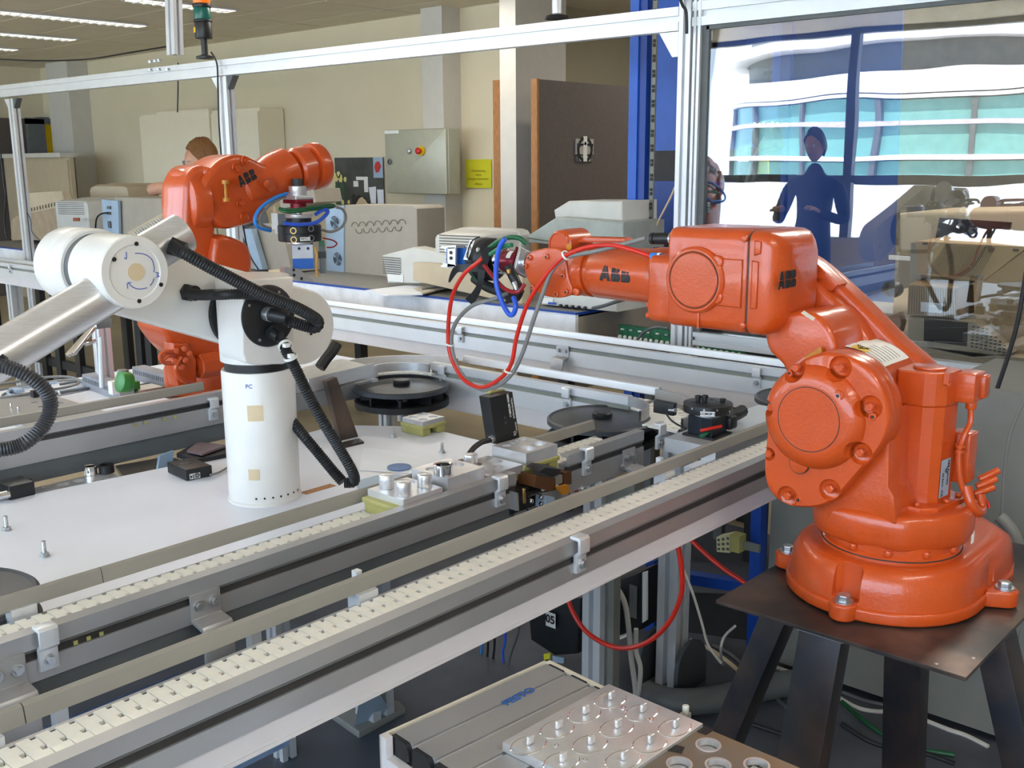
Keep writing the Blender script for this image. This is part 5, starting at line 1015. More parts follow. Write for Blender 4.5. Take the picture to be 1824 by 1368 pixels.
hose('long black corrugated hose hanging from the joint cover down to the table', [(1.384, 1.95, 1.209), (1.387, 1.94, 1.185), (1.398, 1.92, 1.14), (1.411, 1.9, 1.088), (1.435, 1.88, 1.021), (1.473, 1.87, 0.9475), (1.5, 1.86, 0.8884), (1.511, 1.87, 0.859), (1.496, 1.89, 0.8556)], 0.0135, 0.003)
hose('lower black corrugated hose running back up behind the white column', [(1.501, 1.9, 0.8552), (1.492, 1.93, 0.8835), (1.476, 1.96, 0.9235), (1.459, 1.99, 0.9635), (1.457, 2.04, 0.9975), (1.46, 2.1, 1.023)], 0.0135, 0.003)
hose('black corrugated hose curling at the left picture edge from the white forearm', [(0.753, 1.95, 1.247), (0.769, 1.93, 1.24), (0.7942, 1.91, 1.223), (0.8179, 1.9, 1.194), (0.8254, 1.9, 1.164), (0.8116, 1.9, 1.131), (0.7779, 1.9, 1.105), (0.7506, 1.91, 1.095), (0.6955, 1.92, 1.097)], 0.0145, 0.0028, mat('grey_black_hose', S(62, 62, 66), 0.35, var=0.1))
for q, q2, l_ in (((1.385, 1.94, 1.198), (1.382, 1.93, 1.192), 'upper white hose clamp tie below the black joint cover'), ((1.39, 1.93, 1.174), (1.394, 1.93, 1.165), 'lower white hose clamp tie on the hanging hose')):
    q = V(q); dd_ = V(q2) - q; c = obj('hose_tie', MB().lathe([(0.0145, 0), (0.017, 0), (0.017, 0.006), (0.0145, 0.006)], q, dd_, n=20, closed=True).cbox(q + V((-0.006, -0.012, 0.002)), (0.012, 0.012, 0.009)), LABELW); tag(c, l_, 'cable tie')
obj('hose_gland', MB().bcyl((0.7575, 1.955, 1.251), (0.7664, 1.95, 1.241), 0.018, 0.002), BLACKP, wr)
# ================= rear orange robot =================
rr = thing('industrial_robot', 'orange robot arm farther back, its arm raised to the right over the white robot', 'robot', (2.0, 3.2, 0.8))
def YP(y, pts, k=3): return [V((p.x, y, p.z)) for p in spline(pts, k, True)]
e_ = [(1.804, 3.02, 1.498), (1.81, 3.02, 1.545), (1.835, 3.02, 1.584), (1.868, 3.02, 1.599), (1.904, 3.02, 1.592), (1.927, 3.02, 1.561), (1.933, 3.02, 1.498), (1.927, 3.02, 1.444), (1.91, 3.02, 1.39), (1.898, 3.02, 1.281), (1.885, 3.02, 1.114), (1.815, 3.02, 1.122), (1.806, 3.02, 1.269), (1.797, 3.02, 1.36), (1.796, 3.02, 1.431)]
la = obj('lower_arm', MB().rprism(YP(3.02, e_), (0, 0.15, 0), 0.02, 5), ORANGE, rr)
h_ = [(1.855, 3, 1.536), (1.896, 3, 1.589), (1.944, 3, 1.622), (1.998, 3, 1.633), (2.047, 3, 1.624), (2.09, 3, 1.605), (2.138, 3, 1.587), (2.159, 3, 1.549), (2.137, 3, 1.502), (2.103, 3, 1.466), (2.064, 3, 1.417), (1.992, 3, 1.398), (1.927, 3, 1.394), (1.891, 3, 1.419), (1.858, 3, 1.474)]
hu = obj('upper_arm', MB().rprism(YP(3.0, h_), (0, 0.15, 0), 0.018, 5), ORANGE, rr)
t0, t1 = V((2.029, 3.05, 1.51)), V((2.259, 3.05, 1.592)); 
fb_ = obj('forearm_tube', MB().lathe([(0.05, -0.01), (0.062, 0), (0.066, 0.03), (0.070, 0.10), (0.078, 0.13), (0.080, 0.16), (0.080, 0.205), (0.070, 0.218), (0.060, 0.222), (0.060, 0.235)], t0, t1 - t0, n=48), ORANGE, rr)
q0 = V((2.237, 3.04, 1.576)); q1 = V((2.385, 3.04, 1.601)); dW = (q1 - q0).normalized()
obj('wrist_drum', MB().lathe([(0.070, 0), (0.078, 0.01), (0.078, 0.055), (0.066, 0.06), (0.066, 0.075), (0.080, 0.08), (0.082, 0.09), (0.082, 0.115), (0.076, 0.125), (0.0, 0.127)], q0, dW, n=48), ORANGE, rr)
q = V((1.834, 3.1, 1.478)); eb = obj('elbow_cover', MB().lathe([(0.112, -0.05), (0.112, 0.0), (0.108, 0.008), (0.09, 0.014), (0.0, 0.016)], q, (-1, 0, 0), n=48), ORANGE, rr)
obj('turret_side', MB().rprism(YP(2.99, [(1.887, 2.99, 1.365), (1.982, 2.99, 1.354), (2.015, 2.99, 1.321), (2.021, 2.99, 1.273), (2.008, 2.99, 1.227), (1.949, 2.99, 1.185), (1.874, 2.99, 1.192)]), (0, 0.2, 0), 0.015), ORANGE, rr)
obj('shoulder_ball', MB().rprism(YP(3.0, [(1.685, 3, 1.106), (1.762, 3, 1.13), (1.886, 3, 1.116), (1.946, 3, 1.052), (1.896, 3, 0.9634), (1.771, 3, 0.9813), (1.706, 3, 1.049)]), (0, 0.18, 0), 0.02), ORANGE, rr)
obj('base', MB().rprism([V((x, y, 0.80)) for x, y in circ(2.02, 3.28, 0.17, 32)], (0, 0, 0.10), 0.02), ORANGE, rr); obj('base_plate', MB().box((1.83, 3.0, 0.80), (2.3, 3.55, 0.806)), RAWST, rr)
obj('turret', MB().rprism([V((x, y, 0.90)) for x, y in circ(2.02, 3.25, 0.14, 32)], (0, 0, 0.22), 0.02), ORANGE, rr)
m0, m1 = V((1.79, 3, 0.9562)), V((1.95, 3, 0.9556))
mm = obj('motor', MB().rprism([m0 + V((0, 0.045 * cos(a), 0.045 * sin(a))) for a in [pi * (2 * k + 1) / 8 for k in range(8)]], (m1 - m0), 0.004, 1), ORANGE, rr, sharp=20)
obj('motor_disc', MB().bcyl(m0 - V((0.003, 0, 0)), m0, 0.026, 0.001), ORANGE, mm)
obj('gear_box', MB().rprism(YP(2.98, [(1.702, 2.98, 1.045), (1.753, 2.98, 1.038), (1.779, 2.98, 0.9825), (1.776, 2.98, 0.8898), (1.708, 2.98, 0.9047), (1.694, 2.98, 0.9766)], 1), (0, 0.06, 0), 0.005), ORANGE, rr)
for i, q in enumerate(((1.7, 2.97, 1.021), (1.728, 2.97, 1.024), (1.691, 2.97, 0.9891), (1.729, 2.97, 0.9873), (1.745, 2.97, 1.007), (1.715, 2.97, 0.9656))): obj('connector', MB().bcyl(q, V(q) - V((0.006, 0.02, -0.004)), 0.010, 0.003, 12), ORANGE, rr)
for pts in ([(1.686, 2.96, 1.022), (1.65, 2.95, 1.028), (1.635, 2.95, 1.014), (1.647, 2.95, 0.9945), (1.683, 2.96, 0.9861)], [(1.712, 2.96, 1), (1.689, 2.95, 0.9811), (1.69, 2.95, 0.9483), (1.716, 2.95, 0.9223), (1.751, 2.96, 0.9079)], [(1.689, 2.96, 1.009), (1.66, 2.95, 1.014), (1.648, 2.95, 1.005)]): obj('cable_loop', MB().tube(pts, 0.007, 8, 5), ORANGE, rr)
for q, n_s in (((1.983, 2.998, 1.59), 0), ((2.019, 2.998, 1.613), 0), ((1.992, 2.998, 1.475), 0), ((2.004, 2.998, 1.43), 0), ((1.844, 3.018, 1.518), 0), ((1.838, 3.018, 1.438), 0)):
    q = V(q); e = obj('cover_bolt', MB().lathe([(0.016, 0.0), (0.014, 0.005), (0.010, 0.002), (0.008, 0.002), (0.008, 0.009), (0.0, 0.009)], V((q.x, q.y + 0.0, q.z)), (0, -1, 0), n=16), ORANGE, rr)
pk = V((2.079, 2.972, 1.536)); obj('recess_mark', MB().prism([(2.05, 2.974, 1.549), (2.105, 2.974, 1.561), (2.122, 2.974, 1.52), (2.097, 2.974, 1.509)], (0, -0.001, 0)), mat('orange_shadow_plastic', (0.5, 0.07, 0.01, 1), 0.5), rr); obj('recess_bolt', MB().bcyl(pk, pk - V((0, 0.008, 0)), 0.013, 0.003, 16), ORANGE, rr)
None
obj('knob', MB().bcyl((1.888, 3.03, 1.567), (1.894, 3.03, 1.592), 0.018, 0.004, 20), ORANGE, rr)
q = V((1.921, 2.97, 1.517)); obj('amber_fitting', MB().cyl(q + V((0, 0, 0.022)), q + V((0, 0, 0.034)), 0.012, n=12).cyl(q - V((0, 0, 0.022)), q + V((0, 0, 0.022)), 0.005, n=10).cyl(q - V((0, 0, 0.034)), q - V((0, 0, 0.022)), 0.012, n=12), AMBER, rr)
xd = (V((2.034, 2.975, 1.555)) - V((1.978, 2.975, 1.532))).normalized(); yd = V((-xd.z, 0, xd.x)); 
abb(V((1.973, 2.965, 1.527)), xd, yd * 1.0, 0.036, rr, 0.002, 0.9)
# its gripper tool
G = V((2.19, 2.95, 1.398)); gx, gy = G.x, 2.95
gr = thing('gripper_tool', 'round black gripper head with blue gripper hanging from the rear orange robot', 'gripper', (gx, gy, G.z))
def gz(p): return 1.6 + (G.z - 1.6) * 0 + (2.19, 2.95, 1.398)[2] - 1.6 + (400 - p) * 0.00188
def gl(nm, m, prof, n=40, par=gr): return obj(nm, MB().lathe([(r, gz(p)) for r, p in prof], (gx, gy, 0), (0, 0, 1), n=n), m, par)
gl('flange', DARK, [(0.018, 331), (0.018, 318)]); gl('steel_top', MACH, [(0.029, 350), (0.030, 349), (0.030, 332), (0.028, 331)])
obj('square_plate', MB().rbox((gx - 0.037, gy - 0.037, gz(355)), (gx + 0.037, gy + 0.037, gz(348)), 0.002), BRUSH, gr); obj('maroon_plate', MB().rbox((gx - 0.037, gy - 0.037, gz(362)), (gx + 0.037, gy + 0.037, gz(355)), 0.002), MAROON, gr)
gl('maroon_coupling', MAROON, [(0.028, 375), (0.028, 361)]); gl('neck', STEEL, [(0.012, 382), (0.012, 374)]); gl('silver_disc', MACH, [(0.045, 388), (0.047, 386), (0.047, 382), (0.045, 381)])
gl('dark_collar', BLACKP, [(0.042, 402), (0.042, 388)])
cbod = gl('changer_body', BLACKP, [(0.070, 430), (0.074, 428), (0.074, 416), (0.0725, 415.5), (0.0725, 414.5), (0.074, 414), (0.074, 402), (0.070, 400)], 56)
for dx_, zz in ((-0.1, 409), (-0.1, 425), (0.85, 406), (0.85, 423)):
    dv = V((0.668 * dx_ - 0.70, -0.74 * dx_ - 0.66, 0)).normalized(); q = V((gx, gy, gz(zz))) + dv * 0.073
    obj('port', MB().lathe([(0.011, 0), (0.011, 0.003), (0.008, 0.003), (0.008, 0.0)], q, dv, n=18), STEEL if dx_ > 0 else BRASS, cbod); obj('port_hole', MB().cyl(q, q + dv * 0.0015, 0.008, n=16), INK, cbod)
dv = V((-0.70 + 0.668 * 0.42, -0.66 - 0.74 * 0.42, 0)).normalized(); tvx = V((-dv.y, dv.x, 0)); tvx = tvx if tvx.x > 0 else -tvx
q = V((gx, gy, gz(424))) + dv * 0.0745; lb = obj('name_label', MB().prism([q + tvx * a + V((0, 0, b)) for a, b in ((-0.017, -0.006), (0.017, -0.006), (0.017, 0.006), (-0.017, 0.006))], dv * 0.001), LABELW, cbod)
text('FESTO 1', q + dv * 0.0014, tvx, (0, 0, 1), 0.0085, INK, lb, bold=0.0002)
gl('lower_ring', MACH, [(0.040, 436), (0.044, 434), (0.044, 430)])
tx = V((0.75, -0.66, 0)).normalized(); ty = V((0.66, 0.75, 0)).normalized(); MG = Matrix((tx, ty, V((0, 0, 1)))).transposed().to_4x4(); MG.translation = V((gx + 0.01, gy, 0))
def gb(nm, m, a, b, par=gr): return obj(nm, MB().box(a, b, MG), m, par)
gb('gripper_body', mat('satin_aluminium', S(190, 192, 198), 0.4, 0.3), (-0.034, -0.028, gz(462)), (0.036, 0.028, gz(436))); gb('blue_block', BLUEG, (-0.034, -0.030, gz(480)), (0.036, 0.030, gz(461)))
for x_ in (0.0, 0.03): obj('bolt_hole', MB().cyl(MG @ V((x_ - 0.01, -0.0282, gz(443))), MG @ V((x_ - 0.01, -0.029, gz(443))), 0.005, n=14), INK, gr)
gb('side_valve', LABELW, (-0.10, -0.012, gz(408)), (-0.078, 0.012, gz(379))); gb('side_valve', LABELW, (-0.09, -0.013, gz(416)), (-0.074, 0.012, gz(395))); gb('valve_coil', DKGREY, (-0.078, -0.014, gz(401)), (-0.05, 0.012, gz(381))); gb('cork', TAN, (-0.095, -0.006, gz(379)), (-0.084, 0.006, gz(367)))
fp = obj('finger_plate', MB().prism([(2.108, 2.93, 1.259), (2.164, 2.93, 1.249), (2.193, 2.93, 1.225), (2.219, 2.93, 1.211), (2.223, 2.93, 1.199), (2.168, 2.93, 1.206), (2.106, 2.93, 1.225)], (0, 0.03, 0)), BRUSH, gr)
for q in ((2.142, 2.929, 1.247), (2.143, 2.929, 1.229), (2.173, 2.929, 1.215)): obj('bolt_hole', MB().cyl(q, V(q) - V((0, 0.001, 0)), 0.005, n=12), INK, fp)
gb('side_cylinder', DKGREY, (0.055, -0.01, gz(490)), (0.075, 0.012, gz(437))); gb('side_ring', BLACKP, (0.052, -0.014, gz(462)), (0.078, 0.014, gz(450))); gb('side_fitting', GREENC, (0.056, -0.012, gz(440)), (0.074, 0.01, gz(430)))
obj('amber_tube', MB().tube([MG @ V((0.040, -0.02, gz(440))), MG @ V((0.048, -0.02, gz(455))), MG @ V((0.045, -0.02, gz(470))), MG @ V((0.047, -0.02, gz(495)))], 0.005, 8, 4), mat('clear_amber', S(206, 160, 90), 0.25), gr)
for lab, pts, r_, m_ in (('light blue hose looping left of the rear gripper head', [(2.133, 2.93, 1.504), (2.075, 2.92, 1.492), (2.011, 2.91, 1.462), (1.978, 2.9, 1.427), (1.989, 2.9, 1.4), (2.05, 2.92, 1.385)], 0.006, BLUEL), ('grey hose looping inside the light blue one', [(2.13, 2.94, 1.494), (2.07, 2.93, 1.474), (2.014, 2.92, 1.434), (2.017, 2.92, 1.407), (2.058, 2.93, 1.391)], 0.005, GREYC),
                          ('green hose ring around the rear gripper neck', [(2.074, 2.9, 1.458), (2.1, 2.88, 1.452), (2.169, 2.88, 1.455), (2.287, 2.9, 1.462), (2.312, 2.92, 1.453), (2.18, 2.88, 1.449), (2.092, 2.87, 1.445), (2.074, 2.9, 1.454)], 0.005, GREENC), ('blue spiral hose around the rear gripper head', [(2.07, 2.87, 1.41), (2.116, 2.86, 1.404), (2.186, 2.86, 1.406), (2.237, 2.87, 1.425), (2.268, 2.89, 1.442), (2.255, 2.9, 1.446), (2.223, 2.9, 1.432)], 0.0065, BLUEC),
                          ('grey cable bow right of the rear gripper head', [(2.287, 2.95, 1.374), (2.326, 2.95, 1.366), (2.372, 2.95, 1.379), (2.394, 2.95, 1.412), (2.381, 2.95, 1.442), (2.351, 2.95, 1.451)], 0.005, GREYC), ('thin red wire loop beside the rear gripper', [(2.288, 2.95, 1.346), (2.33, 2.95, 1.336), (2.349, 2.95, 1.323), (2.331, 2.95, 1.312), (2.304, 2.95, 1.312)], 0.0028, MATS['dark_red'])):
    cable(lab, pts, r_, m_, cat='hose', name='tool_hose', n=10)
# ================= people =================
def person(name_lab, root, joints, edges, head, skin_r, cloth, hair, face_dir, hands=()):
    t = thing('person', name_lab, 'person', root)
    me = bpy.data.meshes.new('body'); me.from_pydata([V(j) for j in joints], edges, []); o = bpy.data.objects.new('body', me); COL.objects.link(o)
    sk = o.modifiers.new('s', 'SKIN'); su = o.modifiers.new('u', 'SUBSURF'); su.levels = 2; su.render_levels = 2
    for i, r_ in enumerate(skin_r): me.skin_vertices[0].data[i].radius = r_ if isinstance(r_, tuple) else (r_, r_)
    me.skin_vertices[0].data[0].use_root = True
    bpy.context.view_layer.update(); m2 = bpy.data.meshes.new_from_object(o.evaluated_get(bpy.context.evaluated_depsgraph_get())); bpy.data.objects.remove(o)
    m2.materials.clear(); m2.materials.append(cloth); m2.materials.append(SKIN)
    for p in m2.polygons: p.use_smooth = True
    b = bpy.data.objects.new('body', m2); link(b, t)
    return t, b
def head_of(t, c, f, r=0.098, glasses=False, hair_m=HAIR):
    c = V(c); f = V(f).normalized(); s_ = V((0, 0, 1)).cross(f); Z_ = V((0, 0, 1)); R_ = []
    n, m = 24, 18
    for i in range(1, m):
        th = pi * i / m; z = cos(th); rad = sin(th)
        w1 = 0.80 * (1 - 0.22 * max(0, -z) ** 1.2)
        R_.append([c + Z_ * z * r * 1.22 + f * rad * cos(2 * pi * j / n) * r * (0.98 - 0.12 * max(0, -z)) * (1.02 if cos(2 * pi * j / n) > 0 else 1.0) + s_ * rad * sin(2 * pi * j / n) * r * w1 for j in range(n)])
    h = obj('head', MB().rings(R_), SKIN, t)
    obj('nose', MB().lathe([(0.006, 0.028), (0.010, 0.0), (0.015, -0.02), (0.010, -0.028)], c + f * r * 0.98 - Z_ * 0.012, Z_ + f * -0.25, n=10), SKIN, h)
    obj('mouth', MB().tube([c + f * r * 0.90 - Z_ * 0.058 + s_ * a for a in (-0.022, 0, 0.022)], 0.004, 6, 4), mat('lips', S(176, 106, 92), 0.5) if 'lips' not in MATS else MATS['lips'], h)
    for k in (-1, 1):
        obj('eye', MB().ball(c + f * r * 0.88 + s_ * k * 0.031 + Z_ * 0.008, 0.012), LABELW, h); obj('pupil', MB().ball(c + f * (r * 0.88 + 0.009) + s_ * k * 0.031 + Z_ * 0.008, 0.005), INK, h)
        obj('ear', MB().ball(c + s_ * k * r * 0.81 - f * 0.006 - Z_ * 0.004, 0.030, (0.5, 0.35, 1.0)), SKIN, h)
        if glasses: obj('glasses', MB().tube([c + f * r * 1.02 + s_ * (k * 0.031 + 0.02 * cos(a)) + Z_ * (0.008 + 0.015 * sin(a)) for a in [2 * pi * q / 12 for q in range(13)]], 0.0018, 6, 1).tube([c + f * r * 1.0 + s_ * k * 0.052 + Z_ * 0.012, c + s_ * k * r * 0.86 + Z_ * 0.01], 0.0018, 6, 1), DKGREY, h)
    random.seed(5); R_ = []
    for i in range(1, 12):
        th = pi * 0.56 * i / 11 if True else 0; row = []
        for j in range(40):
            a = 2 * pi * j / 40; fr = cos(a); lim = 1.0 if fr < 0.1 else 1 - 0.56 * fr
            t2_ = th * lim * (1.25 if fr < -0.2 else 1.0); k_ = 1.10 + 0.05 * random.random() + 0.04 * sin(a * 9 + i)
            row.append(c + Z_ * cos(t2_) * r * 1.22 * k_ + f * sin(t2_) * fr * r * k_ + s_ * sin(t2_) * sin(a) * r * 0.84 * k_)
        R_.append(row)
    obj('hair', MB().rings(R_), hair_m, h)
    return h
def hand(t, w_, d_, n_, s=1.0):     # palm, four fingers of different length and a thumb
    w_ = V(w_); d_ = V(d_).normalized(); n_ = V(n_).normalized(); s_ = d_.cross(n_)
    h = obj('hand', MB().rprism([w_ + s_ * a + d_ * b for a, b in ((-0.026, 0), (0.026, 0), (0.04, 0.05), (0.038, 0.09), (-0.038, 0.09), (-0.034, 0.04))], n_ * 0.024, 0.008), SKIN, t)
    for k, L in enumerate((0.062, 0.076, 0.082, 0.072)):
        b0 = w_ + d_ * 0.082 + s_ * (0.030 - 0.020 * k) + n_ * 0.012
        obj('finger', MB().tube([b0, b0 + d_ * L * 0.45 - n_ * 0.004, b0 + d_ * L * 0.75 - n_ * 0.016, b0 + d_ * L * 0.9 - n_ * 0.030], 0.0085, 8, 4), SKIN, h)
    b0 = w_ + d_ * 0.02 - s_ * 0.03 + n_ * 0.01; obj('thumb', MB().tube([b0, b0 + d_ * 0.03 - s_ * 0.025, b0 + d_ * 0.065 - s_ * 0.032 - n_ * 0.01], 0.0105, 8, 4), SKIN, h)
    return h
HP_ = V((4.45, 7.205, 1.636))
fd = V((-0.84, 0.34, -0.2))
bx0, by0 = HP_.x + 0.40, HP_.y - 0.05
J = [(bx0, by0, 1.02), (bx0, by0, 1.18), (bx0 - 0.15, by0, 1.36), (HP_.x + 0.12, HP_.y, 1.47), (HP_.x + 0.05, HP_.y, 1.57),
     (bx0 - 0.16, by0 + 0.20, 1.40), (bx0 - 0.30, by0 + 0.34, 1.30), (bx0 - 0.50, by0 + 0.42, 1.40),
     (bx0 - 0.16, by0 - 0.20, 1.40), (bx0 - 0.05, by0 - 0.26, 1.14), (bx0 - 0.25, by0 - 0.2, 1.05),
     (bx0, by0 + 0.10, 0.95), (bx0 + 0.02, by0 + 0.12, 0.50), (bx0 + 0.05, by0 + 0.13, 0.06), (bx0 - 0.10, by0 + 0.14, 0.04),
     (bx0, by0 - 0.10, 0.95), (bx0 + 0.02, by0 - 0.12, 0.50), (bx0 + 0.05, by0 - 0.13, 0.06), (bx0 - 0.10, by0 - 0.14, 0.04)]
E_ = [(0, 1), (1, 2), (2, 3), (3, 4), (2, 5), (5, 6), (6, 7), (2, 8), (8, 9), (9, 10), (0, 11), (11, 12), (12, 13), (13, 14), (0, 15), (15, 16), (16, 17), (17, 18)]
Rr = [0.15, 0.13, 0.14, 0.062, 0.055, 0.068, 0.05, 0.036, 0.068, 0.05, 0.036, 0.09, 0.062, 0.045, 0.04, 0.09, 0.062, 0.045, 0.04]
pr, pb = person('brown haired person with glasses leaning behind the rear orange robot', (bx0, by0, 0), J, E_, HP_, Rr, mat('grey_shirt', S(120, 126, 134), 0.85), HAIR, fd)
head_of(pr, HP_ + V((0, 0, 0.0)), fd, 0.122, True)
q0 = V((4.32, 7.466, 1.429)); q1 = V((4.3, 7.667, 1.428))
hand(pr, (bx0 - 0.50, by0 + 0.42, 1.40), (-0.5, 0.6, -0.3), (0.2, 0.1, 1))
fo = obj('bare_forearm', MB().tube([(4.3, 7.027, 1.36), (4.25, 7.15, 1.401), (4.2, 7.261, 1.422), (4.18, 7.371, 1.425), (4.16, 7.437, 1.408)], 0.048, 12, 5), SKIN, pr)
# photographer-side person mirrored in the pane
bx1, by1 = -0.8, 3.75
J = [(bx1, by1, 0.98), (bx1, by1, 1.15), (bx1, by1, 1.38), (bx1, by1, 1.50), (bx1 + 0.01, by1, 1.60), (bx1, by1 + 0.21, 1.42), (bx1 + 0.04, by1 + 0.30, 1.14), (bx1 + 0.24, by1 + 0.16, 1.22),
     (bx1, by1 - 0.21, 1.42), (bx1 + 0.04, by1 - 0.30, 1.14), (bx1 + 0.24, by1 - 0.16, 1.22), (bx1, by1 + 0.10, 0.92), (bx1 + 0.02, by1 + 0.12, 0.48), (bx1, by1 + 0.13, 0.06), (bx1 + 0.14, by1 + 0.14, 0.04),
     (bx1, by1 - 0.10, 0.92), (bx1 + 0.02, by1 - 0.12, 0.48), (bx1, by1 - 0.13, 0.06), (bx1 + 0.14, by1 - 0.14, 0.04)]
p2_, pb2 = person('person in a dark shirt seen only as a silhouette mirrored in the pane', (bx1, by1, 0), J, E_, None, Rr, CLOTH, HAIR, (1, 0, 0))
head_of(p2_, (bx1 + 0.02, by1, 1.72), (1, 0, -0.1), 0.1, False, INK)
hand(p2_, (bx1 + 0.24, by1 + 0.16, 1.22), (0.9, -0.2, 0.3), (0, 0.2, 1)); hand(p2_, (bx1 + 0.24, by1 - 0.16, 1.22), (0.9, 0.2, 0.3), (0, -0.2, 1))
# ================= computers on the bench =================
ZT = 0.96
def crt(lab, p, size, rz, m, taper=0.78, screen=None, vents=True, top=None, tilt=0, zb=ZT, name='crt_monitor'):
    """tube monitor: front bezel box at +x local, body tapering to the back; p = centre on the bench, size = (depth, width, height)"""
    d, w_, h = size; t = thing(name, lab, 'monitor', (p[0], p[1], zb)); t.rotation_euler = (0, 0, rz)
    M = Matrix.Translation((p[0], p[1], zb)) @ Matrix.Rotation(rz, 4, 'Z')
    def X_(v): return M @ V(v)
    b0 = 0.05
    obj('foot', MB().lathe([(w_ * 0.32, 0), (w_ * 0.32, 0.012), (w_ * 0.15, 0.02), (w_ * 0.15, b0 + 0.02)], M @ V((d * 0.05, 0, 0)), n=28), m, t)
    R_ = []
    for x, k, kh, lift in ((d * 0.5, 0.98, 0.98, 0), (d * 0.48, 1, 1, 0), (d * 0.22, 1, 1, 0), (d * 0.20, 0.96, 0.97, 0), (-d * 0.05, 0.90, 0.93, 0), (-d * 0.30, taper, taper + 0.06, 0.0), (-d * 0.48, taper * 0.9, taper * 0.95, 0), (-d * 0.5, taper * 0.84, taper * 0.88, 0)):
        hw, hh = w_ / 2 * k, h / 2 * kh; cz = b0 + h / 2 + (h / 2 - hh) * 0.4; c = 0.22; P = []
        for sx_, sz_ in ((1, 1), (-1, 1), (-1, -1), (1, -1)):
            seq = ((1, 1 - c), (1 - c * 0.3, 1 - c * 0.3), (1 - c, 1)) if sx_ * sz_ > 0 else ((1 - c, 1), (1 - c * 0.3, 1 - c * 0.3), (1, 1 - c))
            for u, v_ in seq: P.append(X_((x, sx_ * u * hw, cz + sz_ * v_ * hh)))
        R_.append(P)
    b = obj('casing', MB().rings(R_), m, t, sharp=28)
    if vents:
        for k in range(7):
            z = b0 + h * 0.9 - k * 0.014
            obj('vent_slot', MB().box((-d * 0.5 - 0.001, -w_ * taper * 0.36, z), (-d * 0.46, w_ * taper * 0.36, z + 0.005), M), MATS.get('vent_dark') or mat('vent_dark', S(104, 96, 84), 0.7), b)
    if screen: obj('screen', MB().box((d * 0.5 - 0.002, -w_ * 0.42, b0 + h * 0.1), (d * 0.5 + 0.003, w_ * 0.42, b0 + h * 0.9), M), screen, t)
    return t, M
def boxpc(lab, a, b, z0, z1, depth, m, name='computer_tower', front=None):
    """tower: a, b = bottom corners of the visible long side; depth goes away from the camera"""
    a = V((a[0], a[1], 0)); b = V((b[0], b[1], 0)); u = (b - a).normalized(); n_ = V((-u.y, u.x, 0))
    if n_.dot(V((0.73, 0.65, 0))) < 0: n_ = -n_
    t = thing(name, lab, 'computer', (a.x, a.y, z0))
    P = [a, b, b + n_ * depth, a + n_ * depth]
    obj('case', MB().rprism([V((p.x, p.y, z0)) for p in P], (0, 0, z1 - z0), 0.006), m, t)
    return t, a, b, u, n_
# left group
t, M = crt('off-white tube monitor seen from behind, left on the bench near the cage post', (3.95, 8.02), (0.40, 0.42, 0.34), radians(20), PCWHITE, 0.86)
obj('badge', MB().prism([(3.7, 7.801, 1.213), (3.7, 7.701, 1.216), (3.7, 7.706, 1.19), (3.7, 7.806, 1.187)], (0.006, 0, 0)), mat('rust_badge', S(150, 76, 40), 0.5), t)
t, M = crt('second pale tube monitor standing higher behind the off-white one', (4.44, 8.42), (0.36, 0.46, 0.44), radians(25), BEIGE, 0.9, vents=False)
t = thing('copier', 'large beige machine with a slotted lid left of the off-white monitor', 'machine', (3.9, 8.4, ZT))
P = [(3.85, 9.067, 1.371), (3.85, 8.266, 1.404), (3.85, 8.214, 1.282), (3.85, 9.102, 1.182)]
obj('slanted_lid', MB().prism(P, (0.06, 0, 0.0)), BEIGE, t); obj('body', MB().prism([(3.84, 9.285, 0.98), (3.84, 9.244, 1.145), (3.84, 9.076, 1.192), (3.84, 8.191, 1.292), (3.84, 8.25, 1.007)], (0.35, 0, 0)), mat('dull_tan', S(170, 150, 124), 0.6), t)
for k in range(13):
    q = lerp((3.845, 9.049, 1.217), (3.845, 8.406, 1.296), k / 12); obj('slot', MB().cbox(q, (0.006, 0.006, 0.03)), MATS['vent_dark'], t)
t, a, b, u, n_ = boxpc('grey tower computer lying along the bench left of the rear orange robot', (3.75, 7.231, 1.179), (3.75, 6.43, 1.206), ZT, (3.75, 6.864, 1.378)[2], 0.30, PCGREY)
f0, f1 = (3.72, 7.409, 1.076), (3.72, 7.195, 1.101)
pnl = obj('back_panel', MB().prism([(3.72, 7.366, 1.358), (3.72, 7.128, 1.351), (3.72, 7.156, 1.095), (3.72, 7.386, 1.11)], (0.02, 0, 0)), PCBLUE, t)
for q, w_, h_ in (((3.715, 7.258, 1.301), 0.05, 0.02), ((3.715, 7.265, 1.26), 0.05, 0.02), ((3.715, 7.271, 1.179), 0.04, 0.05)): obj('port_cover', MB().cbox(q, (0.008, w_, h_)), DKGREY, pnl)
cable('black power cable bending into the grey tower computer', [(3.7, 7.252, 1.265), (3.68, 7.315, 1.256), (3.67, 7.369, 1.219), (3.68, 7.42, 1.143)], 0.006, INK)
cable('short black plug lead under the off-white monitor', [(3.7, 7.843, 1.093), (3.69, 7.919, 1.073), (3.68, 7.946, 1.021)], 0.006, INK)
cable('white cable arching on the bench left of the white robot elbow', [(3.6, 8.153, 1.025), (3.6, 8.063, 1.081), (3.6, 7.964, 1.098), (3.6, 7.887, 1.063), (3.6, 7.885, 1.029)], 0.004, WHITEC)
t = thing('slotted_case', 'cream ribbed case leaning between the tower computer and the white arm', 'box', (3.3, 5.6, 0.95))
ka, kb, kc, kd = V((3.62, 6.768, 1.155)), V((3.62, 6.279, 1.298)), V((3.62, 6.291, 1.21)), V((3.62, 6.579, 1.117))
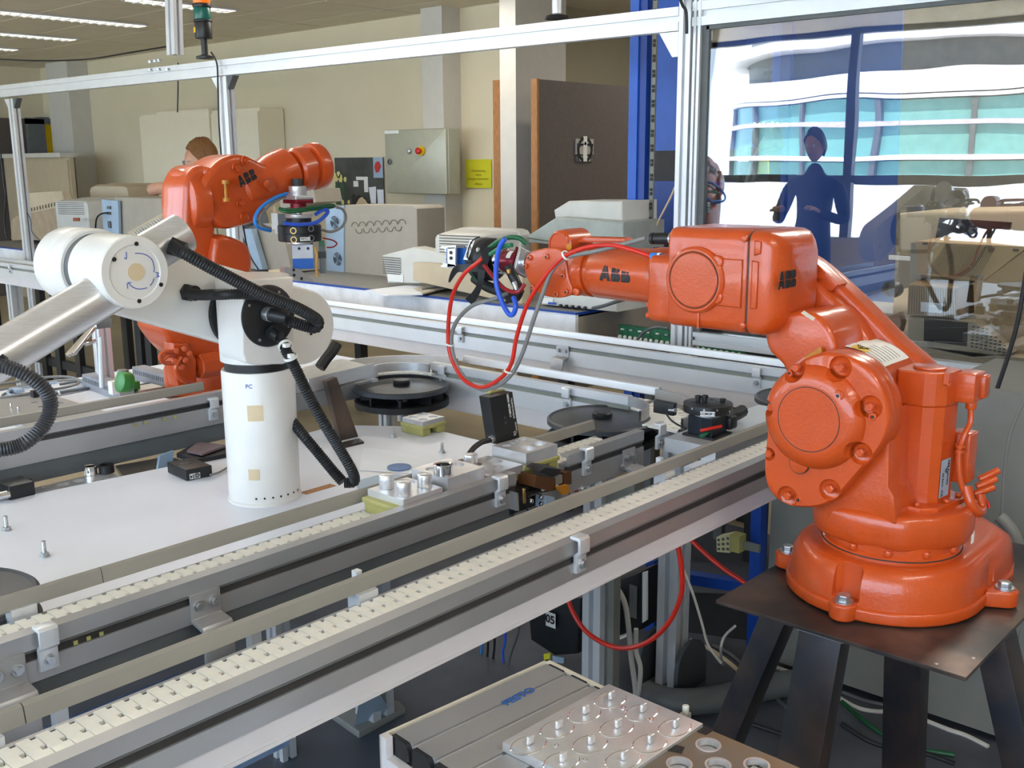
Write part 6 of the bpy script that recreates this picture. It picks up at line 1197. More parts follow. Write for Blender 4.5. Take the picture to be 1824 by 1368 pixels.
obj('case_body', MB().prism([(3.62, 6.847, 1.144), (3.62, 6.284, 1.312), (3.62, 6.283, 1.071), (3.62, 6.678, 1.052)], (0.18, 0, 0)), BEIGE, t)
for k in range(14):
    s0 = lerp((3.612, 6.754, 1.152), (3.612, 6.295, 1.283), k / 13); s1 = s0 + V((0, -0.055, -0.055)); obj('rib', MB().tube([s0, lerp(s0, s1, 0.5) + V((0, -0.01, 0.01)), s1], 0.006, 6, 3), PCWHITE, t)
# laptop-like wedge behind the rear gripper
t = thing('monitor_stand', 'grey angular computer part behind the rear gripper', 'computer', (3.9, 5.0, ZT))
obj('wedge', MB().prism([(3.75, 5.613, 0.9615), (3.75, 5.541, 1.202), (3.75, 5.406, 1.248), (3.75, 5.234, 1.254), (3.75, 5.146, 0.9669)], (0.25, 0, 0)), PCGREY, t); obj('side', MB().prism([(3.7, 5.586, 1.21), (3.7, 5.472, 1.214), (3.7, 5.372, 0.9735), (3.7, 5.449, 0.9687)], (0.04, 0, 0)), PCBLUE, t)
obj('top_part', MB().prism([(3.9, 5.445, 1.422), (3.9, 5.099, 1.457), (3.9, 5.078, 1.378), (3.9, 5.435, 1.33)], (0.2, 0, 0)), PCGREY, t)
t = thing('file_box', 'small cream and brown box lying on the bench beside the rear robot', 'box', (3.6, 4.8, ZT))
obj('box', MB().prism([(3.6, 5.17, 0.9906), (3.6, 5.053, 0.998), (3.6, 5.056, 0.9618), (3.6, 5.173, 0.9573)], (0.1, 0, 0)), TAN, t)
# big tower in the centre
t = thing('computer_tower', 'large grey-beige tower computer with a wavy embossed line behind the rear gripper', 'computer', (3.75, 4.4, ZT))
fa0, fb0 = (3.9, 5.03, 0.9115), (3.9, 4.847, 0.9375)
sd_ = [(4, 4.977, 0.9167), (4, 4.95, 1.351), (4, 4.929, 1.362), (4, 4.34, 1.371), (4, 4.308, 1.353), (4, 4.309, 0.9627)]
obj('case', MB().rprism([V(p) for p in sd_], (0.22, 0, 0), 0.006), PCGREY, t)
bk = obj('back_panel', MB().prism([(3.99, 5.104, 1.335), (3.99, 4.932, 1.359), (3.99, 4.96, 0.9086), (3.99, 5.122, 0.918)], (0.03, 0, 0)), PCBLUE, t, 'pale blue metal back panel')
for q in ((3.98, 5.011, 1.257), (3.98, 4.998, 1.039)):
    fg = MB()
    for r_ in (0.008, 0.017, 0.026, 0.034):
        for k in range(4): fg.lathe([(r_, 0), (r_ + 0.004, 0), (r_ + 0.004, 0.002), (r_, 0.002)], q, (-1, 0, 0), n=8, closed=True, sweep=1.2, start=(0, cos(k * pi / 2 + 0.3), sin(k * pi / 2 + 0.3)))
    fan = obj('fan_grille', fg, INK, bk); fan['kind'] = 'stuff'
for k in range(7):
    c = V(lerp((3.995, 4.842, 1.236), (3.995, 4.427, 1.266), k / 6)); 
    obj('wavy_line', MB().tube([c + V((0, 0.030 * cos(a), (0.026 if k % 2 == 0 else 0.026) * sin(a))) for a in ([pi * q / 8 for q in range(9)])], 0.0018, 5, 2), MATS['vent_dark'], t)
    if k < 6:
        cw_ = V(lerp((3.995, 4.807, 1.224), (3.995, 4.46, 1.252), k / 5)); obj('wavy_line', MB().tube([cw_ + V((0, 0.028 * cos(a), -0.026 * sin(a))) for a in ([pi * q / 8 for q in range(9)])], 0.0018, 5, 2), MATS['vent_dark'], t)
t, M = crt('pale tube monitor lying low on the bench behind the front gripper', (3.86, 3.70), (0.34, 0.42, 0.26), radians(8), PCWHITE, 0.80)
obj('rear_bulge', MB().rprism([(3.67, 4.233, 1.122), (3.67, 3.99, 1.178), (3.67, 3.723, 1.149), (3.67, 3.694, 1.01), (3.67, 4.195, 0.9746)], (0.1, 0, 0), 0.01), PCWHITE, t); obj('type_label', MB().prism([(3.665, 4.187, 1.029), (3.665, 4.063, 1.032), (3.665, 4.065, 0.9903), (3.665, 4.185, 0.9878)], (0.003, 0, 0)), LABELW, t)
for k in range(8): a = V((3.666, 4.211, 1.114)) - V((0, 0, 0.012 * k)); obj('vent_slot', MB().cbox(a - V((0, 0.06, 0)), (0.004, 0.14, 0.004)), MATS['vent_dark'], t)
t = thing('computer_case', 'broad beige computer case behind the hanging tape of the front gripper', 'computer', (3.7, 3.3, ZT))
obj('case', MB().rprism([(3.6, 3.92, 1.015), (3.6, 3.917, 1.107), (3.6, 3.28, 1.118), (3.6, 3.174, 1.119), (3.6, 3.175, 0.9492)], (0.06, 0, 0), 0.006), BEIGE, t)
t = thing('desktop_computer', 'two part grey desktop machine with stepped round top behind the front wrist', 'computer', (3.9, 2.9, ZT))
up_ = [(4.1, 3.394, 1.327), (4.1, 3.402, 1.366), (4.1, 3.307, 1.413), (4.1, 2.977, 1.419), (4.1, 2.974, 1.302), (4.1, 3.172, 1.306)]
obj('upper_body', MB().rprism(up_, (0.3, 0, 0), 0.01), PCWHITE, t); obj('lower_body', MB().rprism([(4, 3.488, 1.204), (4, 3.488, 1.241), (4, 3.304, 1.337), (4, 2.896, 1.325), (4, 2.893, 1.192)], (0.35, 0, 0), 0.01), mat('grey_green_plastic', S(164, 172, 166), 0.5), t)
obj('seam_line', MB().tube([(3.99, 3.476, 1.228), (3.99, 3.26, 1.215), (3.99, 2.919, 1.22)], 0.003, 6, 4), MATS['vent_dark'], t)
obj('neck', MB().box((4.02, 2.95, ZT), (4.25, 3.35, 1.25)), PCWHITE, t)
t = thing('connector_unit', 'low pale unit with a row of round sockets under the front wrist', 'device', (3.7, 2.9, ZT))
obj('body', MB().rprism([(3.6, 3.066, 1.013), (3.6, 2.635, 1.032), (3.6, 2.634, 0.9691), (3.6, 3.066, 0.9665)], (0.3, 0, 0), 0.004), PCWHITE, t)
obj('label_strip', MB().prism([(3.595, 3.058, 0.996), (3.595, 2.985, 0.9994), (3.595, 2.985, 0.9764), (3.595, 3.058, 0.9728)], (0.002, 0, 0)), LABELW, t); obj('label_strip', MB().prism([(3.59, 3.01, 0.9824), (3.59, 2.964, 0.9838), (3.59, 2.964, 0.9736), (3.59, 3.01, 0.9722)], (0.002, 0, 0)), BLUEINK, t)
for k in range(5): q = V(lerp((3.595, 2.936, 0.973), (3.595, 2.798, 0.9748), k / 4)); obj('socket', MB().bcyl(q, q - V((0.012, 0, 0)), 0.007, 0.001, 12), BLACKP, t)
cable('black cable lying on the bench corner beside the socket unit', [(3.55, 2.723, 0.9836), (3.5, 2.629, 1.007), (3.5, 2.57, 1.028), (3.6, 2.556, 1.039)], 0.008, DKGREY)
t = thing('notebook', 'open worn paper binder lying on the bench edge', 'book', (3.561, 3.943, 0.965))
obj('pages', MB().prism([(3.402, 4.062, 0.968), (3.714, 4.067, 0.968), (3.702, 3.883, 0.968), (3.476, 3.719, 0.968), (3.338, 3.819, 0.968)], (0, 0, 0.006)), PAPER, t); obj('cover', MB().prism([(3.593, 3.914, 0.97), (3.87, 3.929, 0.97), (3.791, 3.825, 0.97), (3.48, 3.723, 0.97)], (0, 0, 0.008)), mat('worn_card', S(214, 206, 190), 0.7), t)
obj('binder_ring', MB().cyl((3.563, 3.819, 0.98), (3.773, 3.831, 0.98), 0.004, n=8), STEEL, t)
# far right, behind the pane
ZR = 0.93
t2b = thing('side_desk', 'pale desk behind the pane carrying the tan computers', 'desk', (4.2, 1.0, 0))
obj('desk_top', MB().box((3.55, -0.8, 0.955), (5.2, 2.0, 0.975)), BEIGE, t2b); obj('desk_leg', MB().box((3.6, 1.9, 0), (3.65, 1.98, 0.955)), BLACKP, t2b); obj('desk_leg', MB().box((3.6, -0.7, 0), (3.65, -0.62, 0.955)), BLACKP, t2b)
t = thing('computer_terminal', 'tan wedge shaped terminal with a striped vent grille behind the pane', 'computer', (3.75, 1.0, 0.975))
gp = [V((3.62, 1.38, 1.327)), V((3.62, 1.017, 1.325)), V((3.62, 1.142, 1.207)), V((3.62, 1.364, 1.213))]
obj('wedge', MB().prism([p + V((0.0, 0, 0)) for p in gp], (0.30, 0, -0.0)), BEIGED, t); obj('rear_body', MB().prism([(3.63, 1.145, 1.206), (3.63, 1.011, 1.324), (3.63, 0.9757, 0.9406), (3.63, 1.055, 0.9498), (3.63, 1.167, 1.091)], (0.35, 0, 0)), BEIGED, t); obj('side_panel', MB().prism([(3.64, 1.403, 1.32), (3.64, 1.368, 1.326), (3.64, 1.344, 1.002), (3.64, 1.387, 1.005)], (0.3, 0, 0)), PCGREY, t)
for k in range(26):
    u = k / 25; a = lerp((3.612, 1.27, 1.324), (3.612, 1.112, 1.321), u); b = lerp((3.612, 1.33, 1.22), (3.612, 1.16, 1.216), u)
    obj('grille_slot', MB().tube([a, b], 0.0016, 4, 1), MATS['vent_dark'], t)
for q in ((3.615, 1.343, 1.321), (3.615, 1.05, 1.313)): obj('clip_hole', MB().cbox(q, (0.006, 0.016, 0.008)), INK, t)
t = thing('disk_drive', 'small tan ribbed box with a silver name plate on the striped terminal', 'device', (3.62, 1.2, 1.1))
obj('body', MB().prism([(3.54, 1.361, 1.183), (3.54, 1.2, 1.182), (3.54, 1.189, 1.087), (3.54, 1.358, 1.083)], (0.16, 0, 0)), BEIGED, t); obj('top', MB().prism([(3.54, 1.361, 1.183), (3.54, 1.2, 1.182), (3.7, 1.195, 1.193), (3.7, 1.369, 1.196)], (0, 0, 0.003)), BEIGED, t)
for k in range(20): a = lerp((3.537, 1.354, 1.182), (3.537, 1.204, 1.18), k / 19); b = lerp((3.537, 1.351, 1.086), (3.537, 1.193, 1.089), k / 19); obj('rib', MB().tube([a, b], 0.0013, 4, 1), MATS['vent_dark'], t)
obj('name_plate', MB().prism([(3.53, 1.311, 1.131), (3.53, 1.238, 1.131), (3.53, 1.236, 1.099), (3.53, 1.309, 1.098)], (0.004, 0, 0)), BRUSH, t); obj('plate_strip', MB().prism([(3.525, 1.281, 1.124), (3.525, 1.247, 1.125), (3.525, 1.247, 1.118), (3.525, 1.28, 1.117)], (0.003, 0, 0)), LABELW, t)
t = thing('crt_terminal', 'tan terminal with a dark screen and perforated side below the ribbed box', 'monitor', (3.62, 1.0, 0.975))
obj('bezel', MB().prism([(3.55, 1.357, 1.074), (3.55, 1.137, 1.076), (3.55, 1.017, 0.9845), (3.55, 1.129, 0.9599), (3.55, 1.354, 0.9804)], (0.2, 0, 0)), BEIGE, t); obj('screen', MB().prism([(3.545, 1.301, 1.074), (3.545, 1.157, 1.073), (3.545, 1.154, 0.9938), (3.545, 1.297, 0.9971)], (0.004, 0, 0)), SCREEN, t)
for i in range(9):
    for j in range(7):
        if i > 3 + j: continue
        q = V((3.547, 1.138, 1.061)) + V((0, -0.0145 * i, -0.011 * j - 0.004 * i * 0.3)); obj('vent_hole', MB().cbox(q, (0.004, 0.008, 0.005)), MATS['vent_dark'], t)
t = thing('crt_monitor', 'large cream monitor with a dark screen standing behind the striped terminal', 'monitor', (4.2, 1.1, 0.975))
obj('casing', MB().rprism([(4.1, 1.626, 1.232), (4.1, 1.637, 1.397), (4.1, 1.55, 1.408), (4.1, 1.154, 1.426), (4.1, 1.139, 1.258)], (0.4, 0, 0), 0.02), BEIGE, t); obj('screen', MB().prism([(4.09, 1.473, 1.385), (4.09, 1.212, 1.376), (4.09, 1.217, 1.298), (4.09, 1.482, 1.305)], (0.01, 0, 0)), SCREEN, t)
obj('pedestal', MB().box((4.15, 0.9, 0.975), (4.45, 1.35, 1.25)), BEIGE, t); obj('base_strip', MB().prism([(4.05, 1.644, 1.235), (4.05, 1.544, 1.233), (4.05, 1.543, 1.218), (4.05, 1.643, 1.219)], (0.02, 0, 0)), LABELW, t)
tag(obj('chair_back', MB().rprism([(3.7, 1.498, 1.042), (3.7, 1.452, 1.063), (3.7, 1.437, 1.027), (3.7, 1.443, 0.9919), (3.7, 1.494, 0.9866)], (0.05, 0, 0), 0.006), mat('tan_leather', S(150, 104, 62), 0.6)), 'rounded tan chair back behind the blue panel edge', 'chair')
tag(obj('mouse', MB().ball((3.75, 1.499, 1.14), 0.045, (0.7, 0.9, 0.7)), BLACKP), 'small black bulky object beside the blue panel edge', 'device')
# circuit boards under the case
for k, (a, b, c, d, lab) in enumerate((((3.7, 2.694, 0.8977), (3.7, 2.417, 0.896), (3.7, 2.415, 0.8283), (3.7, 2.693, 0.8273), 'green circuit board with a row of white round parts left of the cage post'), ((3.7, 2.295, 0.8896), (3.7, 2.071, 0.8857), (3.7, 2.068, 0.8261), (3.7, 2.292, 0.8279), 'green circuit board seen right of the cage post under the orange housing'))):
    t = thing('circuit_board', lab, 'board', a); obj('board', MB().prism([a, b, c, d], (0.02, 0, 0)), GREEN, t)
    for q in range(10 if k == 0 else 8): p = lerp(a, b, (q + 0.4) / (10 if k == 0 else 8)) - V((0.0, 0, 0.052)); obj('round_part', MB().bcyl(p, p - V((0.01, 0, 0)), 0.0085, 0.002, 14), LABELW, t)
    for q in range(6): p = lerp(a, b, (q + 0.5) / 6) - V((0.0, 0, 0.018)); obj('chip', MB().cbox(p, (0.012, 0.016, 0.006)), STEEL if q % 2 else LABELW, t)
    obj('mounting_post', MB().box((3.74, (a[1] + b[1]) / 2 - 0.02, 0.0), (3.77, (a[1] + b[1]) / 2 + 0.02, 0.80)), DKGREY, t)
cable('pair of dark cables bending over the green circuit boards', [(3.6, 2.523, 0.8612), (3.6, 2.481, 0.9018), (3.6, 2.424, 0.9242), (3.6, 2.369, 0.925)], 0.006, DKGREY); cable('blue cable behind the cage post under the orange housing', [(3.5, 2.184, 0.8656), (3.5, 2.171, 0.9235), (3.5, 2.156, 0.9474)], 0.006, BLUEC)
cable('thin grey cord running down inside the blue rack', [(4.28, 2.757, 1.57), (4.28, 2.819, 1.438), (4.28, 2.89, 1.316), (4.28, 2.912, 1.263)], 0.005, TAN)
# gripper and wiring of a machine seen through the pane
t = thing('black_machine', 'black machine head wrapped in dark cables behind the pane', 'machine', (4.0, 2.0, 1.4))
obj('column', MB().prism([(4, 2.297, 1.347), (4, 2.263, 1.66), (4, 2.159, 1.658), (4, 2.148, 1.352)], (0.1, 0, 0)), BLACKP, t)
obj('head', MB().rprism([(3.95, 2.217, 1.72), (3.95, 2.201, 1.76), (3.95, 2.132, 1.762), (3.95, 2.116, 1.657), (3.95, 2.177, 1.64), (3.95, 2.215, 1.674)], (0.1, 0, 0), 0.01), BLACKP, t)
obj('machine_post', MB().box((4.02, (4, 2.222, 1.35)[1] - 0.03, 0.0), (4.08, (4, 2.222, 1.35)[1] + 0.03, 1.4)), BLACKP, t)
obj('yellow_tag', MB().prism([(3.99, 2.197, 1.611), (3.99, 2.151, 1.61), (3.99, 2.148, 1.549), (3.99, 2.2, 1.549)], (-0.01, 0, 0)), YEL, t)
for k, pts in enumerate(([(3.9, 2.127, 1.695), (3.9, 2.178, 1.595), (3.9, 2.211, 1.481), (3.9, 2.245, 1.353)], [(3.9, 2.206, 1.658), (3.9, 2.229, 1.572), (3.9, 2.23, 1.481), (3.9, 2.213, 1.354)], [(3.9, 2.154, 1.628), (3.9, 2.163, 1.55), (3.9, 2.185, 1.47), (3.9, 2.194, 1.378)])): obj('machine_cable', MB().tube(pts, 0.008, 8, 4), (GREYC, RUBBER, DKGREY)[k], t)
for k in range(6): obj('fitting', MB().cbox(V((3.94, 2.195, 1.753)) + V((0, -0.02 * k, -0.003 * (k % 2))), (0.008, 0.012, 0.01)), LABELW if k % 2 else STEEL, t)
t = thing('drum_motor', 'dark round motor just right of the cage post behind the pane', 'motor', (3.9, 2.385, 1.607)); q = V((3.85, 2.355, 1.607)); obj('drum', MB().bcyl(q, q + V((0.15, 0.05, 0)), 0.05, 0.01, 32), mat('dark_brown_metal', S(60, 44, 42), 0.4), t); obj('lower_stack', MB().bcyl(V((3.9, 2.396, 1.396)), V((3.9, 2.402, 1.544)), 0.04, 0.008, 24), BLACKP, t); obj('machine_post', MB().cyl((q.x + 0.05, q.y, 0.0), (q.x + 0.05, q.y, 1.5), 0.03, n=16), BLACKP, t)
# ================= pallets and parts on the middle conveyor =================
BELTZ = 0.905
def hole_block(name, lab, x0, x1, y0, y1, z0, z1, holes, m=MACH, par=None, cat='block'):
    t = par or thing(name, lab, cat, (x0, y0, z0))
    bm_ = MB().box((x0, y0, z0), (x1, y1, z1)); b = obj('block', bm_, m, t)
    if holes:
        c = MB()
        for hx, hy, r, dp in holes: c.cyl((hx, hy, z1 - dp), (hx, hy, z1 + 0.01), r, n=28)
        co_ = obj('cutter', c, m, None); md = b.modifiers.new('c', 'BOOLEAN'); md.operation = 'DIFFERENCE'; md.object = co_; md.solver = 'EXACT'
        bpy.context.view_layer.update(); me_ = bpy.data.meshes.new_from_object(b.evaluated_get(bpy.context.evaluated_depsgraph_get())); b.modifiers.clear(); b.data = me_; me_.set_sharp_from_angle(angle=radians(30)); bpy.data.objects.remove(co_)
    return t
def carrier(t, x0, x1, y0, y1, z0, z1):
    h = (z1 - z0)
    obj('carrier_plate', MB().rbox((x0, y0, z1 - h * 0.35), (x1, y1, z1), 0.002), YELP, t, 'olive yellow plastic carrier')
    for a, b in ((x0 + 0.004, x0 + 0.035), (x1 - 0.035, x1 - 0.004)):
        obj('carrier_foot', MB().rbox((a, y0 + 0.003, z0), (b, y1 - 0.003, z1 - h * 0.3), 0.002), YELP, t)
# pallet A with three pins
tA = hole_block('pallet', 'flat aluminium pallet with three upright round pins, leftmost on the middle conveyor', 1.31, 1.418, 1.470, 1.578, 0.937, 0.951, [(1.395, 1.55, 0.016, 0.004)], cat='pallet')
carrier(tA, 1.295, 1.41, 1.475, 1.580, BELTZ + 0.001, 0.937)
for i, (q, zt_, lab) in enumerate((((1.341, 1.554, 0.952), 0.980, 'left round aluminium pin on the three pin pallet'), ((1.331, 1.492, 0.952), 0.980, 'front round aluminium pin on the three pin pallet'), ((1.397, 1.501, 0.952), 0.978, 'right round aluminium pin on the three pin pallet'))):
    tag(obj('round_pin', MB().bcyl((q[0], q[1], 0.951), (q[0], q[1], zt_), 0.0155, 0.001, 36), BRUSH), lab, 'pin')
# block B with a chrome ring
tB = hole_block('pallet', 'thick aluminium pallet with a chrome ring in its middle, second from the left', 1.433, 1.543, 1.470, 1.578, 0.937, 0.966, [(1.46, 1.545, 0.014, 0.006), (1.515, 1.53, 0.02, 0.008)], cat='pallet')
carrier(tB, 1.435, 1.545, 1.475, 1.580, BELTZ + 0.001, 0.937)
q = (1.448, 1.498, 0.966); tag(obj('chrome_ring', MB().lathe([(0.018, 0), (0.0205, 0.001), (0.0205, 0.022), (0.018, 0.023), (0.015, 0.021), (0.0145, 0.004)], (q[0], q[1], 0.966), n=40), CHROME), 'chrome ring standing in the thick aluminium pallet', 'ring')
# tray C
tC = hole_block('pallet', 'low hollow aluminium tray pallet between the chrome ring pallet and the tall end pallet', 1.553, 1.668, 1.470, 1.578, 0.925, 0.944, [(1.575, 1.49, 0.017, 0.014), (1.62, 1.50, 0.012, 0.010), (1.645, 1.535, 0.018, 0.010), (1.60, 1.55, 0.014, 0.01)], cat='pallet')
carrier(tC, 1.555, 1.665, 1.475, 1.580, BELTZ + 0.001, 0.925)
q = (1.595, 1.562, 0.944); tag(obj('round_pin', MB().bcyl((q[0], q[1], 0.944), (q[0], q[1], 0.966), 0.0155, 0.001, 36), BRUSH), 'single round aluminium pin on the low tray pallet', 'pin')
# block D
tD = hole_block('pallet', 'tall aluminium pallet with six round pockets, rightmost on the middle conveyor', 1.678, 1.788, 1.470, 1.574, 0.938, 0.966, [(1.70, 1.548, 0.0105, 0.006), (1.724, 1.553, 0.0085, 0.006), (1.742, 1.556, 0.0085, 0.006), (1.765, 1.556, 0.0105, 0.006), (1.715, 1.500, 0.0195, 0.007), (1.763, 1.508, 0.0195, 0.007)], cat='pallet')
carrier(tD, 1.668, 1.795, 1.468, 1.580, BELTZ + 0.001, 0.938)
# far pallet on the table
q = (1.986, 2.157, 0.8)
tE = hole_block('pallet', 'small aluminium pallet with four pockets on an olive carrier on the white table', 2.055, 2.145, 2.21, 2.30, 0.832, 0.846, [(2.078, 2.278, 0.014, 0.005), (2.122, 2.278, 0.014, 0.005), (2.078, 2.232, 0.014, 0.005), (2.122, 2.235, 0.014, 0.005)], cat='pallet')
carrier(tE, 2.050, 2.15, 2.205, 2.305, 0.801, 0.832)
# black sensor box
sb = thing('sensor_box', 'black rectangular sensor box with white print standing tilted behind the end pallet', 'sensor', (1.7, 1.63, 0.9))
F_ = [(1.731, 1.63, 1.061), (1.811, 1.63, 1.062), (1.836, 1.63, 0.9435), (1.754, 1.63, 0.9442)]
obj('case', MB().prism(F_, (0, 0.034, 0)), BLACKP, sb, sharp=20)
tl, tr_, br_, bl_ = [V(p) for p in F_]; ux = (tr_ - tl).normalized(); uy = (tl - bl_).normalized(); fo_ = V((0, -0.0006, 0))
def sp(u, v): return lerp(lerp(tl, tr_, u), lerp(bl_, br_, u), v) + fo_
text('TELEMECANIQUE', sp(0.90, 0.34), -uy, ux, 0.0068, LABELW, sb); text('XSDH 407339', sp(0.76, 0.22), -uy, ux, 0.0085, LABELW, sb, bold=0.0002); text('XSLC', sp(0.76, 0.45), -uy, ux, 0.007, LABELW, sb)
text('OUTPUT 1', sp(0.92, 0.76), -uy, ux, 0.006, LABELW, sb); text('CE', sp(0.82, 0.88), -uy, ux, 0.010, LABELW, sb); text('< >', sp(0.5, 0.55), -uy, ux, 0.016, DKGREY, sb)
obj('plug_nut', MB().bcyl((1.742, 1.64, 0.9545), (1.758, 1.64, 0.9582), 0.009, 0.002, 14), STEEL, sb)
obj('plug_cable', MB().tube([(1.742, 1.64, 0.9545), (1.703, 1.63, 0.9589), (1.647, 1.6, 0.9638), (1.61, 1.58, 0.9608)], 0.0065, 10, 5), RUBBER, sb)
tag(obj('pcb_bit', MB().prism([(1.755, 1.66, 1.056), (1.771, 1.66, 1.066), (1.819, 1.66, 1.063), (1.811, 1.66, 1.055)], (0, 0.01, 0)), YELP), 'small olive terminal strip on top of the black sensor box', 'part')
# stop unit in the gap of the middle conveyor
su = thing('stop_unit', 'brown and black pneumatic stop unit in the gap of the middle conveyor', 'machine part', (1.62, 1.44, 0.85))
obj('brown_block', MB().prism([(1.66, 1.425, 0.9302), (1.728, 1.425, 0.9053), (1.728, 1.425, 0.879), (1.704, 1.425, 0.8821), (1.656, 1.425, 0.9028)], (0, 0.05, 0)), BROWNB, su); obj('brown_cheek', MB().prism([(1.762, 1.43, 0.911), (1.79, 1.43, 0.9071), (1.791, 1.43, 0.8775), (1.762, 1.43, 0.8789)], (0, 0.03, 0)), BROWNB, su)
obj('grey_insert', MB().prism([(1.726, 1.424, 0.9111), (1.75, 1.424, 0.9095), (1.75, 1.424, 0.8909), (1.727, 1.424, 0.8913)], (0, 0.04, 0)), RACKG, su); obj('black_pad', MB().prism([(1.664, 1.42, 0.9381), (1.686, 1.42, 0.9419), (1.737, 1.42, 0.9264), (1.739, 1.42, 0.9155), (1.71, 1.42, 0.9145)], (0, 0.04, 0.004)), BLACKP, su)
obj('amber_piece', MB().prism([(1.721, 1.41, 0.8902), (1.757, 1.41, 0.8868), (1.758, 1.41, 0.8682), (1.737, 1.41, 0.8679)], (0, 0.012, 0)), AMBER, su)
obj('mounting_plate', MB().prism([(1.691, 1.435, 0.8793), (1.787, 1.435, 0.8693), (1.787, 1.435, 0.8395), (1.74, 1.435, 0.8311), (1.693, 1.435, 0.8433)], (0, 0.01, 0)), ALU, su); obj('blue_cylinder', MB().prism([(1.675, 1.41, 0.8795), (1.706, 1.41, 0.8705), (1.706, 1.41, 0.8481), (1.675, 1.41, 0.8522)], (0, 0.03, 0)), PCBLUE, su)
obj('angle_plate', MB().prism([(1.641, 1.471, 0.885), (1.692, 1.469, 0.885), (1.684, 1.428, 0.885), (1.63, 1.424, 0.885)], (0, 0, 0.003)), RAWST, su); obj('angle_leg', MB().prism([(1.599, 1.43, 0.903), (1.606, 1.43, 0.9012), (1.609, 1.43, 0.8595), (1.6, 1.43, 0.8619)], (0, 0.04, 0)), ALU, su)
obj('sensor_barrel', MB().bcyl((1.613, 1.42, 0.9117), (1.615, 1.42, 0.8782), 0.004, 0.001, 12), BRASS, su)
for q in ((1.633, 1.42, 0.8787), (1.667, 1.42, 0.8792), (1.667, 1.42, 0.8636), (1.791, 1.43, 0.8545)): obj('nut', MB().bcyl(q, V(q) - V((0, 0.008, 0)), 0.0055, 0.001, 8), CHROME, su)
obj('sensor_lead', MB().tube([(1.615, 1.42, 0.8782), (1.622, 1.42, 0.8636), (1.633, 1.42, 0.8504)], 0.0016, 6, 4), INK, su); obj('dark_base', MB().box((1.60, 1.445, 0.85), (1.70, 1.56, 0.90)), BLACKP, su)
for q in ((2.009, 1.444, 0.8672), (2.052, 1.444, 0.8678), (1.846, 1.444, 0.8489)): screw(c2, q, (0, -1, 0), 0.0065, 0.008, STEEL, 'beam_bolt')
# ================= tool changer stand CCMOP =================
cm = thing('tool_stand', 'round black tool changer labelled plate on a bright aluminium block by the corner', 'tool', (2.2, 1.36, 0.92))
obj('aluminium_block', MB().box((2.14, 1.262, 0.884), (2.62, 1.41, 0.92)), ALUL, cm); obj('lower_block', MB().box((2.06, 1.237, 0.862), (2.20, 1.30, 0.884)), ALUL, cm)
None
tx_, ty_ = 2.235, 1.345
obj('base_foot', MB().box((tx_ - 0.045, ty_ - 0.045, 0.92), (tx_ + 0.045, ty_ + 0.045, 0.926)), BLACKP, cm); bc = obj('base_cube', MB().box((tx_ - 0.035, ty_ - 0.035, 0.926), (tx_ + 0.035, ty_ + 0.035, 0.972)), mat('black_blue_metal', S(34, 38, 48), 0.35, 0.3), cm)
obj('cube_slot', MB().box((tx_ - 0.0355, ty_ - 0.004, 0.926), (tx_ - 0.034, ty_ + 0.002, 0.972)), INK, bc)
obj('silver_ring', MB().bcyl((tx_, ty_, 0.970), (tx_, ty_, 0.982), 0.034, 0.002, 40), MACH, cm)
PL = [V((tx_ + 0.062 * cos(t), ty_ + 0.062 * sin(t), 0.982)) for t in [2 * pi * k / 48 for k in range(48)]]
pl_ = obj('round_plate', MB().rprism([p for p in PL], (0, 0, 0.022), 0.0015), BLACKP, cm)
for k in range(7):
    a = 2 * pi * k / 7 + 0.3; obj('plate_hole', MB().cyl((tx_ + 0.036 * cos(a), ty_ + 0.036 * sin(a), 1.0042), (tx_ + 0.036 * cos(a), ty_ + 0.036 * sin(a), 1.0046), 0.006, n=16), INK, pl_)
for dx_, dy_, h in ((-0.006, 0.006, 0.020), (-0.012, 0.022, 0.018), (0.028, -0.026, 0.010)): obj('plate_pin', MB().bcyl((tx_ + dx_, ty_ + dy_, 1.003), (tx_ + dx_, ty_ + dy_, 1.003 + h), 0.006, 0.001, 14).bcyl((tx_ + dx_, ty_ + dy_, 1.003 + h * 0.7), (tx_ + dx_, ty_ + dy_, 1.003 + h), 0.0085, 0.001, 14), BLACKP, pl_)
vd = V((-0.86, -0.51, 0)).normalized(); vt = V((-vd.y, vd.x, 0)); vt = vt if vt.y < 0 else -vt
q = V((tx_, ty_, 0.990)) + vd * 0.0625; lb = obj('name_label', MB().prism([q + vt * a + V((0, 0, b)) for a, b in ((-0.018, -0.007), (0.018, -0.007), (0.018, 0.005), (-0.018, 0.005))], vd * 0.0008), LABELW, pl_)
text('CCMOP 1', q + vd * 0.0012 - V((0, 0, 0.001)), vt, (0, 0, 1), 0.0085, INK, lb, bold=0.0003)
for a in (-38, -8, 22, 60): 
    v_ = V((vd.x * cos(radians(a)) - vd.y * sin(radians(a)), vd.x * sin(radians(a)) + vd.y * cos(radians(a)), 0)); q = V((tx_, ty_, 0.998 if a < 50 else 0.99)) + v_ * 0.0615; obj('side_screw', MB().cyl(q, q + v_ * 0.0014, 0.0028, n=10), STEEL, pl_)
obj('black_plug', MB().rbox((2.24, 1.515, 0.9501), V((2.24, 1.451, 0.9842)) + V((0.018, 0, 0)), 0.003, 1), BLACKP, cm); obj('plug_collar', MB().bcyl((2.245, 1.467, 0.9642), (2.245, 1.448, 0.9657), 0.006, 0.001, 12), STEEL, cm)
cable('thin black lead running from the black plug down to the tool cube', [(2.22, 1.461, 0.9607), (2.21, 1.438, 0.9482), (2.2, 1.409, 0.9415), (2.2, 1.386, 0.9366)], 0.0025, INK)
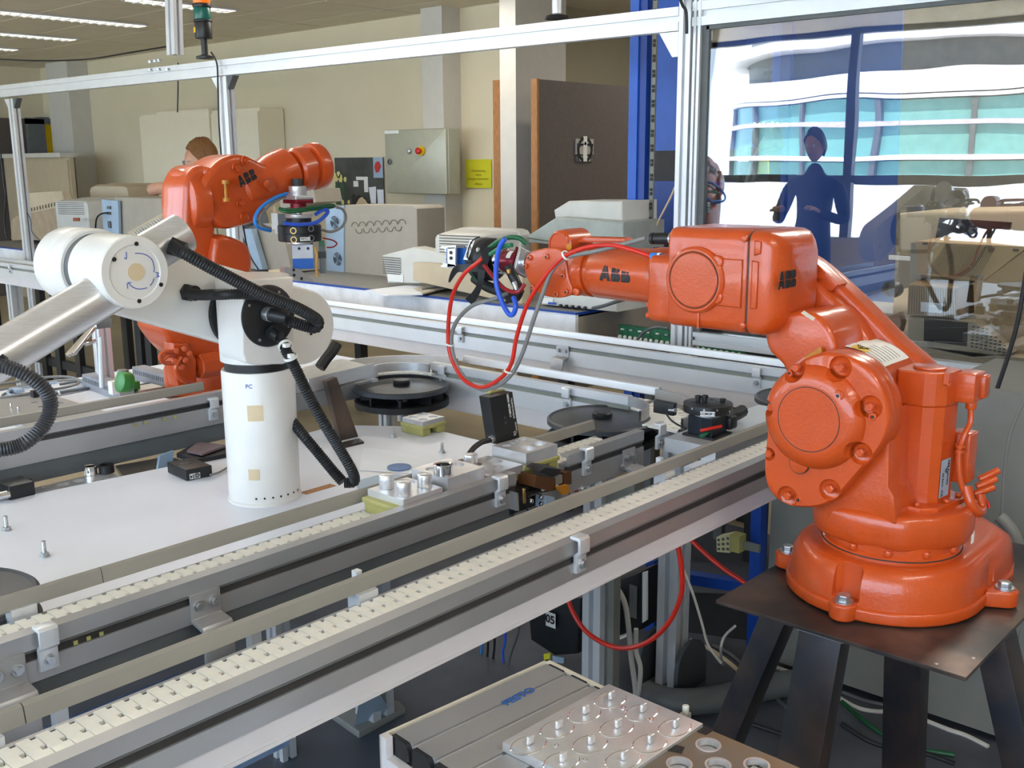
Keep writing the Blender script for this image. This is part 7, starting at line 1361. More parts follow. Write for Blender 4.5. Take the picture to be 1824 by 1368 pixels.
cable('black wrapped hose bundle leaving the black round tool towards the orange robot', [(2.28, 1.352, 0.937), (2.3, 1.338, 0.9475), (2.34, 1.342, 0.9484), (2.38, 1.345, 0.9465), (2.42, 1.351, 0.9474)], 0.017, RUBBER, cat='hose', name='hose_bundle', n=10)
cable('short red tube beside the black tool cube', [(2.19, 1.335, 0.9413), (2.19, 1.314, 0.9491), (2.22, 1.295, 0.9536)], 0.0042, REDC, cat='hose', name='red_tube'); cable('short green tube beside the black tool cube', [(2.19, 1.336, 0.9265), (2.19, 1.32, 0.9351), (2.22, 1.319, 0.938)], 0.0045, GREENC, cat='hose', name='green_tube')
obj('tool_wiring', MB().rbox((2.275, 1.30, 0.93), (2.31, 1.36, 0.965), 0.006), BLACKP, cm)
# bellows like black rings behind the robot disc are the corner wheel's rubber lips
# ================= things on the white table =================
def stud(p, lab, h=0.035):
    t = thing('threaded_bolt', lab, 'bolt', p); p = V(p); mb = MB()
    pr_ = [(0.0042, 0)]; n = 12
    for k in range(n): pr_ += [(0.0042, h * k / n), (0.0048, h * (k + 0.5) / n)]
    obj('shank', MB().lathe(pr_ + [(0.0035, h)], p, n=12), STEEL, t); obj('washer', MB().cyl(p, p + V((0, 0, 0.002)), 0.011, n=20), STEEL, t); obj('nut', MB().hexa(p + V((0, 0, 0.002)), (0, 0, 1), 0.0085, 0.007), STEEL, t)
stud((0.87, 2.103, 0.8), 'threaded bolt standing on the white table nearest the rail'); stud((0.8842, 2.324, 0.8), 'threaded bolt standing at the left edge of the white table'); stud((1.973, 2.044, 0.8), 'threaded bolt on the white table right of the small pallet', 0.03); stud((1.995, 2.274, 0.8), 'threaded bolt on the white table left of the small pallet', 0.03)
ad = thing('adapter_box', 'black adapter box with a small white label lying left of the white robot column', 'device', (1.369, 2.366, 0.8))
a_, b_, c__, d__ = V((1.357, 2.453, 0.801)), V((1.349, 2.347, 0.801)), V((1.417, 2.336, 0.801)), V((1.424, 2.438, 0.801))
obj('case', MB().rprism([a_, b_, c__, d__], (0, 0, 0.030), 0.002), BLACKP, ad)
mdp = lerp(b_, c__, 0.32) + V((0, 0, 0.010)); uu = (c__ - b_).normalized(); nn_ = uu.cross(V((0, 0, 1))); nn_ = nn_ if nn_.y < 0 else -nn_
lb = obj('label', MB().prism([mdp + uu * x_ + V((0, 0, z_)) + nn_ * 0.0003 for x_, z_ in ((-0.014, -0.007), (0.014, -0.007), (0.014, 0.007), (-0.014, 0.007))], nn_ * 0.0006), LABELW, ad)
text('@24', mdp + nn_ * 0.0013, -uu, (0, 0, -1), 0.013, INK, lb, bold=0.0004)
text('Xlight', lerp(a_, c__, 0.42) + V((0, 0, 0.0308)), (c__ - b_), (a_ - b_), 0.012, GREYC, ad)
cable('grey lead from the adapter box to the white column', [(1.4, 2.316, 0.812), (1.435, 2.337, 0.806), (1.464, 2.351, 0.806), (1.5, 2.374, 0.806)], 0.0028, GREYC)
ct_ = thing('clamp_box', 'dark case with a clear lid lying behind the adapter box under the conveyor', 'box', (1.5, 2.6, 0.80)); 
obj('lower_part', MB().prism([(1.452, 2.57, 0.8), (1.552, 2.633, 0.8), (1.594, 2.538, 0.8), (1.545, 2.462, 0.8), (1.455, 2.473, 0.8)], (0, 0, 0.012)), BLACKP, ct_); obj('lid', MB().prism([(1.47, 2.546, 0.815), (1.542, 2.608, 0.815), (1.577, 2.513, 0.815), (1.479, 2.484, 0.815)], (0, 0, 0.006)), mat('mauve_lid', S(120, 100, 104), 0.25), ct_)
tag(obj('paper_sheet', MB().prism([(1.86, 2.251, 0.801), (1.891, 2.16, 0.801), (1.9, 1.985, 0.801), (1.782, 1.938, 0.801), (1.703, 2.083, 0.801)], (0, 0, 0.0006)), PAPER), 'blank white paper sheet lying on the table right of the hanging hose', 'paper')
tag(obj('printed_sheet', MB().prism([(1.633, 2.014, 0.802), (1.736, 2.008, 0.802), (1.753, 1.928, 0.802), (1.574, 1.886, 0.802), (1.576, 1.931, 0.802)], (0, 0, 0.0006)), PCBLUE), 'pale blue printed sheet beside the three pin pallet', 'paper')
tag(obj('blue_disc', MB().lathe([(0, 0.003), (0.032, 0.003), (0.032, 0)], (1.786, 2.017, 0.803), n=32), mat('matt_blue', S(110, 138, 190), 0.6)), 'flat round blue disc lying on the table behind the pins', 'disc')
bs = thing('brace_strut', 'dark steel strut leaning between conveyor and table right of the hanging hose', 'strut', (1.858, 2.306, 0.8))
obj('strut', MB().prism([(1.822, 2.36, 0.9857), (1.859, 2.36, 0.993), (1.934, 2.36, 0.7919), (1.866, 2.36, 0.7922)], (0, 0.02, 0)), RAWST, bs); obj('foot_plate', MB().prism([(1.837, 2.331, 0.8), (1.907, 2.327, 0.8), (1.891, 2.287, 0.8), (1.824, 2.29, 0.8)], (0, 0, 0.006)), RAWST, bs); screw(bs, (1.88, 2.304, 0.806), (0, 0, 1), 0.006, 0.006, DKGREY, 'bolt')
sl_ = obj('slot_line', MB().box(V((1.489, 2.054, 0.8)) - V((0.004, 0.004, 0.0)), V((1.489, 2.054, 0.8)) + V((0.09, -0.03, 0.0008))), WOOD, tb)
wheel((0.55, 1.765), 0.902, 'dark grey wheel cut by the left picture edge beside the white table')
tag(obj('cable_clutter', MB().tube([(1.907, 2.5, 0.9964), (1.93, 2.5, 1.019), (1.957, 2.5, 1.041), (1.975, 2.5, 1.062)], 0.018, 8, 4), BLACKP), 'small black device behind the white shoulder plate', 'device')
# silver parts tray left, behind the table
tt = hole_block('parts_tray', 'aluminium tray with rows of round pockets between the table and the left conveyor', (0.9159, 2.569, 0.79)[0], (1.274, 2.58, 0.79)[0], (1.218, 2.472, 0.79)[1], (1.277, 2.632, 0.79)[1] - 0.005, 0.76, 0.79,
    [(q[0], q[1], r_, 0.010) for q, r_ in (((1.105, 2.609, 0.79), 0.014), ((1.143, 2.602, 0.79), 0.015), ((1.183, 2.601, 0.79), 0.015), ((1.059, 2.612, 0.79), 0.012), ((1.145, 2.66, 0.79), 0.008), ((1.213, 2.675, 0.79), 0.008), ((1.212, 2.56, 0.79), 0.009), ((1.233, 2.558, 0.79), 0.008), ((1.139, 2.556, 0.79), 0.006), ((1.16, 2.553, 0.79), 0.006), ((1.122, 2.561, 0.79), 0.006))], cat='tray')
for q, m_, r_, lab in (((1.267, 2.612, 0.79), BLACKP, 0.020, 'black ring at the right end of the parts tray'), ((1.231, 2.63, 0.79), CHROME, 0.017, 'chrome ring beside the black ring on the parts tray'), ((1.054, 2.626, 0.79), BLACKP, 0.022, 'black ring at the left end of the parts tray')):
    tag(obj('ring_part', MB().lathe([(r_ * 0.82, 0), (r_, 0.001), (r_, 0.022), (r_ * 0.9, 0.024), (r_ * 0.78, 0.022), (r_ * 0.76, 0.004)], q, n=32), m_), lab, 'ring')
gl_ = thing('gripper_end', 'chrome rod with a black clamp at the left edge over the parts tray', 'clamp', (0.9733, 2.542, 0.81)); obj('rod', MB().cyl((0.9347, 2.544, 0.815), (0.9819, 2.542, 0.815), 0.010, n=16), CHROME, gl_); obj('clamp', MB().rbox(V((0.9798, 2.535, 0.8)) + V((0, 0, 0)), V((1.031, 2.611, 0.8)) + V((0.012, 0.0, 0.035)), 0.003), BLACKP, gl_); obj('clamp_arm', MB().cyl((0.9907, 2.543, 0.82), (1.029, 2.561, 0.82), 0.008, n=10), BLACKP, gl_)
tag(obj('side_board', MB().prism([(1.444, 2.922, 0.7), (1.606, 2.894, 0.7), (1.636, 2.569, 0.7), (1.358, 2.646, 0.7)], (0, 0, 0.01)), PCGREY), 'grey beige board seen in the opening left of the column', 'board')
tag(obj('blue_board', MB().prism([(1.408, 2.6, 0.7665), (1.418, 2.6, 0.8065), (1.462, 2.6, 0.8119), (1.451, 2.6, 0.7617)], (0, 0.01, 0)), PCBLUE), 'blue grey upright plate in the opening under the left conveyor', 'plate')
# rear table things
hp = hole_block('parts_tray', 'grey drilled plate with bright pins behind the left conveyor', (1.309, 3.435, 0.81)[0], (1.569, 3.352, 0.81)[0], 2.90, (1.543, 3.678, 0.81)[1], 0.801, 0.812, [(q[0], q[1], 0.012, 0.004) for q in ((1.474, 3.514, 0.812), (1.587, 3.501, 0.812), (1.585, 3.437, 0.812), (1.528, 3.438, 0.812), (1.464, 3.436, 0.812))], ALU, cat='tray')
for q in ((1.386, 3.49, 0.812), (1.381, 3.422, 0.812), (1.582, 3.562, 0.812)): obj('pin', MB().bcyl(q, V(q) + V((0, 0, 0.016)), 0.004, 0.001, 10), CHROME, hp)
cl = thing('cable_coil', 'loose coil of grey blue cable on the rear table behind the hose', 'cable', (1.646, 3.774, 0.8))
for k, (c_, rx_, ry_) in enumerate((((1.572, 3.745, 0.806), 0.24, 0.12), ((1.61, 3.715, 0.81), 0.17, 0.10), ((1.623, 3.699, 0.806), 0.22, 0.09), ((1.549, 3.782, 0.815), 0.25, 0.14))):
    c_ = V(c_); obj('cable_loop', MB().tube([c_ + V((rx_ * cos(a) * 0.8, ry_ * sin(a), 0.004 * sin(3 * a))) for a in [2 * pi * q / 16 + k for q in range(15)]], 0.005, 8, 3), (GREYC, PCBLUE, DKGREY, GREYC)[k], cl)
obj('cable_plug', MB().cbox(V((1.514, 3.601, 0.82)), (0.02, 0.025, 0.03)), BLACKP, cl); obj('cable_plug', MB().cbox(V((1.52, 3.763, 0.812)), (0.03, 0.06, 0.012)), PCBLUE, cl)
for a, b, lab in (((1.725, 3.681, 0.8), (1.696, 3.347, 0.8), 'slotted grey cable duct, left one on the rear table'), ((1.918, 3.673, 0.8), (1.908, 3.392, 0.8), 'slotted grey cable duct, right one by the rear robot')):
    a = V(a); b = V(b); u = (b - a).normalized(); n_ = V((-u.y, u.x, 0)); t = thing('cable_duct', lab, 'duct', a)
    obj('duct_body', MB().prism([a, a + n_ * 0.05, a + n_ * 0.05 + V((0, 0, 0.05)), a + V((0, 0, 0.05))], b - a), mat('duct_grey', S(150, 152, 160), 0.5) if 'duct_grey' not in MATS else MATS['duct_grey'], t)
    L_ = (b - a).length; s_ = -1 if n_.x > 0 else 1; f = a if n_.x > 0 else a + n_ * 0.05; nn_ = -n_ if n_.x > 0 else n_
    for k in range(int(L_ / 0.016)): q = f + u * (0.008 + 0.016 * k) + nn_ * 0.0004 + V((0, 0, 0.024)); obj('duct_slot', MB().prism([q, q + u * 0.006, q + u * 0.006 + V((0, 0, 0.016)), q + V((0, 0, 0.016))], nn_ * 0.001), DKGREY, t)
pc_ = thing('terminal_board', 'green plug terminal assembly on the rear table beside the aluminium post', 'board', (1.781, 3.468, 0.8))
obj('board', MB().prism([(1.704, 3.427, 0.815), (1.768, 3.523, 0.815), (1.828, 3.453, 0.815), (1.739, 3.329, 0.815)], (0, 0, 0.004)), GREEN, pc_); obj('green_block', MB().rbox(V((1.722, 3.398, 0.82)), V((1.8, 3.392, 0.82)) + V((0, 0.03, 0.03)), 0.003), mat('bright_green_plastic', S(58, 140, 62), 0.4), pc_); obj('green_block', MB().bcyl((1.581, 3.12, 0.9208), (1.618, 3.12, 0.9111), 0.035, 0.006, 16), MATS['bright_green_plastic'], pc_)
obj('white_socket', MB().cbox(V((1.688, 3.368, 0.85)), (0.03, 0.03, 0.045)), LABELW, pc_); obj('top_knob', MB().bcyl((1.606, 3.14, 0.9363), (1.608, 3.14, 0.9546), 0.018, 0.004, 14), GREYC, pc_); obj('grey_block', MB().box(V((1.789, 3.416, 0.8)), V((1.897, 3.479, 0.8)) + V((0, 0.02, 0.012))), PCWHITE, pc_)
pp_ = thing('profile_post', 'aluminium profile post with a small chrome gripper on top under the white arm', 'post', (1.772, 3.596, 0.8)); q = V((1.782, 3.614, 0.8))
prof_bar('post', q, (q.x, q.y, (1.541, 3.1, 1.113)[2] + 0.0), 0.045, 0.045, 'z', pp_)
q1_ = V((1.496, 3.05, 1.134)); q2_ = V((1.408, 3.05, 1.045)); w0 = V((0, 0.02, 0))
for k in range(3): obj('gripper_bar', MB().cyl(q1_ + w0 * k + V((0.0, 0, -0.012 * k)), q2_ + w0 * k + V((0, 0, -0.006 * k)), 0.009, n=12), CHROME, pp_)
obj('gripper_head', MB().cbox((1.506, 3.05, 1.127), (0.05, 0.03, 0.03)), CHROME, pp_); obj('gripper_link', MB().cyl((1.444, 3.04, 1.069), (1.487, 3.04, 1.078), 0.006, n=8), CHROME, pp_); obj('side_rod', MB().cyl((1.487, 3.03, 1.088), (1.479, 3.03, 0.9317), 0.008, n=10), ALUL, pp_)
# ================= foreground bench with slotted plate =================
A_, B_, C_ = V((0.8731, 1.046, 0.8)), V((1.21, 1.014, 0.8)), V((1.187, 0.5703, 0.8))
ub = (B_ - A_).normalized(); vb = V((ub.y, -ub.x, 0)); Wb = (B_ - A_).length
fb = thing('profile_bench', 'slotted aluminium profile plate bench at the bottom edge with blue lettering', 'bench', (A_.x, A_.y - 0.3, 0))
def FB(u, v, z): return A_ + ub * u + vb * v + V((0, 0, z - 0.8))
n_sl = 12; pitch = 0.05
u0 = 0.022
for k in range(n_sl):
    v0 = 0.006 + k * pitch; v1 = v0 + pitch
    # each profile strip between two grooves
    P = [(v0 + 0.0035, 0.80), (v1 - 0.0035, 0.80), (v1 - 0.0035, 0.797), (v1 - 0.001, 0.795), (v1 - 0.001, 0.772), (v0 + 0.001, 0.772), (v0 + 0.001, 0.795), (v0 + 0.0035, 0.797)]
    st_ = obj('plate_strip', MB().prism([FB(u0, v, z) for v, z in P], ub * (Wb - u0 - 0.012)), ALU, fb)
    obj('end_plug', MB().prism([FB(u0 - 0.008, v, z) for v, z in [(v0 + 0.004, 0.799), (v1 - 0.012, 0.799), (v1 - 0.006, 0.79), (v1 - 0.004, 0.775), (v0 + 0.002, 0.755), (v0 + 0.002, 0.79)]], ub * 0.0085), BLACKP, fb)
    obj('end_plug', MB().prism([FB(Wb - 0.012, v, z) for v, z in [(v0 + 0.008, 0.8005), (v1 - 0.010, 0.8005), (v1 - 0.010, 0.78), (v0 + 0.008, 0.78)]], ub * 0.004), BLACKP, fb)
obj('groove_bed', MB().prism([FB(u0, 0.006, 0.772), FB(Wb - 0.012, 0.006, 0.772), FB(Wb - 0.012, 0.6, 0.772), FB(u0, 0.6, 0.772)], (0, 0, 0.012)), DKGREY, fb)
CREAMP = mat('cream_edge_profile', S(222, 214, 196), 0.45)
obj('edge_profile', MB().prism([FB(0, 0, 0.70), FB(Wb, 0, 0.70), FB(Wb, 0.004, 0.70), FB(0, 0.004, 0.70)], (0, 0, 0.101)), CREAMP, fb); obj('edge_profile', MB().prism([FB(Wb - 0.008, 0, 0.70), FB(Wb, 0, 0.70), FB(Wb, 0.6, 0.70), FB(Wb - 0.008, 0.6, 0.70)], (0, 0, 0.101)), CREAMP, fb)
obj('side_panel', MB().prism([FB(0, 0, 0.30), FB(u0 - 0.008, 0, 0.30), FB(u0 - 0.008, 0.6, 0.30), FB(0, 0.6, 0.30)], (0, 0, 0.47)), SKIRT, fb); obj('side_panel', MB().prism([FB(0, 0, 0.77), FB(0.012, 0, 0.77), FB(0.012, 0.016, 0.77), FB(0, 0.016, 0.77)], (0, 0, 0.031)), SKIRT, fb)
for u_, v_ in ((0.04, 0.03), (Wb - 0.05, 0.03), (0.04, 0.55), (Wb - 0.05, 0.55)): obj('leg', MB().box(FB(u_, v_, 0.0) - V((0.02, 0.02, 0)), FB(u_, v_, 0.765) + V((0.02, 0.02, 0))), ALUL, fb)
q = V((1.088, 0.9688, 0.8008)); 
lt = text('FESTO', q, V((1.117, 0.9683, 0.8008)) - V((1.062, 0.9705, 0.8008)), V((1.1, 0.9823, 0.8008)) - V((1.077, 0.9557, 0.8008)), 0.020, mat('blue_print', S(44, 100, 180), 0.5), fb, bold=0.0006, wide=1.15)
# machined plate with pegs
pg = thing('peg_plate', 'machined aluminium plate with rows of small pegs on the slotted bench', 'plate', (1.1, 0.8, 0.8))
a = V((0.9596, 0.8859, 0.815)); b = V((1.188, 0.8735, 0.815)); c = V((1.184, 0.7028, 0.815)); dl = V((0, 0, -0.0145)); d_ = a + (c - b) * 1.02
obj('plate', MB().prism([a + dl, b + dl, c + dl, d_ + dl], -dl), MACH, pg, bevel=0.0006)
eu = (b - a).normalized(); ev = (c - b).normalized(); 
def peg(q, plain=False):
    q = V(q); q.z = 0.8155
    P = [q + eu * (0.007 + 0.003 * cos(t)) + ev * 0.003 * sin(t) for t in [pi * k / 6 - pi / 2 for k in range(7)]] + [q - eu * 0.003 * cos(t) - ev * 0.003 * sin(t) for t in [pi * k / 6 - pi / 2 for k in range(7)]]
    p = obj('peg', MB().rprism(P, (0, 0, 0.012), 0.0015, 2), MACH, pg)
    G_ = [q + eu * 0.028 * cos(t) * (1 if abs(cos(t)) > 0 else 1) + ev * 0.020 * sin(t) for t in [radians(x_) for x_ in range(30, 331, 15)]]
    obj('milled_groove', MB().tube([g - V((0, 0, 0.0008)) for g in G_], 0.0011, 5, 1), CHROME, pg)
r1a, r1b = V((0.9769, 0.8534, 0.815)), V((1.151, 0.8429, 0.815)); r2a, r2b = V((0.9751, 0.7931, 0.815)), V((1.152, 0.7862, 0.815)); r3a, r3b = V((1.033, 0.734, 0.815)), V((1.148, 0.727, 0.815))
for k in range(4): peg(lerp(r1a, r1b, k / 3)); peg(lerp(r2a, r2b, k / 3))
for k in range(3): peg(lerp(r3a, r3b, k / 2))
for q in ((1.001, 0.8232, 0.8153), (1.145, 0.814, 0.8153), (1.145, 0.7648, 0.8153), (0.9998, 0.7724, 0.8153)): obj('plate_hole', MB().lathe([(0.0022, 0), (0.0038, 0), (0.0038, 0.0006), (0.0022, 0.0006)], q, n=14, closed=True), CHROME, pg)
q = V((1.213, 0.7501, 0.8015)); obj('screw_lug', MB().box(q + V((-0.03, -0.006, -0.012)), q + V((0.006, 0.006, 0))), ALU, fb); tag(obj('end_screw', MB().bcyl(q, q + V((0, 0, 0.012)), 0.005, 0.001, 14), PCWHITE), 'small white headed screw sticking up beyond the peg plate corner', 'screw')
# drilled steel plate
DP = mat('stained_steel_plate', S(128, 120, 112), 0.4, 0.5, 0.15, 14, col2=S(134, 116, 92))
dp = thing('drilled_plate', 'stained steel plate with big round holes at the bottom edge right of the pegs', 'plate', (1.15, 0.65, 0.8))
e0 = c + (a - b).normalized() * 0.34; M4 = [c, c + ev * 0.20, e0 + ev * 0.20, e0]
bl2 = MB().prism([V((p.x, p.y, 0.8008)) for p in M4], (0, 0, 0.009)); bb_ = obj('plate', bl2, DP, dp)
HL = [V((1.148, 0.6717, 0.8098)), V((1.082, 0.6763, 0.8098)), V((1.114, 0.636, 0.8098)), V((1.148, 0.5972, 0.8098))]
cc_ = MB()
for q in HL: cc_.cyl(q - V((0, 0, 0.03)), q + V((0, 0, 0.01)), 0.0165, n=32)
cu = obj('cutter', cc_, DP, None); md = bb_.modifiers.new('c', 'BOOLEAN'); md.operation = 'DIFFERENCE'; md.object = cu; md.solver = 'EXACT'; bpy.context.view_layer.update()
me_ = bpy.data.meshes.new_from_object(bb_.evaluated_get(bpy.context.evaluated_depsgraph_get())); bb_.modifiers.clear(); bb_.data = me_; me_.set_sharp_from_angle(angle=radians(30)); bpy.data.objects.remove(cu)
for q in HL: obj('hole_sleeve', MB().lathe([(0.0150, -0.009), (0.0150, 0.0012), (0.0178, 0.0012), (0.0182, -0.009)], q, n=36, closed=True), BRUSH, dp)
for pts in ([(1192, 1338), (1203, 1327), (1219, 1332), (1216, 1345)], [(1242, 1296), (1262, 1300), (1266, 1308), (1250, 1310)]): pass
obj('black_tape', MB().prism([(1.097, 0.7078, 0.8102), (1.117, 0.7089, 0.8102), (1.121, 0.6928, 0.8102), (1.105, 0.6878, 0.8102)], (0, 0, 0.0004)), BLACKP, dp); obj('black_tape', MB().prism([(1.167, 0.7018, 0.8102), (1.188, 0.7014, 0.8102), (1.185, 0.6866, 0.8102), (1.168, 0.6875, 0.8102)], (0, 0, 0.0004)), BLACKP, dp)
# ================= under the conveyors =================
ft = thing('support_foot', 'grey cast foot plate with gussets on the floor below the front conveyor', 'foot', (1.765, 2.164, 0))
obj('foot_plate', MB().rprism([(1.708, 2.256, 0), (1.699, 2.169, 0), (1.694, 2.117, 0), (1.876, 2.123, 0), (1.887, 2.16, 0), (1.866, 2.296, 0)], (0, 0, 0.025), 0.006), CABG, ft); g0 = V((1.792, 2.162, 0.025))
obj('gusset', MB().prism([(1.707, 2.151, 0.025), (1.816, 2.135, 0.025), (1.725, 2.069, 0.14), (1.659, 2.066, 0.16)], (0.012, 0.0, 0)), PCBLUE, ft); prof_bar('post', (g0.x, g0.y, 0.025), (g0.x, g0.y, 0.775), 0.08, 0.08, 'z', ft)
f2 = thing('support_foot', 'dark rounded cast foot with two slots under the aluminium post by the red hose', 'foot', (2.491, 1.584, 0))
q = V((2.529, 1.62, 0)); obj('foot_shell', MB().rprism([q + V((x_, y_, 0)) for x_, y_ in ((-0.09, -0.07), (0.09, -0.07), (0.1, 0.07), (-0.08, 0.07))], (0, 0, 0.02), 0.005), CABG, f2)
for s_ in (-0.075, 0.06):
    pl2 = [q + V((-0.08, s_, 0.02))] + [q + V((-0.08 * cos(t), s_, 0.10 + 0.08 * sin(t))) for t in [pi * k / 10 for k in range(11)]] + [q + V((0.08, s_, 0.02))]
    obj('foot_cheek', MB().prism(pl2, (0, 0.014, 0)), mat('dark_cast_grey', S(70, 74, 80), 0.5) if 'dark_cast_grey' not in MATS else MATS['dark_cast_grey'], f2)
prof_bar('post', (q.x, q.y, 0.02), (q.x, q.y, 0.84), 0.07, 0.07, 'z', f2)
for lab, p_ in (('aluminium profile post behind the black box under the front conveyor', (2.11, 1.591, 2.22e-16)),):
    t = thing('profile_post', lab, 'post', p_); prof_bar('post', p_, (p_[0], p_[1], 0.80), 0.06, 0.06, 'z', t)
def ubox(name, lab, pts, d, m, cat='device'):
    t = thing(name, lab, cat, pts[0]); obj('case', MB().rprism(pts, d, 0.005), m, t, sharp=30); return t
t = ubox('control_box', 'black control box with a white number label hanging under the front conveyor', [(2.15, 1.883, 0.3481), (2.15, 1.68, 0.4066), (2.15, 1.693, 0.2322), (2.15, 1.776, 0.1996), (2.15, 1.868, 0.2192)], (0.15, 0, 0), BLACKP)
p = (2.145, 1.784, 0.3107); lb = obj('number_label', rect((2.14, 1.801, 0.2899), (0, -1, 0), (0, 0, 1), 0.036, 0.045, -0.001), LABELW, t); text('05', V((2.138, 1.783, 0.3137)), (0, -1, 0), (0, 0, 1), 0.034, INK, lb, bold=0.001)
obj('yellow_tag', MB().prism([(2.13, 1.801, 0.2039), (2.13, 1.776, 0.2158), (2.13, 1.78, 0.1845), (2.13, 1.799, 0.1745)], (0.004, 0, 0)), YEL, t); obj('blue_tag', MB().prism([(2.13, 1.767, 0.2098), (2.13, 1.724, 0.2174), (2.13, 1.728, 0.1986), (2.13, 1.767, 0.1888)], (0.004, 0, 0)), PCBLUE, t)
t = ubox('drive_unit', 'black drive unit on a bright folded bracket under the front conveyor', [(2.55, 1.856, 0.2819), (2.55, 1.759, 0.337), (2.55, 1.744, 0.1516), (2.55, 1.846, 0.07664)], (0.12, 0, 0), BLACKP)
obj('bracket', MB().prism([(2.5, 1.908, 0.2352), (2.5, 1.817, 0.2896), (2.5, 1.823, 0.09649), (2.5, 1.913, 0.09697)], (0.01, 0, 0)), PCBLUE, t); obj('bracket_edge', MB().prism([(2.52, 1.73, 0.3541), (2.52, 1.715, 0.3617), (2.52, 1.711, 0.2007), (2.52, 1.726, 0.1868)], (0.01, 0, 0)), LABELW, t); obj('bracket_foot', MB().prism([(2.5, 1.823, 0.09649), (2.5, 1.766, 0.1375), (2.55, 1.815, 0.1099), (2.55, 1.864, 0.07873)], (0.01, 0, 0.004)), LABELW, t)
for q in ((2.495, 1.844, 0.2362), (2.495, 1.854, 0.1909)): obj('bracket_hole', MB().cyl(q, V(q) - V((0.001, 0, 0)), 0.008, n=14), INK, t)
obj('info_label', rect((2.545, 1.795, 0.1799), (0, -1, 0), (0, 0, 1), 0.03, 0.11, -0.001), GREYC, t)
t = ubox('white_panel_unit', 'pale connector panel behind the hanging cables under the front conveyor', [(2.6, 2.381, -0.06455), (2.6, 2.214, -0.05976), (2.6, 2.214, -0.131), (2.6, 2.382, -0.1312)], (0.05, 0, 0), PCWHITE)
for k in range(10): q = V(lerp((2.595, 2.336, -0.1145), (2.595, 2.242, -0.1165), k / 9)); obj('pin', MB().cyl(q, q - V((0.008, 0, 0.0)), 0.003, n=6), INK, t)
bf = thing('blue_steel_frame', 'dark blue steel frame under the corner of the conveyors', 'frame', (2.8, 1.5, 0.0))
tb_ = obj('terminal_carrier', MB().box(V((2.7, 1.498, 0.4232)), V((2.7, 1.532, 0.4769)) + V((0.04, 0.0, 0))), YELP, bf, 'cream and yellow terminal block')
obj('block', MB().prism([(2.7, 1.579, 0.4564), (2.7, 1.532, 0.4769), (2.7, 1.53, 0.4171), (2.7, 1.575, 0.4092)], (0.04, 0, 0)), mat('cream_plastic', S(210, 206, 160), 0.5), tb_); None
for i in range(3):
    for j in range(3): q = lerp(lerp((2.695, 1.568, 0.4513), (2.695, 1.536, 0.4644), i / 2), lerp((2.695, 1.566, 0.4221), (2.695, 1.535, 0.43), i / 2), j / 2); obj('terminal', MB().cbox(q, (0.004, 0.007, 0.007)), DKGREY, tb_)
obj('din_rail', MB().prism([(2.72, 1.512, 0.458), (2.72, 1.442, 0.4571), (2.72, 1.441, 0.4339), (2.72, 1.51, 0.4309)], (0.01, 0, 0)), RACKG, tb_)
obj('frame_post', MB().prism([(2.8, 1.518, 0.5396), (2.8, 1.483, 0.5564), (2.8, 1.474, 0.03076), (2.8, 1.513, 0.01739)], (0.04, 0, 0)), BLUED, bf); obj('frame_beam', MB().prism([(2.78, 1.895, 0.2455), (2.78, 1.501, 0.2979), (2.78, 1.499, 0.2643), (2.78, 1.894, 0.209)], (0.04, 0, 0)), BLUED, bf); obj('frame_post', MB().prism([(2.8, 1.909, 0.2602), (2.8, 1.875, 0.2692), (2.8, 1.862, -0.2169), (2.8, 1.897, -0.2295)], (0.03, 0, 0)), BLUED, bf)
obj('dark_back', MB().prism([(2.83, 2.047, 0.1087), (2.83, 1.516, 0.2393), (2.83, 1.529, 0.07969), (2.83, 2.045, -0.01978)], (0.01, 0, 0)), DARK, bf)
cable('bright red hose drooping in a loop under the front conveyor', [(1.9, 1.539, 0.5675), (1.9, 1.511, 0.5002), (1.9, 1.458, 0.4566), (1.9, 1.372, 0.4485), (1.9, 1.29, 0.4878), (1.9, 1.229, 0.5565), (1.9, 1.197, 0.6352), (1.9, 1.198, 0.703), (1.9, 1.213, 0.7663)], 0.006, REDC, cat='hose', name='pneumatic_hose')
cable('second red hose running down to the robot stand plate', [(2.2, 1.371, 0.6506), (2.2, 1.328, 0.623), (2.2, 1.269, 0.5927), (2.2, 1.204, 0.5697), (2.2, 1.148, 0.551)], 0.006, REDC, cat='hose', name='pneumatic_hose')
cable('thick white cable pair hanging down beside the red loop', [(2.3, 1.668, 0.3955), (2.3, 1.637, 0.3522), (2.3, 1.622, 0.2784), (2.3, 1.612, 0.1936), (2.3, 1.594, 0.09332), (2.3, 1.596, 0.02066)], 0.008, WHITEC); cable('second white cable of the hanging pair under the front conveyor', [(2.3, 1.596, 0.2864), (2.3, 1.594, 0.217), (2.3, 1.578, 0.1699), (2.3, 1.582, 0.09755), (2.3, 1.596, 0.02066)], 0.007, WHITEC)
cable('thin white cord from the conveyor down to the floor by the stand', [(2.5, 1.568, 0.4129), (2.5, 1.532, 0.3428), (2.5, 1.5, 0.2631), (2.5, 1.475, 0.1994), (2.5, 1.429, 0.1571)], 0.004, WHITEC); cable('pale cable curling up beside the left stand leg', [(2.748, 1.565, 0.01), (2.5, 1.433, 0.1952), (2.5, 1.424, 0.2425), (2.5, 1.389, 0.2886)], 0.004, WHITEC)
cable('grey corrugated hose lying on the floor behind the stand legs', [(2.387, 1.617, 0.04), (2.401, 1.527, 0.04), (2.503, 1.436, 0.04), (2.651, 1.369, 0.04), (2.75, 1.309, 0.04)], 0.04, DKGREY, cat='hose', name='floor_hose', n=14)
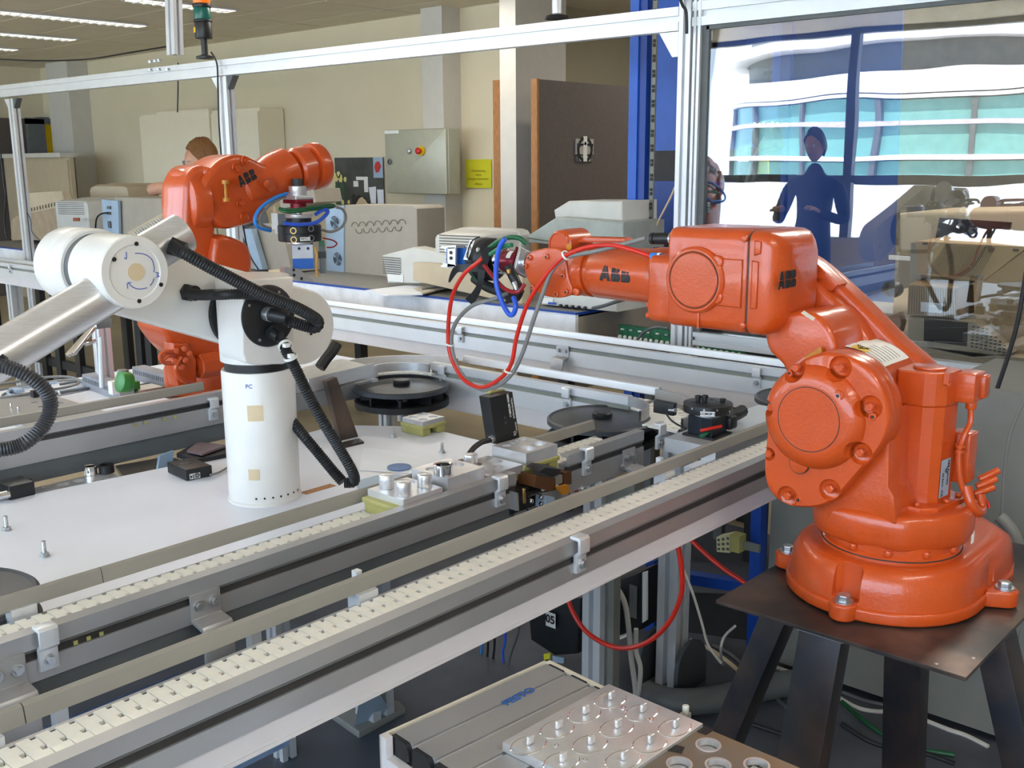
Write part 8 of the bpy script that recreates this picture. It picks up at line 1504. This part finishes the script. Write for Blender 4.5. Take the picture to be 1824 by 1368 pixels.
for pts, m_, lab in (
    ([(2.855, 1.479, 0.008), (2.851, 1.397, 0.008), (2.847, 1.318, 0.008), (2.876, 1.257, 0.008)], WHITEC, 'white cable on the floor left of the front stand leg'),
    ([(2.805, 1.205, 0.008), (2.78, 1.123, 0.008), (2.816, 1.053, 0.008), (2.901, 0.9859, 0.008)], WHITEC, 'white cable on the floor between the front and rear stand legs'),
    ([(2.784, 1.178, 0.008), (2.698, 1.037, 0.008), (2.674, 0.9307, 0.008), (2.714, 0.8226, 0.008)], GREENC, 'green cable on the floor between the stand legs'),
    ([(2.838, 1.22, 0.008), (2.835, 1.13, 0.008), (2.854, 1.069, 0.008), (2.885, 1.013, 0.008)], DKGREY, 'dark cable on the floor between the stand legs'),
    ([(2.843, 0.9641, 0.008), (2.835, 0.8808, 0.008), (2.836, 0.8345, 0.008), (2.818, 0.7677, 0.008)], WHITEC, 'white cable on the floor right of the rear stand leg'),
    ([(2.852, 1.665, 0.008), (2.835, 1.591, 0.008), (2.763, 1.468, 0.008), (2.643, 1.289, 0.008)], DKGREY, 'dark cable on the floor by the rounded foot'),
    ([(2.838, 1.744, 0.008), (2.816, 1.643, 0.008), (2.761, 1.527, 0.008), (2.678, 1.401, 0.008)], TAN, 'beige cable on the floor right of the rounded foot'),
    ([(2.663, 1.122, 0.008), (2.626, 1.007, 0.008), (2.667, 0.8968, 0.008), (2.672, 0.8081, 0.008)], BLACKP, 'black cable low on the floor between the stand legs'),
    ([(2.492, 1.317, 0.008), (2.497, 1.265, 0.008), (2.501, 1.215, 0.008), (2.521, 1.157, 0.008)], INK, 'black cable under the foreground bench corner'),
    ): cable(lab, pts, 0.007, m_)
for pts, m_, lab in (
    ([(2.3, 2.304, 0.05581), (2.3, 2.304, -0.02585), (2.3, 2.277, -0.115), (2.3, 2.238, -0.1994)], INK, 'black wire hanging leftmost under the front conveyor'),
    ([(2.3, 2.272, 0.07598), (2.3, 2.271, -0.00499), (2.3, 2.245, -0.0832), (2.3, 2.206, -0.1566)], INK, 'second black wire hanging under the front conveyor'),
    ([(2.3, 2.187, 0.1126), (2.3, 2.185, 0.03325), (2.3, 2.197, -0.0512), (2.3, 2.195, -0.1322)], INK, 'third black wire hanging straight down'),
    ([(2.3, 2.156, 0.1318), (2.3, 2.155, 0.05316), (2.3, 2.166, -0.02549), (2.3, 2.164, -0.1007)], INK, 'fourth black wire hanging straight down'),
    ([(2.3, 2.212, 0.1147), (2.3, 2.211, 0.035), (2.3, 2.233, -0.07396), (2.3, 2.243, -0.1805)], BLUEL, 'light blue tube hanging among the black wires'),
    ([(2.3, 2.109, 0.1659), (2.3, 2.107, 0.08823), (2.3, 2.117, 0.04549), (2.3, 2.115, 0.00656)], BLUEC, 'short bright blue tube among the black wires'),
    ([(2.3, 2.053, 0.2116), (2.3, 2.051, 0.1352), (2.3, 2.085, 0.04123), (2.3, 2.108, -0.05083)], DKGREY, 'dark grey cable bending left of the black control box'),
    ): cable(lab, pts, 0.004, m_)
cable('green tube crossing behind the hanging black wires', [(2.35, 2.283, -0.006746), (2.35, 2.218, -0.02652), (2.35, 2.167, -0.0502)], 0.005, GREENC, cat='hose')
pe = thing('cable_pipe', 'thick grey white conduit rising at the right picture edge behind the orange base', 'pipe', (2.6, 0.6, 0)); obj('pipe', MB().tube([(2.6, 0.7346, 0.7444), (2.6, 0.699, 0.7094), (2.6, 0.6787, 0.6421), (2.6, 0.6735, 0.5263), (2.6, 0.6861, 0.3419)], 0.016, 12, 5), GREYC, pe)
cable('thin red cable arching behind the motor of the front robot', [(2.12, 0.6656, 0.9435), (2.14, 0.6493, 0.9337), (2.16, 0.6379, 0.9168), (2.16, 0.6311, 0.9026)], 0.003, REDC)

# labels, clips and small marks that sit on the big parts
for k in range(3): obj('slot_nut', MB().cbox(((0.6288, 1.444, 0.9004)[0] + 0.02 * k, 1.4435, 0.905), (0.006, 0.002, 0.006)), YELP, c2)
t = thing('valve_block', 'red and green edged valve block under the middle conveyor end', 'valve', (2.1, 1.506, 0.7606)); obj('body', MB().prism([(2.1, 1.597, 0.7412), (2.1, 1.472, 0.8129), (2.1, 1.471, 0.7681), (2.1, 1.597, 0.7023)], (0.04, 0, 0)), RACKG, t); obj('red_cover', MB().prism([(2.09, 1.59, 0.7514), (2.09, 1.5, 0.8006), (2.09, 1.5, 0.7916), (2.09, 1.589, 0.7422)], (0.01, 0, 0)), RED, t)
obj('valve_leg', MB().box(V((2.12, 1.548, 0.7468)) - V((0.01, 0.01, 0)), (2.14, (2.12, 1.548, 0.7468)[1] + 0.01, 0.0)), CABG, t)
for k in range(7): obj('wire', MB().tube([(2.2, 1.793, 0.641), V((2.2, 1.732, 0.6628)) + V((0, -0.03 * (k % 3), 0.02 * (k % 4))), V((2.2, 1.644, 0.7065)) + V((0.02 * k, 0.01 * k, -0.02 * (k % 2))), V((2.2, 1.578, 0.7364)) + V((0, 0.01 * k, -0.03))], 0.004, 6, 4), (INK, REDC, GREENC, GREYC, INK, DKGREY, REDC)[k], t)
